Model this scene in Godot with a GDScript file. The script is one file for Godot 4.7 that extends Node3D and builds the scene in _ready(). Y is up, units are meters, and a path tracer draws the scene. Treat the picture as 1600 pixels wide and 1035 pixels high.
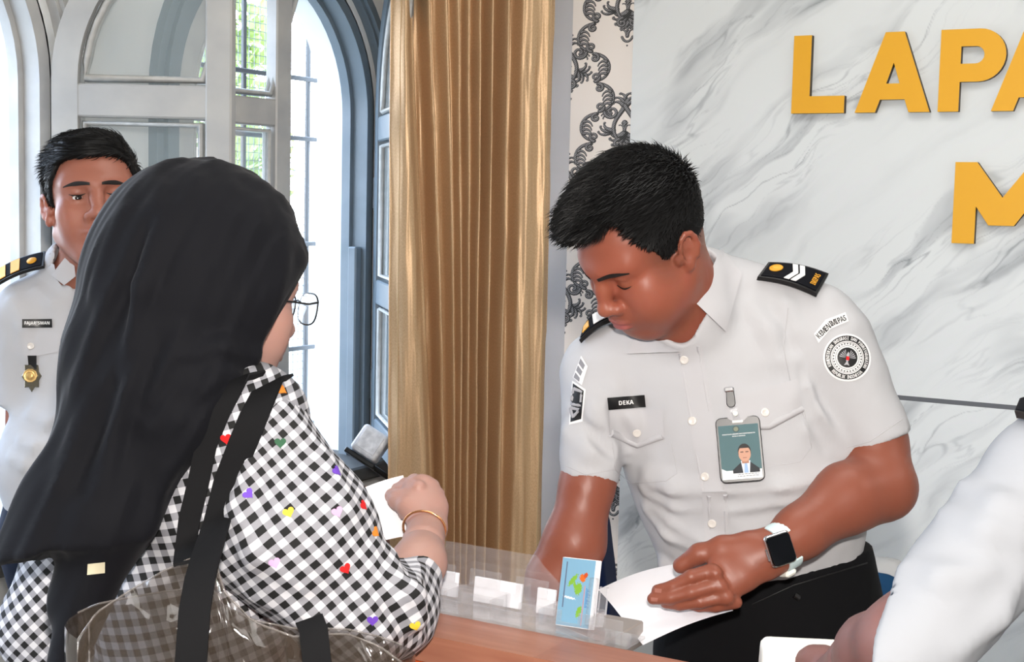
extends Node3D

const FP := 2200.0                                   # focal length in pixels of the 1600 x 1035 frame
const E1 := Vector3.RIGHT                            # along the back wall
const E3 := Vector3.BACK                             # along the window wall, into the room
var cam := Transform3D(Basis(Vector3.UP, deg_to_rad(30.0)) * Basis(Vector3.RIGHT, -deg_to_rad(5.2)) * Basis(Vector3.BACK, 0.0229), Vector3(2.4703, 1.6, 3.5967))
var room := Transform3D.IDENTITY                                  # x along the back wall, z out of it; the windows are at x = 0
var pane_wall := Transform3D(Basis(E3, Vector3.UP, -E1), Vector3.ZERO)  # x along the window wall, z outwards
var M := {}

func P(px: float, py: float, z: float) -> Vector3: return cam * Vector3((px - 800.0) * z / FP, (517.5 - py) * z / FP, -z)
func V(x: float, y: float, z: float) -> Vector3: return Vector3(x, y, z).rotated(Vector3.UP, deg_to_rad(30.0))   # level directions as the camera faces them
func R(x: float, y: float, z: float) -> Vector3: return room * Vector3(x, y, z)
func hit(px: float, py: float, at: Vector3, n: Vector3) -> Vector3:
	var d := P(px, py, 1.0) - cam.origin
	return cam.origin + d * ((at - cam.origin).dot(n) / d.dot(n))
func on_back(px: float, py: float, z := 0.0) -> Vector3: return room.affine_inverse() * hit(px, py, R(0, 0, z), E3)

func _ready() -> void:
	var c := Camera3D.new()
	c.name = "camera"
	c.transform = cam
	c.fov = rad_to_deg(2.0 * atan(517.5 / FP))
	c.near = 0.05
	add_child(c)
	var env := Environment.new()
	env.background_mode = Environment.BG_SKY
	var sm := ProceduralSkyMaterial.new()
	sm.sky_top_color = Color(0.74, 0.83, 0.95)
	sm.sky_horizon_color = Color(0.93, 0.96, 1.0)
	sm.ground_horizon_color = Color(0.85, 0.87, 0.86)
	sm.ground_bottom_color = Color(0.6, 0.6, 0.58)
	sm.sun_angle_max = 0.0
	env.sky = Sky.new()
	env.sky.sky_material = sm
	env.background_energy_multiplier = 13.0
	env.tonemap_mode = Environment.TONE_MAPPER_LINEAR
	env.tonemap_exposure = 1.0
	env.sdfgi_enabled = true
	env.ssao_enabled = true
	env.ssil_enabled = true
	var we := WorldEnvironment.new()
	we.name = "world"
	we.environment = env
	add_child(we)
	lamps()
	materials()
	shell()
	windows()
	back_wall()
	furniture()
	people()
	flush()

func lamps() -> void:
	# the flash on top of the camera, and unseen square ceiling panels added to fill the room with light
	var fl := SpotLight3D.new()
	fl.name = "camera_flash"
	fl.position = cam * Vector3(0.02, 0.17, 0.02)
	fl.basis = cam.basis
	fl.spot_angle = 42.0
	fl.spot_angle_attenuation = 0.6
	fl.spot_range = 12.0
	fl.spot_attenuation = 2.0
	fl.light_energy = 4.9
	fl.light_color = Color(1.0, 0.97, 0.94)
	fl.light_size = 0.035
	fl.shadow_enabled = true
	add_child(fl)
	for k in 4:
		var a := AreaLight3D.new()
		a.name = "ceiling_fill_lamp"
		a.area_size = Vector2(1.15, 1.15)
		a.position = R([1.7, 4.1, 1.7, 4.1][k], 3.12, [1.6, 1.6, 4.2, 4.2][k])
		a.basis = room.basis * Basis(Vector3.RIGHT, -PI / 2)
		a.light_energy = 1.05
		a.light_color = Color(1.0, 0.99, 0.97)
		a.area_range = 12.0
		a.area_attenuation = 2.0
		a.shadow_enabled = true
		add_child(a, true)

# ------------------------------------------------------------------ materials
func plain(c: Color, rough := 0.6, metal := 0.0, spec := 0.5) -> StandardMaterial3D:
	var m := StandardMaterial3D.new()
	m.albedo_color = c
	m.roughness = rough
	m.metallic = metal
	m.metallic_specular = spec
	return m
func noise_tex(freq: float, seed_: int, c0: Color, c1: Color, size := 512, kind := FastNoiseLite.TYPE_SIMPLEX_SMOOTH, oct := 4) -> NoiseTexture2D:
	var n := FastNoiseLite.new()
	n.noise_type = kind
	n.frequency = freq
	n.seed = seed_
	n.fractal_octaves = oct
	var t := NoiseTexture2D.new()
	t.width = size
	t.height = size
	t.seamless = true
	t.noise = n
	var g := Gradient.new()
	g.set_color(0, c0)
	g.set_color(1, c1)
	t.color_ramp = g
	return t
func worn(c0: Color, c1: Color, rough: float, scale: float, seed_: int, bump := 0.0) -> StandardMaterial3D:
	var m := plain(Color.WHITE, rough)
	m.albedo_texture = noise_tex(0.012, seed_, c0, c1)
	m.uv1_triplanar = true
	m.uv1_world_triplanar = true
	m.uv1_scale = Vector3.ONE * scale
	if bump > 0.0:
		m.heightmap_enabled = true
		m.heightmap_texture = noise_tex(0.05, seed_ + 1, Color.BLACK, Color.WHITE, 256)
		m.heightmap_scale = bump
	return m
func cloth(c: Color, rough := 0.85, weave := 0.0, scale := 9.0) -> StandardMaterial3D:
	var m := plain(c, rough, 0.0, 0.25)
	if weave > 0.0:
		m.normal_enabled = true
		var t := noise_tex(0.02, 5, Color.BLACK, Color.WHITE, 256, FastNoiseLite.TYPE_SIMPLEX, 3)
		t.as_normal_map = true
		t.bump_strength = 2.0
		m.normal_texture = t
		m.normal_scale = weave
		m.uv1_triplanar = true
		m.uv1_scale = Vector3.ONE * scale
	return m
func from_image(im: Image, rough := 0.6) -> StandardMaterial3D:
	var m := plain(Color.WHITE, rough)
	m.albedo_texture = ImageTexture.create_from_image(im)
	return m

func marble_image() -> Image:
	var w := 1100
	var h := 900
	var im := Image.create(w, h, false, Image.FORMAT_RGB8)
	var n := FastNoiseLite.new()
	n.noise_type = FastNoiseLite.TYPE_SIMPLEX_SMOOTH
	n.seed = 11
	n.fractal_octaves = 4
	n.frequency = 1.0
	var n2 := FastNoiseLite.new()
	n2.noise_type = FastNoiseLite.TYPE_SIMPLEX
	n2.seed = 4
	n2.fractal_octaves = 3
	n2.frequency = 1.0
	var ca := cos(0.66)
	var sa := sin(0.66)
	var base := Color(0.895, 0.91, 0.915)
	var vein := Color(0.53, 0.55, 0.57)
	for y in h:
		for x in w:
			var px := x * 3.3 / w
			var py := (h - y) * 2.7 / h
			var a := px * ca + py * sa
			var b := py * ca - px * sa
			b += 0.045 * n2.get_noise_2d(a * 1.3, b * 2.2) + 0.012 * n.get_noise_2d(a * 5.0 + 7.0, b * 9.0)
			var r1 := 1.0 - absf(n.get_noise_2d(a * 0.55, b * 3.4 + 3.0)) * 3.0
			var r2 := 1.0 - absf(n2.get_noise_2d(a * 0.9 + 9.0, b * 7.0)) * 3.2
			var mk := clampf(n.get_noise_2d(a * 0.9 + 30.0, b * 2.6) * 2.2 + 0.36, 0.0, 1.0)
			var cl := clampf(n.get_noise_2d(a * 0.9 + 50.0, b * 7.0) * 1.7 + 0.12, 0.0, 1.0)
			var r3 := 1.0 - absf(n.get_noise_2d(a * 1.7 + 70.0, b * 15.0)) * 3.0
			var v: float = smoothstep(0.78, 1.0, r3) * 0.22 * mk + smoothstep(0.55, 1.0, r1) * 0.34 * mk + smoothstep(0.82, 1.0, r2) * 0.5 * mk * mk + cl * cl * 0.36 * (0.25 + mk)
			im.set_pixel(x, y, base.lerp(vein, clampf(v, 0.0, 1.0)))
	return im

# a printed damask: scrolls and leaves drawn as strokes with a lighter core
func stroke(im: Image, pts: Array, r0: float, r1: float, sx: float) -> void:
	var w := im.get_width()
	var h := im.get_height()
	for pass_ in 2:
		for i in pts.size():
			var f := float(i) / (pts.size() - 1)
			var r := maxf(lerpf(r0, r1, f), 0.8)
			var p: Vector2 = pts[i]
			if pass_ == 1:
				r *= 0.55
				p += Vector2(-r0 * 0.18, -r0 * 0.2)
			var g := 0.20 if pass_ == 0 else 0.50
			for y in range(int(p.y - r), int(p.y + r) + 1):
				for x in range(int(p.x - r), int(p.x + r) + 1):
					if Vector2(x - p.x, y - p.y).length_squared() > r * r: continue
					var xx := posmod(x, w)
					var gg := g + 0.10 * sin((x + y) * 0.55)
					im.set_pixel(xx, posmod(y, h), Color(gg, gg * 0.99, gg * 1.0))
func bez(a: Vector2, b: Vector2, c: Vector2, d: Vector2, n := 60) -> Array:
	var o := []
	for i in n + 1: o.append(a.bezier_interpolate(b, c, d, float(i) / n))
	return o
func curl(c: Vector2, r: float, a0: float, turns: float) -> Array:
	var o := []
	for i in 60:
		var f := i / 59.0
		o.append(c + Vector2.from_angle(a0 + turns * TAU * f) * r * (1.0 - 0.82 * f))
	return o
func leaf_spray(im: Image, at: Vector2, dir: float, n: int, len: float, mirror: bool) -> void:
	for k in n:
		for s in ([-1.0, 1.0] if mirror else [1.0]):
			var a: float = dir + s * (0.25 + 0.42 * k)
			var l := len * (1.0 - 0.10 * k)
			var t := at + Vector2.from_angle(a) * l
			stroke(im, bez(at, at + Vector2.from_angle(a - s * 0.5) * l * 0.4, t - Vector2.from_angle(a + s * 0.9) * l * 0.4, t, 40), len * 0.20, len * 0.07, 1.0)
			stroke(im, curl(t + Vector2.from_angle(a + s * 1.57) * len * 0.09, len * 0.10, a - s * 1.57, s * 0.8), len * 0.05, len * 0.035, 1.0)
func damask_image() -> Image:
	var w := 560
	var h := 600      # one repeat, 0.38 m by 0.335 m
	var im := Image.create(w, h, false, Image.FORMAT_RGB8)
	im.fill(Color(0.95, 0.915, 0.885))
	for m in 2:       # the half drop
		var o := Vector2(m * w / 2.0, m * h / 2.0)
		var c := o + Vector2(140, 150)
		# the great palmette
		leaf_spray(im, c + Vector2(0, -70), -PI / 2, 3, 70, true)
		leaf_spray(im, c + Vector2(0, 60), PI / 2, 4, 84, true)
		for s in [-1.0, 1.0]:
			leaf_spray(im, c + Vector2(s * 52, 44), PI * (0.5 + s * -0.36), 3, 66, s > 0)
			leaf_spray(im, c + Vector2(s * 66, -30), PI * (0.5 + s * -0.75), 3, 44, true)
			stroke(im, bez(c + Vector2(0, -78), c + Vector2(s * 22, -30), c + Vector2(s * 84, 16), c + Vector2(s * 26, 96)), 12, 8, 1)
			stroke(im, curl(c + Vector2(s * 62, -48), 32, PI * (0.5 - s * 0.5), s * 1.3), 9, 5, 1)
			stroke(im, curl(c + Vector2(s * 24, 112), 24, -PI / 2, s * 1.1), 9, 5, 1)
		stroke(im, bez(c + Vector2(0, 5), c + Vector2(0, 20), c + Vector2(0, 40), c + Vector2(0, 62)), 13, 6, 1)
		leaf_spray(im, c + Vector2(0, 44), -PI / 2, 2, 38, true)
		# the small crown below it
		var d := o + Vector2(140, 328)
		leaf_spray(im, d, -PI / 2, 2, 44, true)
		stroke(im, bez(d + Vector2(-24, 4), d + Vector2(-12, 34), d + Vector2(12, 34), d + Vector2(24, 4)), 6, 6, 1)
		stroke(im, [d + Vector2(0, 46), d + Vector2(0, 48)], 4, 3, 1)
		# scrolls that frame the repeat
		for s in [-1.0, 1.0]:
			for half in 2:
				var q := o + Vector2(140 + s * 128, -40 + half * 150)
				var e: float = s if half == 0 else -s
				stroke(im, bez(q + Vector2(0, 0), q + Vector2(-e * 96, 8), q + Vector2(-e * 96, 128), q + Vector2(-e * 8, 136)), 9, 7, 1)
				stroke(im, curl(q + Vector2(-e * 12, 116), 22, PI / 2, e * 1.2), 9, 5, 1)
				stroke(im, curl(q + Vector2(-e * 6, 20), 20, -PI / 2, -e * 1.2), 9, 5, 1)
				for k in 4:
					var t := q + Vector2(-e * (64 - 3 * absf(k - 1.5)), 40 + 20 * k)
					stroke(im, bez(t, t + Vector2(e * 14, -8), t + Vector2(e * 32, 0), t + Vector2(e * 38, 22), 30), 9, 3, 1)
	return im
func wood_image(dark: Color, light: Color, seed_: int) -> Image:
	var n := FastNoiseLite.new()
	n.seed = seed_
	n.frequency = 1.0
	n.fractal_octaves = 4
	var im := Image.create(512, 256, false, Image.FORMAT_RGB8)
	for y in 256:
		for x in 512:
			var u := x / 512.0
			var v := y / 256.0
			var a := n.get_noise_2d(u * 2.2, v * 14.0) * 0.5 + 0.5
			var b := n.get_noise_2d(u * 6.0 + 20.0, v * 90.0) * 0.5 + 0.5
			im.set_pixel(x, y, dark.lerp(light, clampf(a * 0.7 + b * 0.45 - 0.08, 0, 1)))
	return im
func gingham_image() -> Image:   # one thread group across, one along: white, grey, grey, black
	var im := Image.create(128, 128, false, Image.FORMAT_RGB8)
	for y in 128:
		for x in 128:
			var k := int(x >= 64) + int(y >= 64)
			var t := 0.015 * float((x + y) % 3)
			im.set_pixel(x, y, [Color(0.81, 0.81, 0.83), Color(0.55 + t, 0.55 + t, 0.575 + t), Color(0.045, 0.045, 0.05)][k])
	return im

func materials() -> void:
	M.white_wall = worn(Color(0.80, 0.81, 0.81), Color(0.86, 0.86, 0.85), 0.7, 0.6, 3, 0.03)
	M.grey_wall = worn(Color(0.76, 0.755, 0.765), Color(0.79, 0.785, 0.795), 0.6, 0.7, 8, 0.02)
	M.frame = worn(Color(0.63, 0.63, 0.63), Color(0.71, 0.705, 0.69), 0.42, 1.4, 21, 0.04)
	M.frame_blue = worn(Color(0.37, 0.42, 0.455), Color(0.42, 0.465, 0.50), 0.4, 1.2, 33, 0.03)
	M.bead = worn(Color(0.62, 0.62, 0.61), Color(0.76, 0.76, 0.75), 0.4, 5.0, 23, 0.02)
	M.floor = worn(Color(0.72, 0.68, 0.62), Color(0.78, 0.75, 0.70), 0.25, 0.8, 40)
	M.ceiling = plain(Color(0.88, 0.88, 0.87), 0.9)
	M.fill_glow = plain(Color(0.9, 0.9, 0.9), 0.5)  # glow of the out-of-view ceiling panels added as fill
	M.fill_glow.emission_enabled = true
	M.fill_glow.emission = Color(1, 0.99, 0.97)
	M.fill_glow.emission_energy_multiplier = 2.0
	M.marble = from_image(marble_image(), 0.28)
	M.damask = from_image(damask_image(), 0.55)
	M.joint = plain(Color(0.38, 0.39, 0.41), 0.5)
	M.gold = plain(Color(0.93, 0.68, 0.12), 0.42, 0.0, 0.5)
	M.letter_side = plain(Color(0.22, 0.16, 0.06), 0.6)
	M.glass = plain(Color(0.86, 0.93, 0.95, 0.10), 0.03)
	M.glass.transparency = BaseMaterial3D.TRANSPARENCY_ALPHA
	M.iron = plain(Color(0.38, 0.39, 0.40), 0.5)
	M.wire = plain(Color(0.55, 0.57, 0.6), 0.5, 0.3)
	M.sill = worn(Color(0.23, 0.23, 0.23), Color(0.30, 0.30, 0.29), 0.45, 2.0, 50)
	M.outer_wall = plain(Color(0.86, 0.88, 0.88), 0.8)
	M.leaf = plain(Color(0.52, 0.58, 0.38), 0.7)
	M.leaf.backlight_enabled = true
	M.leaf.backlight = Color(0.5, 0.56, 0.3)
	M.bark = plain(Color(0.34, 0.28, 0.22), 0.9)
	M.ground = plain(Color(0.55, 0.54, 0.5), 0.9)
	var cu := plain(Color(1, 1, 1), 0.42, 0.38, 0.5)
	cu.albedo_texture = noise_tex(0.16, 14, Color(0.74, 0.60, 0.45), Color(0.87, 0.745, 0.59), 512, FastNoiseLite.TYPE_SIMPLEX, 2)
	cu.uv1_triplanar = true
	cu.uv1_scale = Vector3(5, 1.4, 5)
	M.curtain = cu
	M.wood_top = from_image(wood_image(Color(0.54, 0.33, 0.26), Color(0.69, 0.48, 0.39), 2), 0.32)
	M.wood_front = from_image(wood_image(Color(0.66, 0.24, 0.10), Color(0.80, 0.36, 0.17), 6), 0.30)
	for k in ["wood_top", "wood_front"]:
		M[k].uv1_scale = Vector3.ONE
	M.shelf = plain(Color(0.60, 0.57, 0.55), 0.4)
	M.acrylic = plain(Color(0.80, 0.80, 0.82, 0.09), 0.04)
	M.acrylic.transparency = BaseMaterial3D.TRANSPARENCY_ALPHA
	M.paper = plain(Color(0.93, 0.93, 0.95), 0.75)
	M.shirt = cloth(Color(0.70, 0.70, 0.712), 0.82, 0.10, 14.0)
	M.shirt_near_dimmed = cloth(Color(0.585, 0.595, 0.615), 0.82, 0.10, 14.0)  # blue-white shirt nearest the flash, its colour darkened to offset the strong light
	M.seam = cloth(Color(0.705, 0.702, 0.714), 0.8)
	M.button = plain(Color(0.80, 0.78, 0.76), 0.25)
	M.black = plain(Color(0.035, 0.035, 0.042), 0.45)
	M.navy = cloth(Color(0.045, 0.05, 0.075), 0.8)
	M.trousers = cloth(Color(0.052, 0.053, 0.062), 0.8, 0.12, 12.0)
	M.trousers_navy = cloth(Color(0.10, 0.13, 0.20), 0.8, 0.12, 12.0)
	M.hijab = cloth(Color(0.062, 0.064, 0.082), 0.78, 0.05, 20.0)
	M.hijab.rim_enabled = true
	M.hijab.rim = 0.25
	M.strap = cloth(Color(0.075, 0.075, 0.082), 0.75, 0.25, 40.0)
	M.gingham = from_image(gingham_image(), 0.8)
	M.gingham.texture_filter = BaseMaterial3D.TEXTURE_FILTER_LINEAR_WITH_MIPMAPS
	M.hair = plain(Color(0.050, 0.047, 0.048), 0.5, 0.0, 0.3)
	M.brow = plain(Color(0.07, 0.05, 0.045), 0.6)
	M.skin_tan = skin(0.43)
	M.skin_dark = skin(0.55)
	M.skin_light = skin(0.5)
	M.white_thread = cloth(Color(0.88, 0.88, 0.88), 0.7)
	M.gold_thread = plain(Color(0.86, 0.62, 0.16), 0.5, 0.2)
	M.red = plain(Color(0.80, 0.05, 0.06), 0.7)
	M.yellow = plain(Color(0.93, 0.78, 0.22), 0.7)
	M.pink = plain(Color(0.90, 0.65, 0.85), 0.7)
	M.purple = plain(Color(0.42, 0.25, 0.72), 0.7)
	M.green = plain(Color(0.13, 0.34, 0.22), 0.7)
	M.orange = plain(Color(0.88, 0.52, 0.16), 0.7)
	M.steel = plain(Color(0.80, 0.80, 0.82), 0.22, 0.9)
	M.chrome = plain(Color(0.85, 0.85, 0.86), 0.12, 0.95)
	M.rose_gold = plain(Color(0.93, 0.68, 0.48), 0.2, 0.9)
	M.eye_white = plain(Color(0.82, 0.80, 0.78), 0.15)
	M.iris = plain(Color(0.10, 0.06, 0.04), 0.15)
	M.pupil = plain(Color(0.01, 0.01, 0.01), 0.1)
	M.blue_fabric = cloth(Color(0.10, 0.24, 0.37), 0.85, 0.2, 20.0)
	M.blue_dark = cloth(Color(0.035, 0.10, 0.24), 0.7, 0.2, 20.0)
	M.grey_plastic = plain(Color(0.66, 0.66, 0.66), 0.5)
	M.white_plastic = plain(Color(0.93, 0.93, 0.90), 0.3)
	M.silver = worn(Color(0.62, 0.63, 0.65), Color(0.93, 0.93, 0.94), 0.4, 6.0, 71, 0.03)
	M.black_plastic = plain(Color(0.05, 0.05, 0.055), 0.35)
	M.brown_wood = plain(Color(0.42, 0.24, 0.17), 0.4)
	M.pvc = plain(Color(0.27, 0.235, 0.205, 0.52), 0.07)
	M.pvc.transparency = BaseMaterial3D.TRANSPARENCY_ALPHA
	M.pvc_edge = plain(Color(0.55, 0.52, 0.50, 0.35), 0.08)
	M.pvc_edge.transparency = BaseMaterial3D.TRANSPARENCY_ALPHA
	M.lens = plain(Color(0.80, 0.90, 0.97, 0.25), 0.02)
	M.lens.transparency = BaseMaterial3D.TRANSPARENCY_ALPHA
	M.screen = plain(Color(0.012, 0.012, 0.014), 0.08)
	M.watch_band = plain(Color(0.80, 0.88, 0.89), 0.5)
	M.card_teal = plain(Color(0.22, 0.36, 0.38), 0.3)
	M.nail = plain(Color(0.60, 0.39, 0.34), 0.35)
	M.lip = plain(Color(0.55, 0.27, 0.25), 0.45)
func skin(rough: float) -> StandardMaterial3D:
	var m := plain(Color.WHITE, rough, 0.0, 0.42)
	m.vertex_color_use_as_albedo = true
	m.subsurf_scatter_enabled = true
	m.subsurf_scatter_strength = 0.08
	m.normal_enabled = true
	var t := noise_tex(0.05, 61, Color.BLACK, Color.WHITE, 256, FastNoiseLite.TYPE_CELLULAR, 2)
	t.as_normal_map = true
	t.bump_strength = 1.2
	m.normal_texture = t
	m.normal_scale = 0.10
	m.uv1_triplanar = true
	m.uv1_scale = Vector3.ONE * 12.0
	return m

# ------------------------------------------------------------------ the room
func rb(st: SurfaceTool, x0: float, x1: float, y0: float, y1: float, z0: float, z1: float, bev := 0.0) -> void:   # a box in the room's axes
	bx(st, room * Transform3D(Basis.IDENTITY, Vector3(x0 + x1, y0 + y1, z0 + z1) * 0.5), Vector3(absf(x1 - x0), absf(y1 - y0), absf(z1 - z0)), bev)

const SILL := 0.83
const SPRING := 1.845
const ARCH := 0.4225
const OPENINGS := [[0.166, 1.011], [1.386, 2.231], [2.80, 3.645]]   # along the window wall

func shell() -> void:
	var st := mb()
	rb(st, -0.2, 6.2, -0.12, 0.0, -0.2, 6.7)
	struct("floor", st, M.floor, "pale stone floor of the service room")
	st = mb()
	rb(st, -0.2, 6.2, 3.2, 3.35, -0.2, 6.7)
	struct("ceiling", st, M.ceiling, "plain white ceiling of the service room")
	st = mb()
	rb(st, 6.0, 6.2, 0, 3.2, -0.2, 6.7)
	struct("wall_right", st, M.white_wall, "plain white right wall of the room")
	st = mb()
	rb(st, -0.2, 6.0, 0, 3.2, 6.5, 6.7)
	struct("wall_front", st, M.white_wall, "plain white wall behind the camera")
	st = mb()
	rb(st, 0, 6.0, 0, 3.2, -0.2, 0.0)
	struct("wall_back", st, M.grey_wall, "smooth grey painted wall between the gold curtain and the damask wallpaper")
	# the window wall: piers, the wall under the sills, and the pieces over the arches
	st = mb()
	var edge := [-0.2]
	for o in OPENINGS: edge.append_array(o)
	edge.append(6.5)
	for i in range(0, edge.size(), 2): rb(st, -0.2, 0, 0, 3.2, edge[i], edge[i + 1])
	for o in OPENINGS:
		rb(st, -0.2, 0, 0, SILL, o[0], o[1])
		var lo := []
		var up := []
		for k in 25:
			var a := PI * (1.0 - k / 24.0)
			var x: float = (o[0] + o[1]) * 0.5 + ARCH * cos(a)
			lo.append(Vector2(x, SPRING + ARCH * sin(a)))
			up.append(Vector2(x, 3.2))
		ribbon(st, up, lo, pane_wall.translated_local(Vector3(0, 0, 0.1)), 0.2)
	struct("wall_left", st, M.white_wall, "white plastered wall with arched window openings")
	for k in 4:  # housings of the added fill lights, none of them in view
		var t := thing("ceiling_fill_panel", ["added unseen ceiling fill panel near the window wall and the back wall", "added unseen ceiling fill panel over the visitors by the window wall", "added unseen ceiling fill panel over the marble wall and the desk", "added unseen ceiling fill panel behind the camera on the right"][[0, 2, 1, 3][k]], "ceiling light", R([1.7, 4.1, 1.7, 4.1][k], 3.2, [1.6, 1.6, 4.2, 4.2][k]), "added ceiling fill panels")
		st = mb()
		bx(st, room * Transform3D(Basis.IDENTITY, Vector3([1.7, 4.1, 1.7, 4.1][k], 3.175, [1.6, 1.6, 4.2, 4.2][k])), Vector3(1.26, 0.05, 1.26), 0.008)
		make("frame", st, M.white_plastic, t)
		st = mb()
		bx(st, room * Transform3D(Basis.IDENTITY, Vector3([1.7, 4.1, 1.7, 4.1][k], 3.146, [1.6, 1.6, 4.2, 4.2][k])), Vector3(1.18, 0.012, 1.18), 0.003)
		make("diffuser", st, M.fill_glow, t)

func arc(cx: float, cy: float, r: float, a0: float, a1: float, n := 20) -> Array:
	var o := []
	for i in n + 1: o.append(Vector2(cx, cy) + Vector2.from_angle(lerpf(a0, a1, float(i) / n)) * r)
	return o
func arch_line(o: Array, r: float, y0: float) -> Array:   # up one jamb, over the arch, down the other
	var cx: float = (o[0] + o[1]) * 0.5
	return [Vector2(cx - r, y0)] + arc(cx, SPRING, r, PI, 0, 28) + [Vector2(cx + r, y0)]

# one half of an arched window. u runs from the hinge (the curved side) to the meeting stile, v is up
func leaf(parent: Node3D, xf: Transform3D, w: float, frame_m: Material, rails: Array) -> void:
	var y0 := SILL + 0.035
	var t := 0.04
	var sw := 0.058
	# curved stile: the hinge side and the quarter arch over it
	var out := [Vector2(0, y0)] + arc(w, SPRING, w, PI, PI / 2, 16)
	var inn := [Vector2(sw, y0)] + arc(w, SPRING, w - sw, PI, PI / 2, 16)
	var st := mb()
	ribbon(st, out, inn, xf, t)
	make("stile", st, frame_m, parent)
	st = mb()
	bx(st, xf * Transform3D(Basis.IDENTITY, Vector3(w - sw * 0.5, (y0 + SPRING + w - 0.002) * 0.5, 0.001)), Vector3(sw, SPRING + w - y0 - 0.004, t + 0.004), 0.004)
	make("stile", st, frame_m, parent)
	var ys := [y0 + 0.045] + rails
	for i in ys.size():
		st = mb()
		var hh := 0.09 if i == 0 else 0.072
		bx(st, xf * Transform3D(Basis.IDENTITY, Vector3(w * 0.5, ys[i], 0)), Vector3(w - sw * 2 + 0.01, hh, t - 0.002), 0.004)
		make("rail", st, frame_m, parent)
	for i in ys.size():
		var lo: float = ys[i] + (0.045 if i == 0 else 0.036)
		var pts := PackedVector2Array()
		if i + 1 < ys.size():
			var hi: float = ys[i + 1] - 0.036
			pts = PackedVector2Array([Vector2(sw, lo), Vector2(w - sw, lo), Vector2(w - sw, hi), Vector2(sw, hi)])
		else:
			pts = PackedVector2Array([Vector2(sw, lo), Vector2(w - sw, lo)])
			var r := w - sw
			for k in 14:
				var a := lerpf(acos(sw / r), PI, k / 13.0)
				pts.append(Vector2(w, SPRING) + Vector2.from_angle(a) * r)
			pts.append(Vector2(sw, lo + 0.01))
		st = mb()
		extrude(st, pts, xf.translated_local(Vector3(0, 0, -0.002)), 0.004)
		make("pane", st, M.glass, parent)
		# glazing bead on both faces
		st = mb()
		var inner := Geometry2D.offset_polygon(pts, -0.013)
		if inner.size():
			var loop: PackedVector2Array = inner[0]
			for sgn in [-1.0, 1.0]:
				var line := []
				for q in loop: line.append(xf * Vector3(q.x, q.y, sgn * 0.008))
				tube(st, line, 0.0085, 4, true, 1.0, xf.basis.z)
			make("glazing_bead", st, M.bead, parent)
	for y in [1.05, 1.62]:
		st = mb()
		tube(st, [xf * Vector3(-0.004, y - 0.045, 0.016), xf * Vector3(-0.004, y + 0.045, 0.016)], 0.007, 8)
		make("hinge", st, M.iron, parent)

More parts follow.
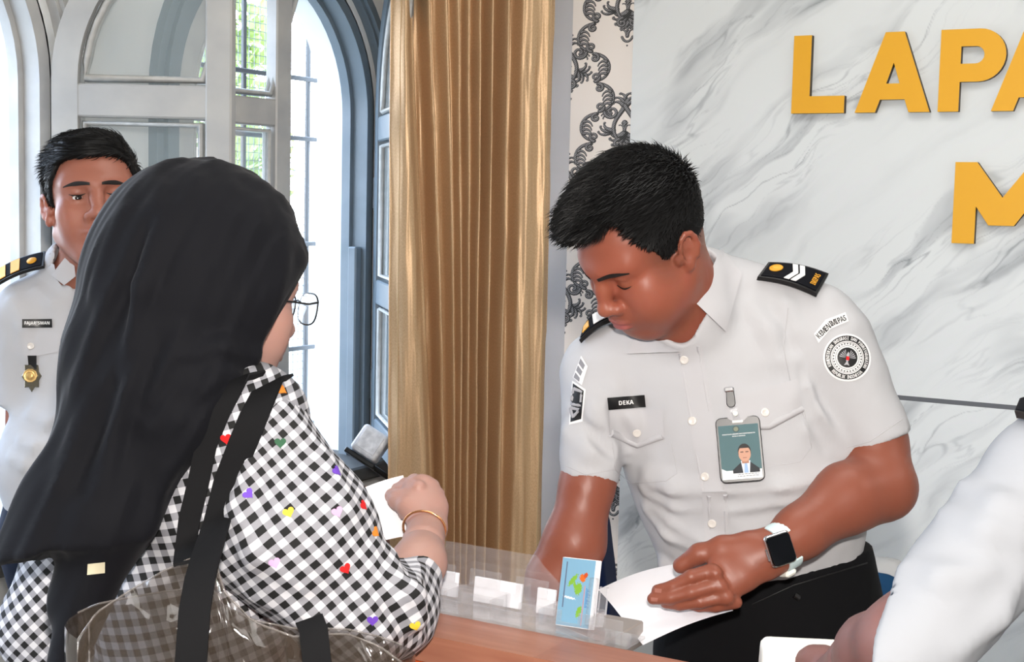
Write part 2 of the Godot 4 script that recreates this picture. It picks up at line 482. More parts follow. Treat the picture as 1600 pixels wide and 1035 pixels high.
func windows() -> void:
	var name_ := ["window frame of blue-grey painted wood round the arched opening by the gold curtain", "grey moulded frame of the arched window at the far left edge", "grey moulded frame of a further arched window outside the frame"]
	for i in 2:
		var o: Array = OPENINGS[i]
		var n := thing("window", name_[i], "window", pane_wall * Vector3(o[0], SILL, 0))
		n.name = "window_%d" % (i + 1)
		n.set_meta("kind", "structure")
		var st := mb()
		ribbon(st, arch_line(o, ARCH + 0.004, SILL), arch_line(o, ARCH - 0.03, SILL), pane_wall.translated_local(Vector3(0, 0, 0.041)), 0.082)
		make("window_frame", st, M.frame_blue if i == 0 else M.frame, n)
		st = mb()
		ribbon(st, arch_line(o, ARCH - 0.029, SILL), arch_line(o, ARCH - 0.045, SILL), pane_wall.translated_local(Vector3(0, 0, 0.066)), 0.03)
		make("window_stop", st, M.frame_blue if i == 0 else M.frame, n)
		for g in [[0.075, 0.05, 0.028], [0.052, 0.018, 0.042]]:
			st = mb()
			ribbon(st, arch_line(o, ARCH + g[0], SILL - 0.05), arch_line(o, ARCH + g[0] - g[1], SILL - 0.05), pane_wall.translated_local(Vector3(0, 0, -g[2] * 0.5)), g[2])
			make("architrave", st, M.frame_blue if i == 0 else M.frame, n)
		st = mb()
		bx(st, pane_wall * Transform3D(Basis.IDENTITY, Vector3((o[0] + o[1]) * 0.5, SILL - 0.02, 0.06)), Vector3(o[1] - o[0] + 0.05, 0.045, 0.32), 0.006)
		make("window_sill", st, M.sill, n)
		if i == 0:   # a thicker rebate strip on the right jamb
			st = mb()
			bx(st, pane_wall * Transform3D(Basis.IDENTITY, Vector3(o[0] + 0.045, 1.15, 0.03)), Vector3(0.03, 0.62, 0.03), 0.004)
			make("rebate_strip", st, M.frame_blue, n)
	# leaf swung in from the left opening, half over the middle one
	var h1 := pane_wall * Vector3(1.386, 0, -0.03) + V(-0.012, 0, 0)
	var n := thing("window_leaf", "grey half-arched window leaf swung wide open behind the officer with the badge", "window", h1, "half-arched window leaves")
	var x := V(0.999, 0, 0.03).normalized()
	leaf(n, Transform3D(Basis(x, Vector3.UP, x.cross(Vector3.UP)), h1), 0.398, M.frame, [1.33, SPRING - 0.042])
	# its fellow of the middle opening, closed
	var h2 := pane_wall * Vector3(1.011 - 0.036, 0, 0.035)
	n = thing("window_leaf", "nearly closed grey half-arched window leaf behind the black headscarf, garden bars showing through", "window", h2, "half-arched window leaves")
	x = (-E3 + E1 * 0.10).normalized()
	leaf(n, Transform3D(Basis(x, Vector3.UP, x.cross(Vector3.UP)), h2), 0.40, M.frame, [1.33, SPRING - 0.02])
	# the other leaf of the middle opening, swung in to stand beside the curtain
	var h3 := pane_wall * Vector3(0.166, 0, -0.03)
	n = thing("window_leaf", "blue-grey half-arched window leaf swung open edge-on against the gold curtain", "window", h3, "half-arched window leaves")
	x = V(0.235, 0, 0.972).normalized()
	leaf(n, Transform3D(Basis(x, Vector3.UP, x.cross(Vector3.UP)), h3), 0.42, M.frame_blue, [1.33, SPRING - 0.04])
	# outside: iron grille, wire mesh, ground, a neighbour's wall and trees
	for i in 2:
		var o: Array = OPENINGS[i]
		var g := thing("window_grille", ["iron bar grille with wire netting outside the middle arched window", "iron bar grille with wire netting outside the far left arched window"][i], "grille", pane_wall * Vector3(o[0], SILL, 0.24), "iron window grilles")
		var bars := mb()
		for y in [0.9, 1.14, 1.46, 1.78, 1.96, 2.2]:
			var b := mb()
			bx(b, pane_wall * Transform3D(Basis.IDENTITY, Vector3((o[0] + o[1]) * 0.5, y, 0.25)), Vector3(0.94, 0.014, 0.010), 0.002)
			make("bar", b, M.iron, g)
		for k in 4:
			var b := mb()
			bx(b, pane_wall * Transform3D(Basis.IDENTITY, Vector3(lerpf(o[0] - 0.02, o[1] + 0.02, k / 3.0), 1.58, 0.262)), Vector3(0.014, 1.5, 0.012), 0.002)
			make("bar", b, M.iron, g)
		bars = mb()
		for k in 62:
			bx(bars, pane_wall * Transform3D(Basis.IDENTITY, Vector3((o[0] + o[1]) * 0.5, 0.86 + k * 0.0235, 0.272)), Vector3(0.9, 0.0016, 0.0016))
		for k in 38:
			bx(bars, pane_wall * Transform3D(Basis.IDENTITY, Vector3(o[0] - 0.02 + k * 0.0235, 1.58, 0.274)), Vector3(0.0016, 1.46, 0.0016))
		var w := make("wire_netting", bars, M.wire, g)
		w.set_meta("kind", "stuff")
	var st := mb()
	bx(st, room * Transform3D(Basis.IDENTITY, Vector3(-12.3, -0.3, 0)), Vector3(24, 0.2, 40))
	struct("ground", st, M.ground, "bright paved ground outside the windows")
	var rng := RandomNumberGenerator.new()
	rng.seed = 5
	var near_tree := P(338, 70, 9.0)
	var far_tree := P(385, 260, 13.0)
	var spots := [[near_tree.x, near_tree.z, near_tree.y + 0.2], [far_tree.x, far_tree.z, far_tree.y + 0.2]]
	var lab := ["leafy tree outside, seen through the panes of the open leaf beside the headscarf", "leafy tree farther off, seen low through the panes over the headscarf"]
	for i in 2:
		var s: Array = spots[i]
		var at := R(s[0], -0.2, s[1])
		var t := thing("garden_tree", lab[i], "tree", at, "trees outside the windows")
		st = mb()
		tube(st, [at, at + Vector3(0.03, s[2] * 0.5, 0), at + Vector3(-0.03, s[2], 0.03)], [0.09, 0.07, 0.04], 9)
		make("trunk", st, M.bark, t)
		st = mb()
		for k in 900:
			var d := Vector3(rng.randfn(), rng.randfn(), rng.randfn()).normalized() * pow(rng.randf(), 0.4)
			var c := at + Vector3(0, s[2], 0) + d * Vector3(0.42, 0.8, 0.42)
			var a := Vector3(rng.randfn(), rng.randfn(), rng.randfn()).normalized()
			var b := a.cross(Vector3(rng.randfn(), rng.randfn(), rng.randfn())).normalized()
			var l := rng.randf_range(0.05, 0.10)
			tri(st, c - a * l, c + b * l * 0.4, c + a * l, a.cross(b))
			tri(st, c - a * l, c + a * l, c - b * l * 0.4, a.cross(b))
		var fo := make("foliage", st, M.leaf, t)
		fo.set_meta("kind", "stuff")

func letter(ch: String, poly: PackedVector2Array, holes: Array, label: String) -> void:
	# poly in wall metres; a letter with a hole is cut by a CSG tool so that it stays one solid
	var c := poly[0]
	var n := thing("sign_letter", label, "letter", R(c.x, c.y, 0.02), "gold wall letters")
	for face in 2:
		var cs := CSGCombiner3D.new()
		cs.name = "face" if face == 0 else "side"
		var a := CSGPolygon3D.new()
		a.name = "outline"
		a.polygon = poly
		a.depth = 0.003 if face == 0 else 0.017
		cs.add_child(a)
		for h in holes:
			var b := CSGPolygon3D.new()
			b.name = "counter"
			b.polygon = h
			b.depth = 0.05
			b.operation = CSGShape3D.OPERATION_SUBTRACTION
			b.position.z = 0.02
			cs.add_child(b)
		cs.material_override = M.gold if face == 0 else M.letter_side
		cs.transform = Transform3D(room.basis, -org(n)) * Transform3D(Basis.IDENTITY, Vector3(0, 0, 0))
		cs.position = room * Vector3(0, 0, 0.0405 if face == 0 else 0.0375) - org(n)
		n.add_child(cs)

func back_wall() -> void:
	var inv := room.affine_inverse()
	var x_m := on_back(982, 300, 0.02).x
	var x_w := on_back(889, 300).x
	# wallpaper strip
	var st := mb()
	var y1 := 3.2
	var pc := on_back(977, 190)   # the middle of one great palmette
	var wu := func(x: float, y: float) -> Vector2: return Vector2(0.75 + (x - pc.x) / 0.38, 0.75 - (y - pc.y) / 0.335)
	quad(st, R(x_w, 0, 0.004), R(x_m + 0.05, 0, 0.004), R(x_m + 0.05, y1, 0.004), R(x_w, y1, 0.004), E3, [wu.call(x_w, 0), wu.call(x_m + 0.05, 0), wu.call(x_m + 0.05, y1), wu.call(x_w, y1)])
	quad(st, R(x_w, 0, 0.0), R(x_w, y1, 0.0), R(x_w, y1, 0.004), R(x_w, 0, 0.004), -E1)
	struct("trim_1", st, M.damask, "strip of cream wallpaper with a grey damask print beside the marble")
	# marble slabs, one over the other, with a grey joint strip
	var yj := on_back(1500, 630, 0.02).y
	for k in 2:
		st = mb()
		var a := 0.0 if k == 0 else yj + 0.006
		var b := yj - 0.006 if k == 0 else 3.2
		var c := [R(x_m, a, 0.02), R(5.0, a, 0.02), R(5.0, b, 0.02), R(x_m, b, 0.02)]
		var w := 5.0 - x_m
		var u := func(q: Vector3) -> Vector2:
			var p := inv * q
			return Vector2((p.x - x_m) / 3.3 + 0.31 * k, 1.0 - (p.y - a) / 2.7)
		quad(st, c[0], c[1], c[2], c[3], E3, [u.call(c[0]), u.call(c[1]), u.call(c[2]), u.call(c[3])])
		var e := [R(x_m, a, 0.0), R(5.0, a, 0.0), R(5.0, b, 0.0), R(x_m, b, 0.0)]
		for i in 4: quad(st, c[i], c[(i + 1) % 4], e[(i + 1) % 4], e[i], [Vector3.DOWN, E1, Vector3.UP, -E1][i], [Vector2(0.1, 0.1), Vector2(0.5, 0.1), Vector2(0.5, 0.11), Vector2(0.1, 0.11)])
		var s := make("marble_slab", st, M.marble, get_node("wall_back"))
	st = mb()
	rb(st, x_m + 0.002, 5.0, yj - 0.006, yj + 0.006, 0.0, 0.0185)
	make("joint_strip", st, M.joint, get_node("wall_back"))
	# gold letters
	var z := 0.041
	var q := func(px: float, py: float) -> Vector2:
		var p := on_back(px, py, z)
		return Vector2(p.x, p.y)
	var l0: Vector2 = q.call(1236, 177.5)
	var h: float = q.call(1243, 56).y - l0.y
	var px1: Vector2 = q.call(1318, 177)
	var t := h * 0.235
	var lw := px1.x - l0.x
	var mk := func(at: Vector2, pts: Array) -> PackedVector2Array:
		var o := PackedVector2Array()
		for p in pts: o.append(at + Vector2(p[0], p[1]) * h)
		return o
	var k := lw / h
	letter("L", mk.call(l0, [[0, 0], [k, 0], [k, 0.22], [0.235, 0.22], [0.235, 1], [0, 1]]), [], "gold letter L, first of the upper row on the marble wall")
	for i in 2:
		var a0: Vector2 = q.call(1335 if i == 0 else 1548, 178 if i == 0 else 173)
		a0.y = l0.y
		var a1: Vector2 = q.call(1452, 175)
		var w: float = (a1.x - (q.call(1335, 178) as Vector2).x) / h
		letter("A", mk.call(a0, [[0, 0], [w * 0.275, 0], [w * 0.335, 0.16], [w * 0.665, 0.16], [w * 0.725, 0], [w, 0], [w * 0.625, 1], [w * 0.375, 1]]), [mk.call(a0, [[w * 0.41, 0.36], [w * 0.59, 0.36], [w * 0.5, 0.62]])], ["gold letter A between the letters L and P", "gold letter A cut off by the picture edge, after the P"][i])
	var p0: Vector2 = q.call(1464.6, 176)
	p0.y = l0.y
	var pw: float = ((q.call(1571, 100) as Vector2).x - (q.call(1468, 100) as Vector2).x) / h
	var ol := [[0, 0], [0.25, 0], [0.25, 0.36]]
	var ring := []
	var rh := 0.32
	for i in 17:
		var a := lerpf(-PI / 2, PI / 2, i / 16.0)
		ol.append([pw - rh + rh * cos(a), 0.68 + rh * sin(a)])
	ol.append([0, 1])
	ring = [[0.25, 0.58]]
	for i in 11:
		var a := lerpf(-PI / 2, PI / 2, i / 10.0)
		ring.append([pw - 0.36 + 0.105 * cos(a), 0.685 + 0.105 * sin(a)])
	ring.append([0.25, 0.79])
	letter("P", mk.call(p0, ol), [mk.call(p0, ring)], "gold letter P in the upper row on the marble wall")
	var m0: Vector2 = q.call(1486.5, 380)
	var w := 1.16
	letter("M", mk.call(m0, [[0, 0], [0.27, 0], [0.27, 0.46], [0.43, 0.23], [w - 0.43, 0.23], [w - 0.27, 0.46], [w - 0.27, 0], [w, 0], [w, 1], [w - 0.26, 1], [w * 0.5, 0.57], [0.26, 1], [0, 1]]), [], "gold letter M of the lower row, cut off by the picture edge")

# ------------------------------------------------------------------ curtain, counter, chairs and what stands on them
func on_level(px: float, py: float, y: float) -> Vector3: return hit(px, py, Vector3(0, y, 0), Vector3.UP)
const TOP := 1.05

func curtain() -> void:
	var a := hit(606, 300, R(0, 0, 0.50), E3)
	var b := hit(857, 300, R(0, 0, 0.16), E3)
	a.y = 0.0; b.y = 0.0
	var n := thing("curtain", "floor-length gold satin curtain hanging in deep folds beside the arched window", "curtain", Vector3((a.x + b.x) / 2, 0, (a.z + b.z) / 2))
	var keys := [[606, 0.0], [624, .034], [640, .010], [648, -.040], [654, -.034], [663, .027], [673, -.018], [678, -.014], [690, .022], [699, -.010], [707, .020], [714, -.010], [721, .024], [730, -.012], [738, .026], [748, -.024], [757, .030], [765, -.032], [769, -.030], [781, .030], [791, -.022], [795, -.018], [806, .020], [818, .027], [832, .020], [845, .026], [848, .020], [857, .010]]
	var along := (b - a).normalized()
	var out := Vector3(-along.z, 0, along.x)
	if out.dot(cam.origin - a) < 0: out = -out
	var wide := a.distance_to(b)
	var nz := FastNoiseLite.new()
	nz.seed = 3
	nz.frequency = 1.0
	var rows := 44
	var cols := 200
	var pts := []
	for j in rows + 1:
		var y := lerpf(3.02, 0.02, float(j) / rows)
		var low := clampf((2.0 - y) / 1.1, -0.4, 1.4)
		for i in cols + 1:
			var px := lerpf(606, 857, float(i) / cols)
			# lower down the first fold opens out and the others draw together
			var g := 32.0 * low * exp(-pow((px - 668.0) / 52.0, 2.0)) * smoothstep(606.0, 640.0, px)
			var kx := px - g + 2.0 * nz.get_noise_2d(px * 0.03, y * 1.5)
			var e := 0.0
			for k in keys.size() - 1:
				if kx >= keys[k][0] and kx <= keys[k + 1][0]:
					var f: float = (kx - keys[k][0]) / (keys[k + 1][0] - keys[k][0])
					e = lerpf(keys[k][1], keys[k + 1][1], f * f * (3.0 - 2.0 * f))
			var s := (px - 606.0) / 251.0
			var left_hem := 0.012 * clampf(low, 0.0, 1.0) * (1.0 - s)
			var p := a + along * (wide * s + left_hem) + out * (e * (1.3 + 0.12 * nz.get_noise_2d(px * 0.02 + 40.0, y * 2.0)) + 0.006 * nz.get_noise_2d(px * 0.05, y * 3.0))
			pts.append(Vector3(p.x, y, p.z))
	var st := mb()
	st.set_smooth_group(1)
	var w := cols + 1
	for j in rows:
		for i in cols:
			var k := j * w + i
			quad(st, pts[k], pts[k + 1], pts[k + w + 1], pts[k + w], out)
	st.set_smooth_group(2)
	for j in rows:
		for i in cols:
			var k := j * w + i
			var o := out * 0.002
			quad(st, pts[k] - o, pts[k + 1] - o, pts[k + w + 1] - o, pts[k + w] - o, -out)
	st.set_smooth_group(-1)
	for j in rows:
		for i in [0, cols]:
			var k: int = j * w + i
			quad(st, pts[k], pts[k] - out * 0.002, pts[k + w] - out * 0.002, pts[k + w], along * (1 if i else -1))
	make("drape", st, M.curtain, n)
	# stitched hems down both edges
	for i in [int(cols * 0.045), int(cols * 0.952)]:
		st = mb()
		var line := []
		for j in rows + 1: line.append(pts[j * w + i] + out * 0.0008)
		tube(st, line, 0.0012, 5)
		make("hem_stitching", st, plain(Color(0.78, 0.68, 0.52), 0.5), n)
	st = mb()
	var r0 := a - along * 0.12 + Vector3(0, 3.05, 0)
	var r1 := b + along * 0.15 + Vector3(0, 3.05, 0)
	tube(st, [r0, r1], 0.016, 12)
	for q in [a + along * 0.05, b - along * 0.05]: tube(st, [q + Vector3(0, 3.05, 0), q + Vector3(0, 3.205, 0)], 0.008, 8)
	tag(make("curtain_rod", st, M.steel), "steel rod under the ceiling carrying the gold curtain", "curtain rod")

func slab(st: SurfaceTool, x0: float, x1: float, y0: float, y1: float, z0: float, z1: float, uvs := 1.0) -> void:   # a box in room axes with the grain running along x
	var c := []
	for i in 8: c.append(R(x1 if i & 1 else x0, y1 if i & 2 else y0, z1 if i & 4 else z0))
	var fx := func(p: Vector3, ax: int) -> Vector2:
		var q := room.affine_inverse() * p
		return [Vector2(q.z, q.y), Vector2(q.x, q.z), Vector2(q.x, q.y)][ax] * uvs
	for f in [[0, 2, 6, 4, 0, -E1], [1, 3, 7, 5, 0, E1], [0, 1, 5, 4, 1, Vector3.DOWN], [2, 3, 7, 6, 1, Vector3.UP], [0, 1, 3, 2, 2, -E3], [4, 5, 7, 6, 2, E3]]:
		var q := []
		for k in 4: q.append(c[f[k]])
		quad(st, q[0], q[1], q[2], q[3], f[5], [fx.call(q[0], f[4]), fx.call(q[1], f[4]), fx.call(q[2], f[4]), fx.call(q[3], f[4])])

var cz := 0.0        # the counter's front edge in room axes
func counter() -> void:
	var inv := room.affine_inverse()
	cz = (inv * on_level(868, 1035, TOP)).z
	var x0 := (inv * on_level(520, 965, TOP)).x
	var x1 := 2.02
	var n := thing("counter", "long reddish wooden service counter with a raised ledge between the visitors and the officer", "counter", R((x0 + x1) / 2, 0, cz - 0.1))
	var st := mb()
	var zb := ((inv * on_level(674, 958, TOP)).z + (inv * on_level(981, 1016, TOP)).z) / 2
	slab(st, x0, x1, TOP - 0.035, TOP, zb - 0.002, cz, 1.2)
	make("ledge", st, M.wood_top, n)
	st = mb()
	rb(st, x0, (inv * on_level(1003, 1010, TOP)).x - 0.045, TOP - 0.035, TOP - 0.001, zb - 0.130, zb - 0.002, 0.002)
	make("inner_shelf", st, M.shelf, n)
	st = mb()
	slab(st, x0 + 0.01, x1 - 0.01, TOP - 0.085, TOP - 0.037, cz - 0.075, cz - 0.004, 1.2)
	make("apron", st, M.wood_front, n)
	st = mb()
	slab(st, x0 + 0.02, x1 - 0.02, 0.1, TOP - 0.085, cz - 0.045, cz - 0.02, 0.8)
	make("front_panel", st, M.wood_front, n)
	st = mb()
	slab(st, x0 + 0.04, x1 - 0.04, 0.0, 0.1, cz - 0.06, cz - 0.045)
	make("plinth", st, M.black_plastic, n)
	for x in [x0 + 0.03, (x0 + x1) / 2, x1 - 0.05]:
		st = mb()
		slab(st, x, x + 0.025, 0.0, TOP - 0.085, cz - 0.10, cz - 0.045)
		make("gable", st, M.wood_front, n)

func plate(st: SurfaceTool, x0: float, x1: float, y0: float, y1: float, z: float, lean := 0.0, t := 0.003, bev := 0.0006) -> void:   # an upright plate in room axes, leaning back by lean
	var h := y1 - y0
	var xf := room * Transform3D(Basis(Vector3.RIGHT, -lean), Vector3((x0 + x1) / 2, y0, z)) * Transform3D(Basis.IDENTITY, Vector3(0, h / 2, 0))
	bx(st, xf, Vector3(x1 - x0, h, t), bev)

func holder() -> void:
	var inv := room.affine_inverse()
	var p0 := inv * on_level(674, 958, TOP)
	var p1 := inv * on_level(981, 1016, TOP)
	var z0 := (p0.z + p1.z) / 2          # front of the base
	var x0 := p0.x - 0.06
	var x1 := p1.x
	var n := thing("card_holder", "clear acrylic stepped card holder standing on the wooden counter ledge", "card holder", R((x0 + x1) / 2, TOP, z0 - 0.06))
	var st := mb()
	rb(st, x0, on_back(895, 940, z0 - 0.115).x, TOP, TOP + 0.004, z0 - 0.125, z0 - 0.055, 0.001)
	rb(st, x0, x1, TOP, TOP + 0.004, z0 - 0.055, z0, 0.001)
	make("base", st, M.acrylic, n)
	# three rows of plates, each higher than the one before
	var rows := [[z0 - 0.008, 0.036], [z0 - 0.050, 0.062], [z0 - 0.118, 0.062]]
	var cut := on_back(833, 880, z0 - 0.115).x
	var ends := [x1, on_back(942, 990, z0 - 0.05).x, on_back(895, 940, z0 - 0.115).x]
	for k in 3:
		var r: Array = rows[k]
		st = mb()
		if k == 2:
			var xf := room * Transform3D(Basis(Vector3.RIGHT, -0.12), Vector3(0, TOP + 0.003, r[0]))
			extrude(st, PackedVector2Array([Vector2(x0, 0), Vector2(ends[2], 0), Vector2(ends[2], 0.012), Vector2(cut + 0.012, r[1] - 0.012), Vector2(cut, r[1]), Vector2(x0, r[1])]), xf, 0.003)
			make("back_plate", st, M.acrylic, n)
		else:
			plate(st, x0, ends[k], TOP + 0.003, TOP + 0.003 + r[1] * 0.42, r[0], 0.12)
			make("front_plate", st, M.acrylic, n)
			for i in 4:
				st = mb()
				var w: float = (ends[k] - x0) / 4
				plate(st, x0 + w * i + 0.012, x0 + w * (i + 1) - 0.012, TOP + 0.003 + r[1] * 0.42, TOP + 0.003 + r[1] * 0.8, r[0] - 0.003, 0.12)
				make("pocket_plate", st, M.acrylic, n)
	for i in 5:
		st = mb()
		var w: float = (ends[1] - x0) / 4
		rb(st, x0 + w * i - 0.0015 if i else x0, x0 + w * i + 0.0015, TOP + 0.004, TOP + 0.026, minf(z0 - 0.05, z0 - 0.115 + (0.06 if i > 3 else 0.0)), z0 - 0.05, 0.0005)
		rb(st, x0 + w * i - 0.0015 if i else x0, x0 + w * i + 0.0015, TOP + 0.004, TOP + 0.028, z0 - 0.05, z0 - 0.008, 0.0005)
		make("divider", st, M.acrylic, n)
	# white cards in the middle row
	var spans := [[672, 716, 884, "at the acrylic holder's left end, by the cuff"], [742, 816, 893, "in the middle pocket of the acrylic holder"], [840, 868, 914, "behind the blue card bundle in the acrylic holder"]]
	for s in spans:
		var a := on_back(s[0], s[2] + 8, z0 - 0.062).x
		var b := on_back(s[1], s[2] + 16, z0 - 0.062).x
		st = mb()
		plate(st, a, b, TOP + 0.006, TOP + 0.040, z0 - 0.060, 0.12, 0.006, 0.001)
		tag(make("card_stack", st, M.paper), "thin stack of blank white cards " + s[3], "cards", "white cards in the acrylic holder")
	# the bundle of blue printed cards
	var c := on_back(894, 935, z0 - 0.028)
	var bb := thing("card_bundle", "upright bundle of blue printed cards with a green map, leaning in the acrylic holder", "cards", R(c.x, TOP + 0.005, z0 - 0.03))
	var xf := room * Transform3D(Basis(Vector3.UP, -0.20) * Basis(Vector3.BACK, 0.10) * Basis(Vector3.RIGHT, -0.26), Vector3(c.x, TOP + 0.006, z0 - 0.029))
	st = mb()
	for k in 7: bx(st, xf * Transform3D(Basis.IDENTITY, Vector3(0.0004 * (k % 2), 0.044 + 0.0002 * (k % 3), -0.0011 - 0.0017 * k)), Vector3(0.056, 0.088, 0.0015), 0.0003)
	make("cards", st, M.paper, bb)
	st = mb()
	quad(st, xf * Vector3(-0.0275, 0.001, -0.00025), xf * Vector3(0.0275, 0.001, -0.00025), xf * Vector3(0.0275, 0.0875, -0.00025), xf * Vector3(-0.0275, 0.0875, -0.00025), xf.basis.z, [Vector2(0, 1), Vector2(1, 1), Vector2(1, 0), Vector2(0, 0)])
	make("printed_face", st, from_image(card_image(), 0.35), bb)
	# clear clip at the bundle's right side
	var clip := xf * Transform3D(Basis(Vector3.UP, 0.5), Vector3(0.034, 0.03, 0.004))
	st = mb()
	for g in [[-0.006, 0.06], [0.008, 0.05]]:
		bx(st, clip * Transform3D(Basis.IDENTITY, Vector3(g[0] + 0.004, g[1] / 2 - 0.024, 0)), Vector3(0.010, g[1], 0.018), 0.001)
	make("clip", st, M.acrylic, n)

func card_image() -> Image:
	var im := Image.create(140, 220, false, Image.FORMAT_RGB8)
	for y in 220:
		for x in 140:
			var v := 0.5 + 0.5 * sin(x * 0.9 + y * 0.5) * sin(y * 0.7 - x * 0.2)
			im.set_pixel(x, y, Color(0.42, 0.62, 0.75).lerp(Color(0.56, 0.72, 0.81), v))
	var blob := func(cx: float, cy: float, rx: float, ry: float, a: float, c: Color) -> void:
		for y in range(int(cy - rx - ry), int(cy + rx + ry)):
			for x in range(int(cx - rx - ry), int(cx + rx + ry)):
				if x < 0 or y < 0 or x >= 140 or y >= 220: continue
				var q := Vector2(x - cx, y - cy).rotated(-a)
				var w := 1.0 + 0.25 * sin(q.x * 0.5) * sin(q.y * 0.6)
				if (q / Vector2(rx, ry)).length() < w: im.set_pixel(x, y, c)
	var g := Color(0.50, 0.70, 0.24)
	blob.call(52, 70, 8, 26, 0.7, g); blob.call(78, 96, 14, 20, 0.2, g); blob.call(62, 86, 6, 12, -0.4, g)
	blob.call(90, 170, 9, 20, 0.3, g); blob.call(44, 128, 26, 4, 0.1, Color(0.86, 0.9, 0.92))
	blob.call(92, 60, 13, 12, 0, Color(0.85, 0.42, 0.16)); blob.call(104, 50, 8, 9, 0, Color(0.78, 0.32, 0.14))
	im.fill_rect(Rect2i(18, 12, 5, 150), Color(0.36, 0.42, 0.52))
	im.fill_rect(Rect2i(104, 84, 3, 130), Color(0.82, 0.52, 0.52))
	for k in 16: im.fill_rect(Rect2i(112, 92 + k * 4, 4 + (k * 7) % 18, 2), Color(0.22, 0.45, 0.70))
	return im

func chair(called: String, label: String, at: Vector3, turn: float, back: Material, shell_: Material, top: float, wide: float) -> void:   # faces +z of its frame
	var n := thing(called, label, "chair", at)
	var xf := Transform3D(Basis(Vector3.UP, turn), at)
	var f := Field.new()
	f.add(Blk.new(xf * Transform3D(Basis(Vector3.RIGHT, -0.14), Vector3(0, (top + 0.50) / 2, -0.215)), Vector3(wide / 2, (top - 0.50) / 2, 0.026), 0.024))
	var o: Vector3 = xf.origin
	# a rounded outline: keep inside an upright oval block
	f.add(Ell.new(xf * Transform3D(Basis.IDENTITY, Vector3(0, (top + 0.47) / 2, -0.21)), Vector3(wide * 0.60, (top - 0.40) * 0.58, 0.5)), 0.03, 2)
	queue("back_shell", f, o + Vector3(-0.4, 0.4, -0.4), o + Vector3(0.4, top + 0.05, 0.4), 0.012, shell_, n)
	f = Field.new()
	f.add(Blk.new(xf * Transform3D(Basis(Vector3.RIGHT, -0.14), Vector3(0, (top + 0.50) / 2, -0.200)), Vector3(wide / 2 - 0.025, (top - 0.55) / 2, 0.034), 0.03))
	f.add(Ell.new(xf * Transform3D(Basis.IDENTITY, Vector3(0, (top + 0.47) / 2, -0.20)), Vector3(wide * 0.60 - 0.028, (top - 0.40) * 0.58 - 0.028, 0.5)), 0.03, 2)
	queue("back_cushion", f, o + Vector3(-0.4, 0.4, -0.4), o + Vector3(0.4, top + 0.05, 0.4), 0.012, back, n)
	f = Field.new()
	f.add(Blk.new(xf * Transform3D(Basis.IDENTITY, Vector3(0, 0.44, 0.02)), Vector3(wide / 2, 0.035, 0.22), 0.034))
	queue("seat", f, o + Vector3(-0.4, 0.38, -0.4), o + Vector3(0.4, 0.52, 0.4), 0.015, back, n)
	for x in [-1.0, 1.0]:
		for z in [-1.0, 1.0]:
			var st := mb()
			tube(st, [xf * Vector3(x * (wide / 2 - 0.02), 0.0, 0.02 + z * 0.21), xf * Vector3(x * (wide / 2 - 0.05), 0.42, 0.02 + z * 0.17)], 0.013, 10)
			make("leg", st, M.steel, n)
	for x in [-1.0, 1.0]:
		var st := mb()
		tube(st, [xf * Vector3(x * 0.1, 0.42, -0.16), xf * Vector3(x * 0.1, 0.5, -0.245), xf * Vector3(x * 0.1, 0.62, -0.25)], 0.011, 8)
		make("back_bracket", st, M.steel, n)

func furniture() -> void:
	curtain()
	counter()
	holder()
	var c := P(1274, 880, 2.62)
	chair("office_chair", "blue upholstered chair with a pale grey shell behind the officer's hip", Vector3(c.x, 0, c.z), deg_to_rad(-12 + 30), M.blue_fabric, M.grey_plastic, 0.91, 0.44)
	c = P(1072, 880, 3.25)
	chair("office_chair", "dark navy chair behind the officer's bare right forearm, beside the wallpaper", Vector3(c.x, 0, c.z), deg_to_rad(82 + 30), M.blue_dark, M.blue_dark, 0.90, 0.36)
	c = P(558, 800, 3.35)
	chair("wooden_chair", "brown wooden chair, its rounded back showing over the gingham sleeve", Vector3(c.x, 0, c.z - 0.1), deg_to_rad(150 + 30), M.brown_wood, M.brown_wood, 0.965, 0.36)
	# the small metal case on the sill
	var b := P(580, 694, 3.86)
	var n := thing("metal_case", "small worn silver metal case tilted on the dark window sill beside the curtain", "metal case", b)
	var fr := frame(b, (cam.origin - b).normalized() + V(-0.2, 0.25, 0), Vector3.UP)
	fr.basis = fr.basis * Basis(Vector3.BACK, -0.52)
	var f := Field.new()
	f.add(Blk.new(fr, Vector3(0.042, 0.040, 0.024), 0.010))
	queue("case", f, b - Vector3.ONE * 0.08, b + Vector3.ONE * 0.08, 0.004, M.silver, n)
	var st := mb()
	bx(st, fr * Transform3D(Basis.IDENTITY, Vector3(0.0, 0.0, 0.0245)), Vector3(0.060, 0.055, 0.002), 0.0008)
	make("face_plate", st, M.silver, n)
	st = mb()
	bx(st, fr * Transform3D(Basis.IDENTITY, Vector3(-0.002, -0.050, -0.002)), Vector3(0.10, 0.014, 0.03), 0.003)
	tube(st, [fr * Vector3(0.044, -0.05, -0.01), Vector3(b.x, SILL + 0.006, b.z) + V(0.055, 0, 0), Vector3(b.x, SILL + 0.006, b.z) + V(0.10, 0, -0.01)], 0.008, 8)
	make("bracket", st, M.black_plastic, n)

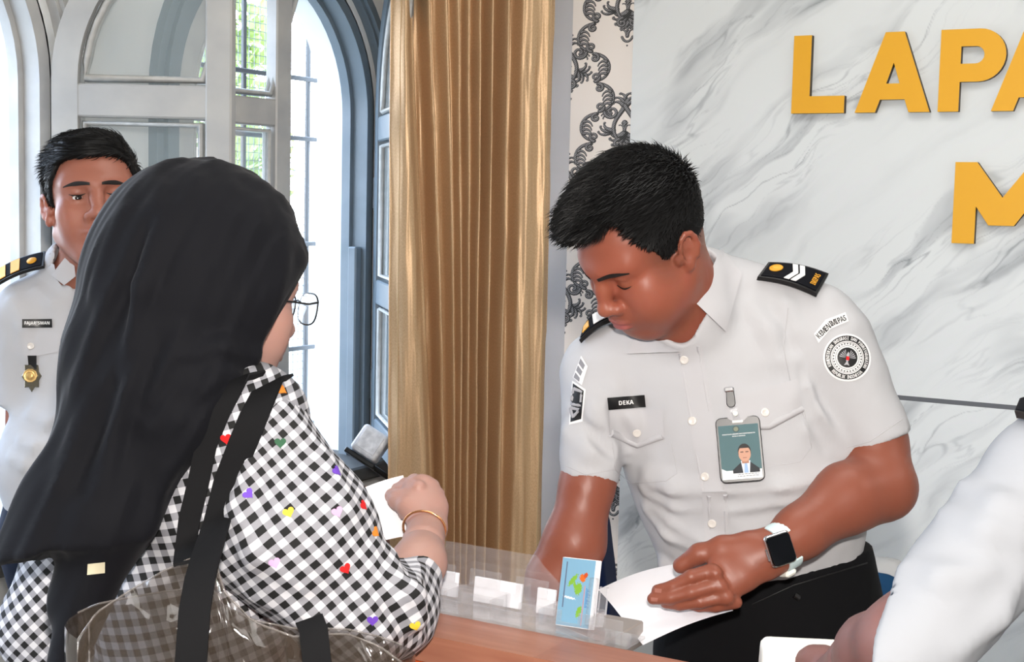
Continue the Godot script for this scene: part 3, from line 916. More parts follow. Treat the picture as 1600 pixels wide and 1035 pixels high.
# ------------------------------------------------------------------ people
func ray(f: Field, px: float, py: float, z0 := 0.8, z1 := 3.6) -> Vector3:   # where the line of sight through a pixel meets a surface
	var d := (P(px, py, 1.0) - cam.origin)
	var l := d.length()
	d /= l
	var t := z0 * l
	for i in 120:
		var e := f.d(cam.origin + d * t)
		if e < 0.0003: break
		t += e * 0.85
		if t > z1 * l: break
	return cam.origin + d * t
func depth_of(p: Vector3) -> float: return -(cam.affine_inverse() * p).z
func facing(p: Vector3, up := Vector3.UP) -> Transform3D: return frame(p, cam.origin - p, up)
# an outline in pixels laid on a surface along the line of sight: four corners TL, TR, BR, BL, or five with the point of a flap before BL
func lay_px(st: SurfaceTool, f: Field, q: Array, nx: int, ny: int, t: float, lift := 0.0) -> Transform3D:
	var c := Vector2.ZERO
	for p in q: c += Vector2(p[0], p[1]) / q.size()
	var at := ray(f, c.x, c.y)
	var xf := facing(at, cam.basis.y)
	var inv := xf.affine_inverse()
	var m := []
	for p in q:
		var w := inv * hit(p[0], p[1], at, xf.basis.z)
		m.append(Vector2(w.x, w.y))
	var shape := func(s: float, v: float) -> Vector2:
		var top: Vector2 = m[0].lerp(m[1], s)
		var low: Vector2
		if m.size() == 4: low = m[3].lerp(m[2], s)
		else: low = m[4].lerp(m[3], s * 2.0) if s < 0.5 else m[3].lerp(m[2], s * 2.0 - 1.0)
		return top.lerp(low, v)
	lay(st, f, xf, shape, nx, ny, t, lift)
	return xf
func seam(st: SurfaceTool, f: Field, q: Array, r: float, n := 14) -> void:   # a stitched or raised line over pixels
	var pts := []
	for i in q.size() - 1:
		for k in n:
			var a := Vector2(q[i][0], q[i][1]).lerp(Vector2(q[i + 1][0], q[i + 1][1]), float(k) / n)
			pts.append(ray(f, a.x, a.y))
	pts.append(ray(f, q[-1][0], q[-1][1]))
	tube(st, pts, r, 6)
func fold(f: Field, q: Array, r: float, k := 0.02, sink := 0.35) -> void:   # a ridge of cloth over pixels; a negative r cuts a groove
	var pts := []
	for p in q:
		var w := ray(f, p[0], p[1])
		pts.append(w - (cam.origin - w).normalized() * absf(r) * (sink if r > 0 else -0.45))
	var rs := []
	for i in q.size(): rs.append(absf(r) * (0.55 if i == 0 or i == q.size() - 1 else 1.0))
	f.chain(pts, rs, k, 0 if r > 0 else 1)
func button(f: Field, px: float, py: float, parent: Node3D, r := 0.0062) -> void:
	var p := ray(f, px, py)
	var n := (f.grad(p, 0.006) + (cam.origin - p).normalized()).normalized()
	p += n * 0.0035
	var fr := frame(p, n, cam.basis.y)
	var st := mb()
	lathe(st, Transform3D(Basis(fr.basis.x, fr.basis.z, -fr.basis.y), p), [Vector2(0.0, -0.002), Vector2(r, -0.002), Vector2(r, 0.0012), Vector2(r * 0.85, 0.0022), Vector2(r * 0.6, 0.0016), Vector2(0, 0.0016)], 18)
	for s in [[-1, -1], [1, -1], [-1, 1], [1, 1]]:
		lathe(st, Transform3D(Basis(fr.basis.x, fr.basis.z, -fr.basis.y), fr * Vector3(s[0] * r * 0.22, s[1] * r * 0.22, 0.0012)), [Vector2(0.0005, 0.0), Vector2(0.0005, 0.0009), Vector2(0, 0.001)], 6)
	make("button", st, M.button, parent)
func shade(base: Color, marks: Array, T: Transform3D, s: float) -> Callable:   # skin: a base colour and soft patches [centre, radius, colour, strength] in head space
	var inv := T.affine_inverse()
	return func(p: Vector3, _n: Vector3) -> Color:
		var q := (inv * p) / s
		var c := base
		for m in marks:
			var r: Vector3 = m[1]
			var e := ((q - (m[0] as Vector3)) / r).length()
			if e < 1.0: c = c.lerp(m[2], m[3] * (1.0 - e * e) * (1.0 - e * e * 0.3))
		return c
func brow(f: Field, T: Transform3D, s: float, x: float, parent: Node3D, thick := 1.0) -> void:
	var st := mb()
	var xf := Transform3D(T.basis, T * (Vector3(x * 0.031, 0.0185, 0.075) * s))
	var shape := func(a: float, b: float) -> Vector2:
		var u := lerpf(-0.021, 0.023, a)
		var mid := -0.0012 + 0.0045 * sin(a * 2.2) - 0.0032 * a * a
		var h := 0.0042 * thick * (0.75 + 0.5 * sin(a * 2.6)) * (1.0 - 0.75 * maxf(a - 0.55, 0) / 0.45)
		return Vector2(x * u, mid + h * (0.5 - b)) * s * Vector2(1, 1)
	lay(st, f, xf, shape, 16, 3, 0.0012)
	make("eyebrow", st, M.brow, parent)
func lash(f: Field, T: Transform3D, s: float, x: float, parent: Node3D, y := -0.006) -> void:
	var st := mb()
	var xf := Transform3D(T.basis, T * (Vector3(x * 0.031, y, 0.08) * s))
	var shape := func(a: float, b: float) -> Vector2:
		var u := lerpf(-0.0135, 0.0145, a)
		return Vector2(x * u, -0.0035 * sin(a * PI) + (0.5 - b) * 0.0018 * (0.4 + sin(a * PI))) * s
	lay(st, f, xf, shape, 12, 2, 0.0008)
	make("eyelashes", st, M.brow, parent)

func hair_cap(T: Transform3D, s: float, side: float, top: float, line: Array, front := 0.0, fringe := 0.0) -> Field:
	var f := Field.new()
	var L := func(x: float, y: float, z: float) -> Vector3: return T * (Vector3(x, y, z) * s)
	f.add(Ell.new(Transform3D(T.basis, L.call(0, 0.032, -0.014)), Vector3(0.075 + side, 0.084 + side, 0.096 + side) * s))
	f.add(Ell.new(Transform3D(T.basis, L.call(0, 0.034, 0.028)), Vector3(0.0645 + side, 0.062 + side, 0.061 + side) * s), 0.03 * s)
	f.add(Ell.new(Transform3D(T.basis, L.call(0, 0.058, -0.006)), Vector3(0.066 + top * 0.6, 0.060 + top, 0.088 + top * 0.5) * s), 0.02 * s)
	if front > 0.0: f.add(Ell.new(Transform3D(T.basis * Basis(Vector3.RIGHT, fringe), L.call(0, 0.100, 0.050)), Vector3(0.052, 0.020 + front * 0.3, 0.036 + front) * s), 0.018 * s)
	f.add(Hairline.new(T, s, line[0], line[1]), 0.004 * s, 2)
	return f

# a person's shirt from a skeleton in world points; sleeves are hollow at the hem
func torso_line(f: Field, pts: Array, rs: Array, w: Vector3, flat: float, k := 0.03) -> void:
	for i in pts.size() - 1: f.add(Flat.new(pts[i], pts[i + 1], rs[i], rs[i + 1], w, flat), k if i else 0.0)
func sleeve(f: Field, a: Vector3, b: Vector3, ra: float, rb: float, hem_n: Vector3, k := 0.03, hollow := false) -> void:   # b: centre of the hem
	var g := Field.new()
	var d := (b - a).normalized()
	g.cap(a, b + d * 0.05, ra, rb + (rb - ra) * 0.05 / a.distance_to(b))
	g.add(Half.new(b, hem_n), 0.005, 2)
	var h := Field.new()
	if hollow: h.cap(b - d * 0.004, b + d * 0.08, rb - 0.0135, rb - 0.0125)
	if hollow: g.add(h, 0.002, 1)
	f.add(g, k)

func epaulette(f: Field, q: Array, parent: Node3D, t: float) -> Array:   # TL, TR, BR, BL of a shoulder board; returns its four top corners
	var c := [Vector3.ZERO, Vector3.ZERO, ray(f, q[2][0], q[2][1]), ray(f, q[3][0], q[3][1])]   # the far corners lie a board's width behind the near ones
	if depth_of(c[2]) > depth_of(c[3]) + 0.25: c[2] = P(q[2][0], q[2][1], depth_of(c[3]))
	c[0] = P(q[0][0], q[0][1], depth_of(c[3]) + 0.036)
	c[1] = P(q[1][0], q[1][1], depth_of(c[2]) + 0.036)
	for i in 4: c[i] += (cam.origin - c[i]).normalized() * 0.004 + Vector3(0, 0.004, 0)
	# lift the corners onto one gently bent board
	var n: Vector3 = ((c[2] - c[0]) as Vector3).cross(c[1] - c[3]).normalized()
	if n.dot(cam.origin - c[0]) < 0: n = -n
	var st := mb()
	var st2 := mb()
	var g := func(a: float, b: float, z: float) -> Vector3:
		return (c[0] as Vector3).lerp(c[1], a).lerp((c[3] as Vector3).lerp(c[2], a), b) + n * (z + 0.006 * sin(a * PI))
	for s in [[st, 0.0, 1.0, 0.0, t], [st2, 0.04, 0.96, t * 0.6, t + 0.0012]]:
		var stx: SurfaceTool = s[0]
		for i in 8:
			var a0 := lerpf(s[1], s[2], i / 8.0)
			var a1 := lerpf(s[1], s[2], (i + 1) / 8.0)
			var b0: float = s[1] * 2.0
			var b1: float = 1.0 - s[1] * 2.0
			stx.set_smooth_group(1)
			quad(stx, g.call(a0, b0, s[4]), g.call(a1, b0, s[4]), g.call(a1, b1, s[4]), g.call(a0, b1, s[4]), n)
			stx.set_smooth_group(2)
			quad(stx, g.call(a0, b0, s[3]), g.call(a1, b0, s[3]), g.call(a1, b1, s[3]), g.call(a0, b1, s[3]), -n)
			stx.set_smooth_group(3)
			for b in [b0, b1]: quad(stx, g.call(a0, b, s[3]), g.call(a1, b, s[3]), g.call(a1, b, s[4]), g.call(a0, b, s[4]), (g.call(0.5, b, 0.0) as Vector3) - g.call(0.5, 0.5, 0.0))
			stx.set_smooth_group(-1)
			if i == 0: quad(stx, g.call(a0, b0, s[3]), g.call(a0, b1, s[3]), g.call(a0, b1, s[4]), g.call(a0, b0, s[4]), (g.call(0, 0.5, 0.0) as Vector3) - g.call(1, 0.5, 0.0))
			if i == 7: quad(stx, g.call(a1, b0, s[3]), g.call(a1, b1, s[3]), g.call(a1, b1, s[4]), g.call(a1, b0, s[4]), (g.call(1, 0.5, 0.0) as Vector3) - g.call(0, 0.5, 0.0))
	var e := make("epaulette", st, M.black, parent)
	make("board_cloth", st2, M.navy, e)
	return [e, g, n, t + 0.0012]
func on_board(e: Array, a: float, b: float) -> Transform3D:   # a frame on the board: x along the board, y towards its far edge
	var o: Vector3 = e[1].call(a, b, e[3])
	var x: Vector3 = ((e[1].call(a + 0.02, b, e[3]) as Vector3) - o).normalized()
	var y: Vector3 = (o - (e[1].call(a, b + 0.02, e[3]) as Vector3)).normalized()
	return Transform3D(Basis(x, y, e[2]), o)
func board_quad(st: SurfaceTool, e: Array, uv: Array, h := 0.0012) -> void:   # a raised four-cornered stripe in board coordinates
	var lo := []
	var hi := []
	for p in uv:
		lo.append(e[1].call(p[0], p[1], e[3] - 0.0005)); hi.append(e[1].call(p[0], p[1], e[3] + h))
	quad(st, hi[0], hi[1], hi[2], hi[3], e[2])
	for i in 4:
		var j := (i + 1) % 4
		quad(st, lo[i], lo[j], hi[j], hi[i], (hi[i] + hi[j]) * 0.5 - (hi[0] + hi[1] + hi[2] + hi[3]) * 0.25)

func people() -> void:
	desk_officer()
	far_officer()
	visitor()
	near_officer()

func desk_officer() -> void:
	var base := P(1200, 930, 2.14)
	base.y = 0.0
	var who := thing("person", "man in a white short-sleeved uniform shirt looking down at papers behind the counter", "person", base)
	# head
	var cb := cam.basis
	var fwd := (cb * Vector3(-0.689, -0.606, 0.398)).normalized()
	var up := cb * Vector3(-0.4185, 0.7811, 0.4634)
	up = (up - fwd * up.dot(fwd)).normalized()
	var T := Transform3D(Basis(up.cross(fwd), up, fwd), P(1006, 388, 1.96))
	var s := 0.94
	var body := Field.new()
	head(body, T, s)
	for x in [-1.0]:   # a fuller cheek
		body.add(Ell.new(Transform3D(T.basis, T * (Vector3(-x * 0.040, -0.055, 0.035) * s)), Vector3(0.030, 0.036, 0.036)), 0.03)
	var N := P(1082, 500, 2.03)
	body.cap(T * (Vector3(0, -0.03, -0.03) * s), N, 0.056, 0.060, 0.03)
	body.cap(T * (Vector3(0, -0.075, 0.02) * s), P(1064, 540, 2.03), 0.030, 0.024, 0.02)
	var shL := P(1285, 535, 2.03)
	var shR := P(948, 590, 2.08)
	body.cap(P(1090, 520, 2.06), shL, 0.03, 0.036, 0.03)
	body.cap(P(1070, 540, 2.07), shR, 0.03, 0.036, 0.03)
	var W := (cb * Vector3(-0.25, -0.1, 0.95)).normalized()
	body.add(Flat.new(P(1125, 630, 2.10), P(1205, 930, 2.14), 0.125, 0.12, W, 0.58), 0.04)
	# left arm bent across the belly, with the hand on the paper
	var elL := P(1380, 762, 1.98)
	var wrL := P(1214, 858, 1.90)
	body.cap(shL, P(1366, 690, 2.012), 0.044, 0.041, 0.03)
	body.cap(P(1366, 690, 2.012), elL, 0.041, 0.045, 0.03)
	body.cap(elL, P(1325, 778, 1.96), 0.043, 0.047, 0.02)
	body.cap(P(1325, 778, 1.96), P(1250, 832, 1.92), 0.047, 0.034, 0.02)
	body.cap(P(1250, 832, 1.92), wrL, 0.034, 0.029, 0.02)
	# right arm reaching down behind the holder
	var elR := P(897, 850, 2.03)
	body.cap(shR, P(918, 756, 2.045), 0.044, 0.0375, 0.03)
	body.cap(P(918, 756, 2.045), elR, 0.0375, 0.043, 0.02)
	body.cap(elR, P(870, 905, 2.035), 0.043, 0.042, 0.02)
	body.cap(P(870, 905, 2.035), P(838, 1005, 2.03), 0.042, 0.028, 0.02)
	# hands
	var hand := Field.new()
	hand.cap(P(1262, 826, 1.925), wrL, 0.036, 0.0285)
	hand.add(Flat.new(wrL, P(1190, 868, 1.895), 0.029, 0.031, cb * Vector3(0.15, 0.35, 0.9), 0.75), 0.012)
	hand.add(Flat.new(P(1185, 870, 1.895), P(1142, 888, 1.887), 0.032, 0.032, cb * Vector3(0.1, 0.30, 0.95), 0.50), 0.014)
	hand.cap(P(1160, 905, 1.885), P(1135, 925, 1.88), 0.017, 0.013, 0.016)
	# fingers: thumb above, then index to little finger below one another
	fingers(hand, [[P(1165, 850, 1.90), P(1128, 855, 1.90), P(1092, 866, 1.905), P(1064, 884, 1.91)]], [0.0140], 0.010)
	fingers(hand, [[P(1112, 893, 1.872), P(1080, 902, 1.868), P(1050, 918, 1.875), P(1027, 923, 1.882)],
		[P(1122, 914, 1.868), P(1080, 926, 1.865), P(1046, 935, 1.872), P(1020, 936, 1.880)],
		[P(1134, 932, 1.868), P(1094, 941, 1.868), P(1062, 945, 1.875), P(1040, 943, 1.885)],
		[P(1150, 942, 1.872), P(1118, 948, 1.875), P(1092, 948, 1.885), P(1074, 945, 1.892)]], [0.0098, 0.0098, 0.0090, 0.0080], 0.003)
	for k in [[1119, 897], [1128, 919], [1137, 935]]: hand.ball(P(k[0], k[1], 1.865), 0.0085, 0.008)
	var hx := Transform3D(Basis(cb * Vector3(0, 0, 1), (P(870, 905, 2.035) - P(838, 1005, 2.03)).normalized(), cb * Vector3(1, 0, 0)).orthonormalized(), P(838, 1005, 2.03))
	plain_hand(body, hx, 1.0, 0.25)
	var tan := Color(0.225, 0.068, 0.041)
	var marks := [[Vector3(0, -0.01, 0.05), Vector3(0.16, 0.18, 0.16), Color(0.29, 0.085, 0.052), 1.0],
		[Vector3(0, -0.0695, 0.10), Vector3(0.03, 0.016, 0.03), Color(0.37, 0.105, 0.105), 1.0],
		[Vector3(0.042, -0.035, 0.06), Vector3(0.035, 0.03, 0.05), Color(0.33, 0.105, 0.072), 0.7],
		[Vector3(0, -0.036, 0.11), Vector3(0.024, 0.02, 0.03), Color(0.35, 0.115, 0.07), 0.6],
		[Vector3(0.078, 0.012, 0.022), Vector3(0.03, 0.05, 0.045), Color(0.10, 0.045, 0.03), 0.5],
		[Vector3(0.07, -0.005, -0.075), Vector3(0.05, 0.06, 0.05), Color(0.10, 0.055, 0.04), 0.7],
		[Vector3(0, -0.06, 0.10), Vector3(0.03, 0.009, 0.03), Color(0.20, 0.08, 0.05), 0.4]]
	var lo := P(1000, 400, 1.95) - Vector3.ONE * 0.19
	queue("body", body, P(800, 1140, 1.95) - V(0.02, 0.0, 0.1), P(1450, 520, 2.1) + V(0, 0, 0.26), 0.007, M.skin_tan, who, {"color": shade(tan, marks, T, s), "more": [
		[lo, P(1000, 400, 1.95) + V(0.19, 0.15, 0.19), 0.0026],
		[P(1290, 990, 1.86) - V(0, 0, 0.14), P(1000, 800, 1.86) + V(0, 0, 0.10), 0.0026, hand]]})
	brow(body, T, s, 1.0, who, 1.6)
	brow(body, T, s, -1.0, who, 1.6)
	lash(body, T, s, 1.0, who)
	lash(body, T, s, -1.0, who)
	for g in [[1029, 924, 1.87], [1023, 938, 1.87]]:
		var st := mb()
		lay_px(st, hand, [[g[0] - 6, g[1] - 4], [g[0] + 5, g[1] - 3], [g[0] + 4, g[1] + 3], [g[0] - 6, g[1] + 2]], 4, 4, 0.0006)
		make("fingernail", st, M.nail, who)
	# hair
	var line := [[0, 22, 38, 50, 62, 76, 92, 112, 135, 180], [0.090, 0.090, 0.104, 0.094, 0.040, 0.006, 0.012, 0.012, -0.030, -0.045]]
	var hair := hair_cap(T, s, 0.003, 0.032, line, 0.020, 0.05)
	var nz := FastNoiseLite.new()
	nz.seed = 12
	nz.frequency = 1.0
	hair.noise = nz
	hair.amp = 0.0016
	hair.stretch = Transform3D(Basis(T.basis.x * 120.0, T.basis.y * 90.0, T.basis.z * 35.0).transposed(), Vector3.ZERO)
	var inv := T.affine_inverse()
	queue("hair", hair, T.origin - Vector3.ONE * 0.20, T.origin + Vector3.ONE * 0.20, 0.003, M.hair, who, {"after": func(j, mi): strands(j, mi, {"m": M.hair, "share": 0.9, "stray": 0.22, "lift": 0.35, "thick": 0.0009, "seed": 3, "flow": func(p: Vector3, n: Vector3) -> Vector4:
		var q := (inv * p) / s
		var top := smoothstep(0.03, 0.08, q.y)
		var d: Vector3 = T.basis * Vector3(0.15 * signf(q.x) * (1.0 - top), -0.5 * (1.0 - top) + 0.10, 0.9)
		return Vector4(d.x, d.y, d.z, lerpf(0.006, 0.026, top))})})
	# shirt
	var shirt := Field.new()
	torso_line(shirt, [P(1118, 600, 2.08), P(1148, 700, 2.075), P(1180, 800, 2.085), P(1195, 905, 2.12)], [0.158, 0.160, 0.154, 0.138], W, 0.66)
	shirt.add(Flat.new(P(968, 598, 2.09), P(1268, 555, 2.06), 0.075, 0.075, W, 0.9), 0.05)
	shirt.cap(P(1108, 446, 2.055), P(1272, 498, 2.045), 0.050, 0.054, 0.03)
	shirt.cap(P(1030, 530, 2.06), P(950, 575, 2.08), 0.050, 0.052, 0.03)
	sleeve(shirt, P(1290, 542, 2.035), P(1373, 694, 2.01), 0.069, 0.0505, P(1405, 765, 2.0) - P(1373, 694, 2.01), 0.025)
	sleeve(shirt, P(938, 590, 2.08), P(920, 752, 2.045), 0.058, 0.0415, P(916, 800, 2.04) - P(926, 700, 2.06), 0.025)
	# neck band, then the opening for the neck
	shirt.cap(P(1078, 455, 2.045), N, 0.070, 0.072, 0.015)
	var shut := Field.new()
	shut.q = shirt.q.duplicate()
	var open := Field.new()
	open.cap(T * (Vector3(0, -0.03, -0.03) * s), P(1078, 492, 2.03), 0.066, 0.060)
	open.cap(P(1050, 455, 1.99), P(1062, 538, 1.955), 0.052, 0.014, 0.02)
	open.cap(P(1050, 455, 1.94), P(1062, 536, 1.90), 0.06, 0.014, 0.02)
	shirt.add(open, 0.006, 1)
	var cn := FastNoiseLite.new()
	cn.seed = 8
	cn.frequency = 9.0
	cn.fractal_octaves = 3
	for ff in [shirt, shut]:
		ff.noise = cn
		ff.amp = 0.0035
	for q in [[[1012, 762], [1058, 778], [1120, 776], [1205, 764], [1290, 742]], [[1016, 795], [1050, 826], [1105, 852], [1160, 858]], [[1016, 742], [1052, 756], [1085, 762]],
			[[1150, 800], [1245, 792], [1325, 772]], [[1165, 838], [1230, 832]], [[1020, 868], [1048, 888], [1075, 896]], [[1140, 776], [1220, 772], [1320, 748]],
			[[962, 610], [984, 655], [988, 692]], [[1238, 572], [1246, 625], [1262, 672]], [[1258, 610], [1270, 655], [1310, 700]], [[900, 640], [930, 668], [955, 700]], [[890, 675], [925, 705], [950, 722]], [[905, 612], [935, 640], [960, 668]],
			[[1170, 480], [1200, 520], [1215, 560]], [[1225, 480], [1245, 520]]]:
		fold(shirt, q, 0.0115, 0.020, 0.55)
	for q in [[[1012, 772], [1058, 790], [1120, 788], [1200, 776]], [[1016, 808], [1048, 838], [1100, 864]], [[1252, 580], [1256, 640], [1290, 700]], [[955, 640], [972, 672], [985, 700]], [[1150, 812], [1240, 804], [1320, 786]], [[905, 655], [935, 684], [958, 712]], [[1262, 618], [1280, 668], [1316, 706]], [[1160, 850], [1235, 845]], [[1140, 788], [1220, 784], [1318, 760]]]:
		fold(shirt, q, -0.007, 0.012)
	var holder_node := base_node(who, "shirt")
	queue("shirt_cloth", shirt, P(840, 980, 2.1) - V(0, 0, 0.24), P(1450, 380, 2.1) + V(0.02, 0.02, 0.26), 0.0042, M.shirt, holder_node)
	# collar leaves, placket, pockets
	var st := mb()
	lay_px(st, shut, [[1127, 386], [1160, 428], [1134, 518], [1089, 474]], 10, 10, 0.003, 0.0065)
	make("collar", st, M.seam, holder_node)
	st = mb()
	lay_px(st, shut, [[992, 526], [1004, 522], [1061, 550], [981, 553]], 8, 6, 0.003, 0.005)
	make("collar", st, M.seam, holder_node)
	st = mb()
	lay_px(st, shirt, [[1058, 548], [1096, 536], [1134, 768], [1095, 770]], 6, 20, 0.0028)
	make("placket", st, M.seam, holder_node)
	st = mb()
	lay_px(st, shirt, [[1097, 772], [1136, 770], [1140, 868], [1104, 872]], 6, 10, 0.0028)
	make("placket", st, M.seam, holder_node)
	for b in [[1069.5, 562], [1082, 658], [1102, 745], [1113, 818]]: button(shirt, b[0], b[1], holder_node)
	for q in [[[953, 642], [1035, 640], [1037, 683], [997, 697], [953, 679]], [[1131, 624], [1247, 592], [1254, 640], [1201, 668], [1140, 668]]]:
		st = mb()
		lay_px(st, shirt, q, 12, 6, 0.0042)
		seam(st, shirt, [[q[4][0] + 1, q[4][1] - 2], [q[3][0], q[3][1] - 2], [q[2][0] - 1, q[2][1] - 2]], 0.0058, 8)
		make("pocket_flap", st, M.seam, holder_node)
	button(shirt, 995, 676, holder_node)
	button(shirt, 1195, 645, holder_node)
	st = mb()
	seam(st, shirt, [[957, 692], [962, 735], [985, 756], [1040, 752], [1058, 740], [1048, 690]], 0.0005)
	seam(st, shirt, [[1258, 645], [1268, 700], [1250, 722], [1200, 730]], 0.0005)
	seam(st, shirt, [[1232, 482], [1224, 540], [1236, 600], [1258, 655]], 0.0009)
	seam(st, shirt, [[884, 728], [915, 742], [962, 734]], 0.0006)
	seam(st, shirt, [[1322, 700], [1360, 690], [1410, 655]], 0.0006)
	for q in [[[1063, 552], [1099, 768]], [[1091, 540], [1130, 766]], [[1108, 775], [1112, 866]], [[1133, 773], [1136, 866]]]: seam(st, shirt, q, 0.0034)
	make("stitching", st, M.seam, holder_node).set_meta("kind", "stuff")
	# name plate
	st = mb()
	var xf := lay_px(st, shirt, [[949, 622], [1007, 617.5], [1009, 636.5], [951, 641]], 6, 3, 0.0028)
	var plate_ := make("name_plate", st, M.black_plastic, who)
	st = mb()
	var at := xf * Transform3D(Basis(Vector3.BACK, 0.08), Vector3(-0.0005, 0, 0))
	write(st, "DEKA", at, 0.0062, 1.0, shirt, 0.0033, 0.021)
	make("lettering", st, M.white_thread, plate_)
	# shoulder boards
	var e := epaulette(shirt, [[1199, 419], [1293, 437], [1275, 469], [1182, 442]], who, 0.006)
	st = mb()
	lathe(st, on_board(e, 0.19, 0.42) * Transform3D(Basis(Vector3.RIGHT, PI / 2), Vector3.ZERO), [Vector2(0.0095, 0), Vector2(0.0095, 0.001), Vector2(0.0082, 0.0022), Vector2(0.0078, 0.001), Vector2(0.003, 0.0028), Vector2(0, 0.003)], 20)
	make("emblem", st, M.gold_thread, e[0])
	for k in 2:
		st = mb()
		var o := 0.40 + 0.115 * k
		board_quad(st, e, [[o, 0.10], [o + 0.085, 0.10], [o + 0.165, 0.50], [o + 0.08, 0.50]])
		board_quad(st, e, [[o + 0.08, 0.50], [o + 0.165, 0.50], [o + 0.085, 0.90], [o, 0.90]])
		make("chevron", st, M.white_thread, e[0])
	st = mb()
	write(st, "IMIPAS", on_board(e, 0.86, 0.5) * Transform3D(Basis(Vector3.BACK, PI / 2), Vector3.ZERO), 0.0085, 1.0, null, 0.0008, 0.027)
	make("lettering", st, M.gold_thread, e[0])
	e = epaulette(shirt, [[914, 521], [950, 490], [967, 504], [908, 541]], who, 0.006)
	st = mb()
	board_quad(st, e, [[0.10, 0.25], [0.32, 0.25], [0.32, 0.75], [0.10, 0.75]])
	make("emblem", st, M.gold_thread, e[0])
	st = mb()
	board_quad(st, e, [[0.50, 0.12], [0.86, 0.12], [0.78, 0.88], [0.46, 0.88]])
	make("chevron", st, M.white_thread, e[0])
	# arm badges
	st = mb()
	var tab := [[1272, 522], [1290, 500], [1321, 488], [1326, 502], [1298, 514], [1279, 536]]
	lay_px(st, shirt, [tab[0], tab[1], tab[4], tab[5]], 5, 3, 0.002)
	lay_px(st, shirt, [tab[1], tab[2], tab[3], tab[4]], 5, 3, 0.002)
	var pt := make("arm_tab", st, M.white_thread, who)
	st = mb()
	var word := "KEMENIMIPAS"
	for i in word.length():
		var u := (i + 0.5) / word.length()
		var c2 := Vector2(1277, 527).lerp(Vector2(1298, 506), minf(u * 2, 1)) if u < 0.5 else Vector2(1298, 506).lerp(Vector2(1322, 496), u * 2 - 1)
		var w := ray(shirt, c2.x, c2.y)
		write(st, word[i], facing(w, cb.y) * Transform3D(Basis(Vector3.BACK, lerpf(0.85, 0.33, u)), Vector3.ZERO), 0.0080, 0.72, shirt, 0.0030)
	make("lettering", st, M.black, pt)
	round_badge(shirt, 1324, 559, 0.0335, who)
	# rank badge on the other sleeve
	st = mb()
	lay_px(st, shirt, [[908, 556], [918, 573], [909, 602], [895, 590]], 4, 6, 0.002)
	pt = make("rank_badge", st, M.white_thread, who)
	for q in [[[907, 560], [914, 571], [911, 578], [904, 568]], [[903, 571], [910, 581], [907, 588], [900, 579]], [[899, 582], [906, 591], [905, 597], [896, 590]]]:
		st = mb()
		lay_px(st, shirt, q, 3, 3, 0.0026)
		make("bar", st, plain(Color(0.5, 0.5, 0.52), 0.7), pt)
	st = mb()
	lay_px(st, shirt, [[894, 595], [915, 609], [910, 659], [889, 664]], 5, 8, 0.002)
	pt = make("shield_badge", st, M.white_thread, who)
	st = mb()
	lay_px(st, shirt, [[895, 599], [912, 611], [908, 655], [891, 660]], 5, 8, 0.0028)
	make("field", st, M.black, pt)
	for q in [[[897, 608], [909, 613], [908, 634], [894, 632]], [[892, 638], [906, 640], [901, 646], [896, 652]]]:
		st = mb()
		seam(st, shirt, [q[0], q[1], q[2], q[3], q[0]], 0.0034, 4)
		make("emblem", st, plain(Color(0.6, 0.6, 0.62), 0.7), pt)
	# trousers
	var tr := Field.new()
	var body_up := (P(1170, 760, 2.085) - P(1203, 960, 2.13)).normalized()
	tr.add(Flat.new(P(1193, 830, 2.11), P(1208, 985, 2.14), 0.153, 0.172, W, 0.74))
	var hl := P(1285, 1030, 2.14)
	var hr := P(1120, 1040, 2.16)
	for h in [hl, hr]:
		var kn := Vector3(h.x, 0.50, h.z + 0.02)
		tr.cap(h, kn, 0.088, 0.066, 0.05)
		tr.cap(kn, Vector3(h.x, 0.06, h.z - 0.02), 0.066, 0.062, 0.02)
	tr.add(Half.new(P(1196, 856, 2.12), body_up + cb * Vector3(0.10, 0, -0.12)), 0.004, 2)
	tr.add(Half.new(Vector3(0, 0.04, 0), Vector3.DOWN), 0.002, 2)
	var tn := Node3D.new()
	tn.name = "trousers"
	tn.set_meta("org", base)
	who.add_child(tn)
	queue("trouser_cloth", tr, Vector3(minf(hr.x, hl.x) - 0.22, 0, minf(hr.z, hl.z) - 0.25), Vector3(maxf(hl.x, hr.x) + 0.22, 1.2, maxf(hl.z, hr.z) + 0.25), 0.008, M.trousers, tn)
	st = mb()
	seam(st, tr, [[1175, 945], [1240, 915], [1355, 880]], 0.001)
	make("waistband_seam", st, M.black, tn)
	st = mb()
	var loop := []
	for q in [[1343, 853, 0.0], [1354, 862, 0.004], [1364, 880, 0.010], [1366, 892, 0.010], [1360, 906, 0.002]]: loop.append(P(q[0], q[1], 2.10 - q[2]))
	band(st, loop, [cb.z, cb.z, cb.z, cb.z, cb.z], 0.009, 0.003)
	make("belt_loop", st, M.trousers, tn)
	st = mb()
	seam(st, tr, [[1241, 930], [1249, 935]], 0.005, 3)
	make("pocket_button", st, M.black, tn)
	for h in [hl, hr]: shoe(Vector3(h.x, 0, h.z - 0.02), V(-0.2, 0, 1).normalized(), who)
	# things worn and held
	id_card(shirt)
	wrist_watch(hand)
	paper_sheet(P(1035, 955, 1.893))

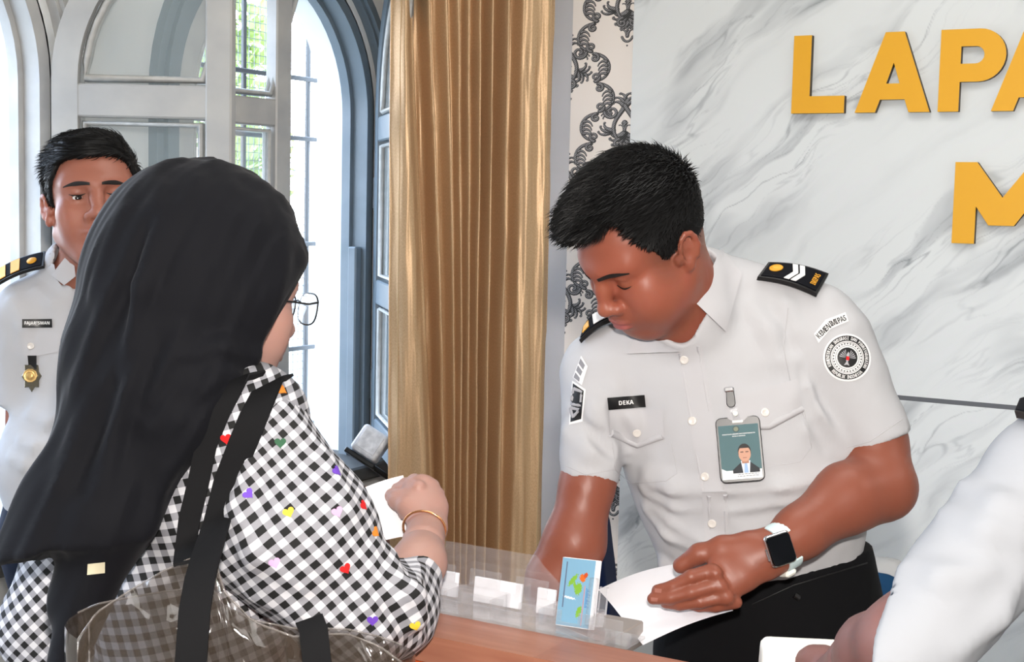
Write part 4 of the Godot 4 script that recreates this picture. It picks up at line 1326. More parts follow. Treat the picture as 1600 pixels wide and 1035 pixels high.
func shoe(at: Vector3, dir: Vector3, who: Node3D) -> void:
	var f := Field.new()
	var side := Vector3.UP.cross(dir)
	f.add(Flat.new(at + Vector3(0, 0.035, 0) - dir * 0.06, at + Vector3(0, 0.03, 0) + dir * 0.13, 0.045, 0.042, Vector3.UP, 0.75))
	f.cap(at + Vector3(0, 0.06, 0) - dir * 0.03, at + Vector3(0, 0.05, 0) + dir * 0.04, 0.04, 0.03, 0.03)
	f.add(Half.new(Vector3(0, 0.002, 0), Vector3.DOWN), 0.004, 2)
	queue("shoe", f, at - V(0.22, 0, 0.22), at + V(0.22, 0.14, 0.22), 0.009, M.black_plastic, who)

func round_badge(f: Field, px: float, py: float, r: float, parent: Node3D) -> void:
	var p := ray(f, px, py)
	var xf := frame(p, (cam.origin - p).normalized() * 0.75 + f.grad(p, 0.01) * 0.25, cam.basis.y)
	xf.basis = xf.basis * Basis(Vector3.BACK, -0.12)
	var st := mb()
	lay(st, f, xf, disc(r), 40, 5, 0.002)
	var b := make("round_badge", st, M.white_thread, parent)
	st = mb()
	lay(st, f, xf, disc(r * 0.92, r * 0.70), 40, 2, 0.0026)
	make("ring", st, M.black, b)
	st = mb()
	var words := [["KEMENTERIAN IMIGRASI DAN PEMASYARAKATAN", deg_to_rad(215), deg_to_rad(-25), 1.0], ["REPUBLIK INDONESIA", deg_to_rad(228), deg_to_rad(322), -1.0]]
	for w in words:
		var t: String = w[0]
		for i in t.length():
			if t[i] == " ": continue
			var a := lerpf(w[1], w[2], (i + 0.5) / t.length())
			var o := Vector2.from_angle(a) * r * 0.81
			write(st, t[i], xf * Transform3D(Basis(Vector3.BACK, a - PI / 2 * w[3]), Vector3(o.x, o.y, 0)), r * 0.135, 0.8, f, 0.0032)
	make("lettering", st, M.white_thread, b)
	st = mb()
	for k in 30:
		var o := Vector2.from_angle(TAU * k / 30) * r * 0.58
		lay(st, f, xf * Transform3D(Basis.IDENTITY, Vector3(o.x, o.y, 0)), disc(r * 0.035), 6, 1, 0.0027)
	lay(st, f, xf, disc(r * 0.655, r * 0.64), 40, 1, 0.0027)
	lay(st, f, xf, disc(r * 0.50, r * 0.485), 40, 1, 0.0027)
	make("rope_ring", st, plain(Color(0.3, 0.3, 0.32), 0.7), b)
	st = mb()
	lay(st, f, xf, disc(r * 0.42), 24, 3, 0.0028)
	make("field", st, M.black, b)
	# a bird with spread wings over a shield
	st = mb()
	var bird := func(pts: Array) -> void:
		for i in range(1, pts.size() - 1):
			var q := []
			for k in [0, i, i + 1]: q.append(f.land(xf * Vector3(pts[k][0] * r, pts[k][1] * r, 0), xf.basis.z) + xf.basis.z * 0.0034)
			tri(st, q[0], q[1], q[2], xf.basis.z)
	for sx in [-1.0, 1.0]:
		for k in 5:
			var a := 0.55 + 0.26 * k
			bird.call([[sx * 0.06, -0.02 + 0.02 * k], [sx * (0.34 - 0.02 * k) * cos(a - 0.6), 0.02 + 0.33 * sin(a - 0.6)], [sx * (0.34 - 0.02 * k) * cos(a - 0.45), 0.02 + 0.33 * sin(a - 0.45)]])
	bird.call([[-0.05, 0.12], [0.0, 0.24], [0.06, 0.19], [0.05, -0.16], [-0.05, -0.16]])
	bird.call([[0, -0.12], [-0.12, -0.34], [0, -0.30], [0.12, -0.34]])
	make("emblem", st, plain(Color(0.66, 0.66, 0.68), 0.6), b)
	st = mb()
	lay(st, f, xf * Transform3D(Basis.IDENTITY, Vector3(0.01 * r, -0.03 * r, 0)), rect(r * 0.12, r * 0.16), 2, 2, 0.0038)
	make("shield", st, M.red, b)

func id_card(f: Field) -> void:
	var c := ray(f, 1157, 703)
	var n := thing("id_card", "identity card with a portrait in a black plastic frame, clipped to the white shirt", "identity card", c)
	var xf := facing(c, cam.basis.y)
	xf.basis = xf.basis * Basis(Vector3.BACK, 0.095) * Basis(Vector3.UP, -0.05) * Basis(Vector3.RIGHT, -0.06)
	xf.origin += xf.basis.z * 0.011
	var w := 0.0615
	var h := 0.0905
	var ring := PackedVector2Array()
	for k in 4:
		var q: Vector2 = [Vector2(1, 1), Vector2(-1, 1), Vector2(-1, -1), Vector2(1, -1)][k] * Vector2(w / 2, h / 2)
		for i in 5: ring.append(q - Vector2(signf(q.x), signf(q.y)) * 0.008 + Vector2.from_angle(k * PI / 2 + i * PI / 8) * 0.008)
	var st := mb()
	extrude(st, ring, xf.translated_local(Vector3(0, 0, -0.005)), 0.005, 0.001)
	make("frame", st, M.black_plastic, n)
	st = mb()
	var q := [Vector2(-0.0275, -0.041), Vector2(0.0275, -0.041), Vector2(0.0275, 0.034), Vector2(-0.0275, 0.034)]
	quad(st, xf * Vector3(q[0].x, q[0].y, 0.0004), xf * Vector3(q[1].x, q[1].y, 0.0004), xf * Vector3(q[2].x, q[2].y, 0.0004), xf * Vector3(q[3].x, q[3].y, 0.0004), xf.basis.z, [Vector2(0, 1), Vector2(1, 1), Vector2(1, 0), Vector2(0, 0)])
	make("card", st, from_image(badge_image(), 0.65), n)
	st = mb()
	for l in [["KEMENTERIAN IMIGRASI DAN PEMASYARAKATAN", 0.0215, 0.0016, 0.045], ["REPUBLIK INDONESIA", 0.0185, 0.0015, 0.018]]:
		write(st, l[0], xf.translated_local(Vector3(0, l[1], 0)), l[2], 1.0, null, 0.0007, l[3])
	make("lettering", st, M.white_thread, n)
	st = mb()
	bx(st, xf * Transform3D(Basis.IDENTITY, Vector3(0, 0.0385, 0.0005)), Vector3(0.015, 0.0035, 0.002), 0.0008)
	make("slot", st, M.white_plastic, n)
	# clear strap and black clip
	st = mb()
	var cl := xf.affine_inverse() * (ray(f, 1142, 622) + xf.basis.z * 0.006)
	band(st, [xf * Vector3(0, 0.038, 0.003), xf * Vector3(-0.001, 0.047, 0.006), xf * Vector3(cl.x * 0.6, 0.056, 0.004), xf * Vector3(cl.x, cl.y - 0.012, cl.z)], [xf.basis.x, xf.basis.x, xf.basis.x, xf.basis.x], 0.010, 0.0012)
	make("strap", st, M.acrylic, n)
	st = mb()
	lathe(st, Transform3D(Basis(xf.basis.x, xf.basis.z, -xf.basis.y), xf * Vector3(-0.0015, 0.049, 0.006)), [Vector2(0, 0), Vector2(0.0036, 0), Vector2(0.0036, 0.002), Vector2(0.002, 0.003), Vector2(0, 0.003)], 14)
	make("stud", st, M.white_plastic, n)
	st = mb()
	var g := Transform3D(xf.basis, xf * cl)
	var drop := PackedVector2Array()
	for i in 13: drop.append(Vector2(0, -0.008) + Vector2.from_angle(PI + PI * i / 12.0) * 0.0062)
	drop.append(Vector2(0.0055, 0.009)); drop.append(Vector2(-0.0055, 0.009))
	extrude(st, drop, g, 0.004, 0.0008)
	make("clip", st, M.black_plastic, n)
	st = mb()
	bx(st, g * Transform3D(Basis.IDENTITY, Vector3(-0.001, 0.011, 0.003)), Vector3(0.0135, 0.007, 0.007), 0.0015)
	make("clip_spring", st, M.chrome, n)

func badge_image() -> Image:
	var im := Image.create(220, 300, false, Image.FORMAT_RGB8)
	var fillp := func(fn: Callable, c: Color) -> void:
		for y in 300:
			for x in 220:
				if fn.call(x, y): im.set_pixel(x, y, c)
	im.fill(Color(0.27, 0.39, 0.41))
	fillp.call(func(x, y): return y > 238 + 18 * sin(x * 0.03) and x < 90 or y > 250, Color(0.90, 0.91, 0.92))
	fillp.call(func(x, y): return Vector2(x - 97, y - 22).length() < 19, Color(0.24, 0.32, 0.32))
	fillp.call(func(x, y): return Vector2(x - 97, y - 22).length() < 13, Color(0.48, 0.50, 0.42))
	# an anonymous head and shoulders in suit and tie
	fillp.call(func(x, y): return y > 206 and y < 268 and absf(x - 134) < 22 + (y - 206) * 1.25 and absf(x - 134) < 74, Color(0.08, 0.10, 0.13))
	fillp.call(func(x, y): return y > 200 and y < 268 and absf(x - 134) < 26 - (y - 200) * 0.12, Color(0.86, 0.88, 0.92))
	fillp.call(func(x, y): return y > 214 and y < 268 and absf(x - 134) < 7 + (y - 214) * 0.1, Color(0.55, 0.66, 0.80))
	fillp.call(func(x, y): return y > 180 and y < 216 and absf(x - 133) < 20, Color(0.62, 0.44, 0.36))
	fillp.call(func(x, y): return (Vector2(x - 132, y - 152) / Vector2(36, 46)).length() < 1, Color(0.10, 0.09, 0.09))
	fillp.call(func(x, y): return (Vector2(x - 132, y - 162) / Vector2(34, 44)).length() < 1 and y > 130, Color(0.74, 0.56, 0.47))
	fillp.call(func(x, y): return absf(y - 152) < 3 and absf(absf(x - 132) - 14) < 9, Color(0.22, 0.16, 0.14))
	fillp.call(func(x, y): return absf(y - 184) < 2 and absf(x - 132) < 11, Color(0.50, 0.30, 0.27))
	for r in 2:
		for k in 20: im.fill_rect(Rect2i(84 + k * 6, 272 + r * 11, 3 + (k * 5 + r) % 3, 4), Color(0.20, 0.20, 0.22))
	return im

func wrist_watch(f: Field) -> void:
	var c := ray(f, 1217, 858)
	var n := thing("wrist_watch", "square black-faced smart watch on a pale strap round the officer's wrist", "wristwatch", c)
	var xf := facing(c, cam.basis.y)
	var inv := cam.basis.inverse()
	xf.basis = xf.basis * Basis(Vector3.UP, 0.30) * Basis(Vector3.BACK, 0.34) * Basis(Vector3.RIGHT, 0.05)
	xf.origin += xf.basis.z * 0.004
	var ff := Field.new()
	ff.add(Blk.new(xf, Vector3(0.0185, 0.0220, 0.0062), 0.006))
	queue("case", ff, c - Vector3.ONE * 0.035, c + Vector3.ONE * 0.035, 0.0012, M.chrome, n)
	var st := mb()
	var ring := PackedVector2Array()
	for k in 4:
		var q: Vector2 = [Vector2(1, 1), Vector2(-1, 1), Vector2(-1, -1), Vector2(1, -1)][k] * Vector2(0.0168, 0.0203)
		for i in 6: ring.append(q - Vector2(signf(q.x), signf(q.y)) * 0.0065 + Vector2.from_angle(k * PI / 2 + i * PI / 10) * 0.0065)
	extrude(st, ring, xf.translated_local(Vector3(0, 0, 0.0040)), 0.0034, 0.001)
	make("screen", st, M.screen, n)
	st = mb()
	bx(st, xf * Transform3D(Basis.IDENTITY, Vector3(-0.0192, -0.003, 0)), Vector3(0.002, 0.017, 0.004), 0.0008)
	make("side_button", st, M.chrome, n)
	# strap: round the wrist
	st = mb()
	var ax := (P(1262, 826, 1.925) - P(1190, 868, 1.895)).normalized()
	var ctr := P(1219, 856, 1.903)
	var u := (xf.basis.y - ax * xf.basis.y.dot(ax)).normalized()
	var w := ax.cross(u)
	if w.dot(xf.basis.z) < 0: w = -w
	var pts := []
	var acr := []
	for i in 25:
		var a := lerpf(0.62, TAU - 0.62, i / 24.0)
		pts.append(ctr + w * (cos(a) * 0.0325) + u * (sin(a) * 0.0325))
		acr.append(ax)
	band(st, pts, acr, 0.0215, 0.0026)
	make("strap", st, M.watch_band, n)
	st = mb()
	var e := ctr - u * 0.034 + w * 0.004 - ax * 0.008
	bx(st, Transform3D(Basis(ax, u, ax.cross(u)).orthonormalized(), e), Vector3(0.018, 0.008, 0.022), 0.003)
	make("buckle", st, M.white_plastic, n)

func paper_sheet(c: Vector3) -> void:
	# corners in pixels with their distances: a sheet held level in the hand, drooping at the edges
	var q := [[935, 922, 2.02], [1056, 884, 2.03], [1146, 956, 1.885], [1004, 1006, 1.845]]
	var g := [P(q[0][0], q[0][1], q[0][2]), P(q[1][0], q[1][1], q[1][2]), P(q[2][0], q[2][1], q[2][2]), P(q[3][0], q[3][1], q[3][2])]
	var n := thing("paper", "large white sheet of paper under the desk officer's fingers", "paper", c)
	sheet(g, n, 0.006)

func sheet(g: Array, n: Node3D, sag: float) -> void:
	var st := mb()
	var m := 12
	var nrm := ((g[2] - g[0]) as Vector3).cross(g[1] - g[3]).normalized()
	var at := func(i: int, j: int) -> Vector3:
		var a := float(i) / m
		var b := float(j) / m
		return (g[0] as Vector3).lerp(g[1], a).lerp((g[3] as Vector3).lerp(g[2], a), b) + nrm * sag * (sin(a * PI) * 0.8 + 0.4 * sin(b * 5.0 + a * 2.0))
	for side in 2:
		st.set_smooth_group(1 + side)
		var o := nrm * (0.0002 if side == 0 else -0.0002)
		for i in m:
			for j in m: quad(st, at.call(i, j) + o, at.call(i + 1, j) + o, at.call(i + 1, j + 1) + o, at.call(i, j + 1) + o, o)
	make("sheet", st, M.paper, n)


func base_node(who: Node3D, called: String) -> Node3D:   # a piece of clothing that carries its own pieces
	var n := Node3D.new()
	n.name = called
	n.set_meta("org", org(who))
	who.add_child(n)
	return n

func legs(who: Node3D, hl: Vector3, hr: Vector3, waist: Vector3, r: float, m: Material, toe: Vector3, w: Vector3) -> void:
	var tr := Field.new()
	var pel := (hl + hr) * 0.5 + Vector3(0, 0.04, 0)
	tr.add(Flat.new(waist + Vector3(0, 0.05, 0), pel, r, r * 1.08, w, 0.70))
	for h in [hl, hr]:
		var kn := Vector3(h.x, 0.48, h.z)
		tr.cap(h, kn, 0.085, 0.065, 0.05)
		tr.cap(kn, Vector3(h.x, 0.06, h.z), 0.065, 0.058, 0.02)
		shoe(Vector3(h.x, 0, h.z), toe, who)
	tr.add(Half.new(waist, Vector3.UP), 0.004, 2)
	tr.add(Half.new(Vector3(0, 0.035, 0), Vector3.DOWN), 0.002, 2)
	var lo := hl.min(hr)
	var hi := hl.max(hr)
	queue("trousers", tr, Vector3(lo.x - 0.25, 0, lo.z - 0.25), Vector3(hi.x + 0.25, waist.y + 0.05, hi.z + 0.25), 0.012, m, who)

func far_officer() -> void:
	var base := P(150, 700, 2.58)
	base.y = 0
	var who := thing("person", "dark-haired man in white uniform, half hidden behind the black headscarf, watching the counter", "person", base)
	var cb := cam.basis
	var fwd := cb * Vector3(0.31, 0.13, 0.94).normalized()
	var up := cb * Vector3(-0.11, 0.98, -0.12)
	up = (up - fwd * up.dot(fwd)).normalized()
	var T := Transform3D(Basis(up.cross(fwd), up, fwd), P(148, 322, 2.52))
	var s := 1.0
	var body := Field.new()
	head(body, T, s, {"open": [-1.0, 1.0]})
	var N := P(128, 450, 2.58)
	body.cap(T * Vector3(0, -0.05, -0.03), N, 0.054, 0.058, 0.03)
	var shR := P(40, 495, 2.56)
	var shL := P(245, 490, 2.64)
	body.cap(N, shR, 0.045, 0.042, 0.03)
	body.cap(N, shL, 0.045, 0.042, 0.03)
	var W := cb * Vector3(0.15, 0, 0.98)
	body.add(Flat.new(P(140, 545, 2.60), P(152, 780, 2.6), 0.12, 0.115, W, 0.62), 0.04)
	var elR := P(34, 712, 2.58)
	body.cap(shR, elR, 0.036, 0.036, 0.02)
	body.cap(elR, P(70, 850, 2.50), 0.037, 0.027, 0.02)
	var elL := P(275, 720, 2.66)
	body.cap(shL, elL, 0.036, 0.036, 0.02)
	body.cap(elL, P(262, 860, 2.58), 0.037, 0.027, 0.02)
	plain_hand(body, Transform3D(Basis(Vector3(0, 0, 1), Vector3.UP, Vector3(-1, 0, 0)), P(70, 850, 2.50)), 1.0, 0.3)
	plain_hand(body, Transform3D(Basis(Vector3(0, 0, 1), Vector3.UP, Vector3(1, 0, 0)) * Basis(Vector3.UP, 0.0), P(262, 860, 2.58)), 1.0, 0.3)
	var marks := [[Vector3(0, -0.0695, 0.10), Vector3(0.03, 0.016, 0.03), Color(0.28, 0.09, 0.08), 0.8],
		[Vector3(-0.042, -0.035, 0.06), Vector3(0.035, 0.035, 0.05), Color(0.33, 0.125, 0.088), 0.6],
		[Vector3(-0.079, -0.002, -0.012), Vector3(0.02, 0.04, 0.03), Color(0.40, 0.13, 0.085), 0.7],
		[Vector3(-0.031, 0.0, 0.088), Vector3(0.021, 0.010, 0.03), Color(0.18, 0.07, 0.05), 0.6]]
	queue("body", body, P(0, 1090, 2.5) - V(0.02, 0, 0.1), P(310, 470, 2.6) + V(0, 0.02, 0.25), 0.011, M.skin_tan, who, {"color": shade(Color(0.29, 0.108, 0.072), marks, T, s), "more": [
		[T.origin - V(0.13, 0.17, 0.14), T.origin + V(0.13, 0.15, 0.15), 0.0032]]})
	for x in [-1.0, 1.0]:
		eyeball(T, s, x, Vector3(0.15, -0.12, 1).normalized(), M.eye_white, M.iris, M.pupil, who)
		brow(body, T, s, x, who, 1.35)
		lash(body, T, s, x, who, 0.0045)
	var line := [[0, 25, 40, 55, 68, 80, 95, 115, 135, 180], [0.070, 0.070, 0.066, 0.040, 0.012, -0.004, 0.012, 0.010, -0.040, -0.055]]
	var hair := hair_cap(T, s, 0.005, 0.020, line, 0.006, 0.1)
	var inv := T.affine_inverse()
	var nz := FastNoiseLite.new()
	nz.frequency = 1.0
	nz.seed = 9
	hair.noise = nz
	hair.amp = 0.0018
	hair.stretch = Transform3D(Basis(T.basis.x * 30.0, T.basis.y * 110.0, T.basis.z * 110.0).transposed(), Vector3.ZERO)
	queue("hair", hair, T.origin - Vector3.ONE * 0.16, T.origin + Vector3.ONE * 0.17, 0.0045, M.hair, who, {"after": func(j, mi): strands(j, mi, {"m": M.hair, "share": 0.5, "stray": 0.10, "lift": 0.05, "thick": 0.0009, "seed": 5, "flow": func(p: Vector3, n: Vector3) -> Vector4:
		var q: Vector3 = inv * p
		var top := smoothstep(0.03, 0.09, q.y)
		var d: Vector3 = T.basis * Vector3(-0.9 * top - 0.1, -0.9 * (1.0 - top), -0.25)
		return Vector4(d.x, d.y, d.z, lerpf(0.010, 0.026, top))})})
	var shirt := Field.new()
	torso_line(shirt, [P(140, 545, 2.60), P(155, 640, 2.60), P(150, 728, 2.58), P(152, 790, 2.6)], [0.150, 0.138, 0.168, 0.150], W, 0.68)
	shirt.add(Flat.new(P(62, 510, 2.58), P(225, 505, 2.64), 0.062, 0.062, W, 0.9), 0.05)
	shirt.cap(P(118, 440, 2.585), P(46, 484, 2.57), 0.050, 0.050, 0.03)
	shirt.cap(P(135, 440, 2.60), P(235, 480, 2.64), 0.050, 0.052, 0.03)
	sleeve(shirt, P(44, 500, 2.565), P(33, 630, 2.57), 0.056, 0.046, Vector3(-0.02, -1, 0), 0.03)
	sleeve(shirt, P(245, 500, 2.645), P(262, 640, 2.65), 0.056, 0.046, Vector3(0.02, -1, 0), 0.03)
	shirt.cap(P(126, 422, 2.575), N, 0.066, 0.070, 0.015)
	var shut := Field.new()
	shut.q = shirt.q.duplicate()
	var open := Field.new()
	open.cap(T * Vector3(0, -0.05, -0.03), P(128, 440, 2.575), 0.064, 0.058)
	open.cap(P(134, 405, 2.50), P(134, 462, 2.48), 0.05, 0.014, 0.02)
	shirt.add(open, 0.006, 1)
	var cn := FastNoiseLite.new()
	cn.seed = 18
	cn.frequency = 9.0
	for ff in [shirt, shut]:
		ff.noise = cn
		ff.amp = 0.004
	for q in [[[50, 648], [80, 660], [120, 655]], [[35, 690], [60, 700], [110, 690]], [[18, 715], [45, 728], [90, 720]], [[20, 470], [40, 510], [42, 560]], [[58, 455], [85, 475], [115, 480]]]: fold(shirt, q, 0.008, 0.02, 0.6)
	var cloth_ := base_node(who, "shirt")
	queue("shirt_cloth", shirt, P(-20, 800, 2.6) - V(0.04, 0, 0.22), P(320, 400, 2.6) + V(0, 0.02, 0.22), 0.0065, M.shirt, cloth_)
	var st := mb()
	lay_px(st, shut, [[113, 388], [118, 432], [100, 446], [80, 430]], 8, 8, 0.003, 0.004)
	make("collar", st, M.seam, cloth_)
	st = mb()
	lay_px(st, shut, [[150, 425], [185, 410], [190, 440], [165, 455]], 6, 6, 0.003, 0.004)
	make("collar", st, M.seam, cloth_)
	st = mb()
	lay_px(st, shirt, [[31, 518], [96, 520], [90, 550], [46, 559], [15, 550]], 10, 5, 0.0022)
	make("pocket_flap", st, M.seam, cloth_)
	button(shirt, 48, 541, cloth_)
	st = mb()
	var xf := lay_px(st, shirt, [[34.5, 499], [81, 498.5], [81.5, 512], [34.5, 512.5]], 5, 3, 0.0028)
	var pl := make("name_plate", st, M.black_plastic, who)
	st = mb()
	write(st, "FAJARISMAN", xf, 0.0072, 1.0, shirt, 0.0034, 0.042)
	make("lettering", st, M.white_thread, pl)
	var e := epaulette(shut, [[73, 400], [-7, 431], [-6, 453], [70, 423]], who, 0.006)
	st = mb()
	lathe(st, on_board(e, 0.22, 0.5) * Transform3D(Basis(Vector3.RIGHT, PI / 2), Vector3.ZERO), [Vector2(0.009, 0), Vector2(0.009, 0.001), Vector2(0.0075, 0.0022), Vector2(0.003, 0.0026), Vector2(0, 0.003)], 18)
	make("emblem", st, M.gold_thread, e[0])
	for k in 2:
		st = mb()
		var o := 0.45 + 0.29 * k
		board_quad(st, e, [[o, 0.1], [o + 0.18, 0.1], [o + 0.18, 0.9], [o, 0.9]])
		make("bar", st, M.gold_thread, e[0])
	# the badge hanging from the pocket
	var at := ray(shirt, 51, 588)
	var n := thing("badge", "star-shaped silver and gold badge on a black tab hanging from the white shirt pocket", "badge", at)
	xf = facing(at, cb.y)
	xf.basis = xf.basis * Basis(Vector3.UP, -0.25)
	xf.origin += xf.basis.z * 0.004
	st = mb()
	lay_px(st, shirt, [[43, 556], [57, 556], [57, 577], [45, 577]], 3, 3, 0.003, 0.001)
	make("tab", st, M.black, n)
	st = mb()
	var star := PackedVector2Array()
	for k in 16:
		var r := 0.0285 if k % 2 == 0 else 0.0215
		star.append(Vector2.from_angle(PI / 2 + TAU * k / 16) * r * Vector2(0.62, 1.0))
	extrude(st, star, xf, 0.004, 0.0012)
	make("star", st, plain(Color(0.45, 0.43, 0.38), 0.25, 0.8), n)
	st = mb()
	lathe(st, xf * Transform3D(Basis(Vector3.RIGHT, PI / 2), Vector3(-0.002, 0.001, 0.004)), [Vector2(0.0125, 0), Vector2(0.0125, 0.002), Vector2(0.011, 0.003), Vector2(0.0095, 0.0018), Vector2(0.007, 0.0018), Vector2(0.006, 0.0034), Vector2(0.003, 0.0040), Vector2(0, 0.0034)], 10)
	make("medallion", st, plain(Color(0.80, 0.66, 0.42), 0.35, 0.6), n)
	legs(who, P(190, 860, 2.62), P(95, 860, 2.58), P(152, 770, 2.59), 0.150, M.trousers_navy, V(0.15, 0, 1).normalized(), W)

func heart(f: Field, px: float, py: float, m: Material, parent: Node3D, turn := 0.0, r := 0.0068) -> void:
	var p := ray(f, px, py)
	var n := f.grad(p, 0.006)
	var xf := frame(p, n + (cam.origin - p).normalized() * 0.4, cam.basis.y)
	xf.basis = xf.basis * Basis(Vector3.BACK, turn)
	var shape := func(a: float, b: float) -> Vector2:
		var t := a * TAU
		var h := Vector2(16.0 * pow(sin(t), 3), 13.0 * cos(t) - 5.0 * cos(2 * t) - 2.0 * cos(3 * t) - cos(4 * t)) / 16.0
		return h * r * (1.0 - b)
	var st := mb()
	lay(st, f, xf, shape, 24, 2, 0.0011)
	make("heart", st, m, parent)

func visitor() -> void:
	var base := P(300, 800, 1.8)
	base.y = 0
	var who := thing("person", "woman in a black headscarf and black-and-white gingham blouse handing a paper over the counter", "person", base)
	var cb := cam.basis
	var fwd := (cb * Vector3(0.72, -0.12, -0.68)).normalized()
	var up := cb * Vector3(0.08, 0.99, 0.05)
	up = (up - fwd * up.dot(fwd)).normalized()
	var T := Transform3D(Basis(up.cross(fwd), up, fwd), P(350, 460, 1.77))
	var s := 0.95
	var body := Field.new()
	head(body, T, s, {"ears": false})
	var N := P(345, 640, 1.79)
	body.cap(T * Vector3(0, -0.05, -0.03), N, 0.05, 0.052, 0.03)
	var shR := P(410, 676, 1.71)
	var shL := P(215, 670, 1.96)
	body.cap(N, shR, 0.04, 0.04, 0.03)
	body.cap(N, shL, 0.04, 0.04, 0.03)
	body.add(Flat.new(P(320, 720, 1.83), P(285, 1150, 1.82), 0.10, 0.11, fwd, 0.6), 0.04)
	var elR := P(566, 952, 1.735)
	var wrR := P(668, 822, 1.93)
	body.cap(shR, elR, 0.036, 0.034, 0.03)
	body.cap(elR, P(655, 880, 1.84), 0.034, 0.0325, 0.02)
	body.cap(P(655, 880, 1.84), wrR, 0.0325, 0.0238, 0.02)
	var elL := P(70, 985, 1.95)
	body.cap(shL, elL, 0.040, 0.034, 0.03)
	body.cap(elL, P(230, 1130, 1.90), 0.034, 0.024, 0.02)
	plain_hand(body, Transform3D(Basis(cb * Vector3(0, 0, -1), cb * Vector3(-0.8, 0.6, 0), cb * Vector3(-0.6, -0.8, 0)).orthonormalized(), P(230, 1130, 1.90)), -1.0, 0.35, 0.92)
	# right hand closed on the paper, seen from behind
	var hand := Field.new()
	hand.cap(P(661, 850, 1.88), wrR, 0.029, 0.0238)
	hand.add(Flat.new(wrR, P(664, 790, 1.955), 0.026, 0.030, cb * Vector3(0.35, 0.1, 0.93), 0.62), 0.014)
	hand.add(Flat.new(P(664, 790, 1.955), P(661, 768, 1.97), 0.031, 0.027, cb * Vector3(0.35, 0.1, 0.93), 0.6), 0.012)
	fingers(hand, [[P(654, 762, 1.955), P(634, 758, 1.985), P(619, 766, 2.0), P(614, 782, 1.992)],
		[P(664, 756, 1.975), P(648, 752, 2.01), P(630, 760, 2.025), P(624, 778, 2.012)],
		[P(676, 760, 1.99), P(662, 758, 2.025), P(644, 766, 2.035), P(636, 782, 2.02)],
		[P(685, 772, 1.995), P(674, 772, 2.025), P(658, 778, 2.032), P(650, 790, 2.02)]], [0.0098, 0.0100, 0.0096, 0.0085], 0.004)
	fingers(hand, [[P(656, 806, 1.935), P(638, 792, 1.945), P(622, 782, 1.962), P(613, 775, 1.98)]], [0.0135], 0.010)
	fingers(hand, [[P(632, 786, 1.955), P(640, 797, 1.95), P(632, 805, 1.955)]], [0.0095], 0.006)
	var fair := Color(0.40, 0.225, 0.185)
	queue("body", body, P(20, 1210, 1.9) - V(0.05, 0, 0.15), P(700, 600, 1.75) + V(0.03, 0, 0.15), 0.011, M.skin_light, who, {"color": shade(fair, [[Vector3(-0.045, -0.03, 0.055), Vector3(0.04, 0.04, 0.05), Color(0.46, 0.235, 0.19), 0.5]], T, s), "more": [
		[T.origin - V(0.13, 0.16, 0.14), T.origin + V(0.13, 0.14, 0.14), 0.0045],
		[P(715, 905, 1.97) - V(0, 0, 0.07), P(590, 725, 1.97) + V(0, 0, 0.14), 0.0026, hand],
		[P(715, 960, 1.85) - V(0, 0, 0.12), P(600, 800, 1.85) + V(0, 0, 0.12), 0.005]]})
	for x in [-1.0, 1.0]: eyeball(T, s, x, Vector3(0, -0.1, 1).normalized(), M.eye_white, M.iris, M.pupil, who)
	# headscarf
	var scarf := Field.new()
	scarf.add(Ell.new(Transform3D(Basis(fwd.cross(Vector3.UP).normalized(), Vector3.UP, -fwd).orthonormalized(), P(325, 398, 1.765)), Vector3(0.112, 0.110, 0.122)))
	scarf.add(Ell.new(Transform3D(Basis(cb.x, cb.y, cb.z), P(302, 400, 1.75)), Vector3(0.112, 0.108, 0.105)), 0.05)
	scarf.cap(P(335, 470, 1.76), P(342, 570, 1.765), 0.090, 0.050, 0.05)
	torso_line(scarf, [P(285, 480, 1.74), P(250, 580, 1.73), P(208, 690, 1.71), P(150, 800, 1.69), P(112, 885, 1.675)], [0.125, 0.118, 0.086, 0.086, 0.090], cb.z, 0.80)
	scarf.q[3].k = 0.06
	scarf.cap(P(325, 590, 1.74), P(300, 655, 1.70), 0.075, 0.06, 0.04)
	var hem := Half.new(P(70, 868, 1.62), cb * Vector3(0.22, -0.97, 0.1))
	scarf.add(hem, 0.004, 2)
	scarf.chain([P(175, 820, 1.67), P(128, 930, 1.665), P(108, 1070, 1.65)], [0.052, 0.030, 0.028], 0.03)
	scarf.add(Half.new(P(467, 433, 1.77), cb * Vector3(0.876, -0.483, -0.15)), 0.006, 2)
	# the opening for the face
	var face := Field.new()
	face.add(Ell.new(T * Transform3D(Basis.IDENTITY, Vector3(0, -0.012, 0.098) * s), Vector3(0.058, 0.070, 0.070)))
	scarf.add(face, 0.012, 1)
	var sn := FastNoiseLite.new()
	sn.seed = 4
	sn.frequency = 1.0
	sn.fractal_octaves = 2
	var dr := (cb * Vector3(-0.40, -0.92, 0)).normalized()
	var ac := (cb * Vector3(0.92, -0.40, 0)).normalized()
	scarf.noise = sn
	scarf.amp = 0.006
	scarf.stretch = Transform3D(Basis(ac * 26.0, dr * 2.2, cb.z * 14.0).transposed(), Vector3.ZERO)
	for q in [[[400, 592], [350, 575], [290, 590], [240, 660]], [[395, 560], [340, 548], [280, 560], [215, 640]], [[370, 590], [330, 610], [285, 660], [240, 760]], [[200, 340], [165, 460], [140, 600], [95, 760]], [[255, 330], [225, 450], [200, 600], [160, 760]], [[310, 420], [280, 520], [245, 620]]]:
		fold(scarf, q, 0.009, 0.022, 0.75)
	for q in [[[398, 575], [345, 562], [285, 575], [228, 650]], [[230, 340], [195, 460], [172, 600], [125, 770]], [[360, 600], [310, 640], [262, 720]]]: fold(scarf, q, -0.005, 0.014)
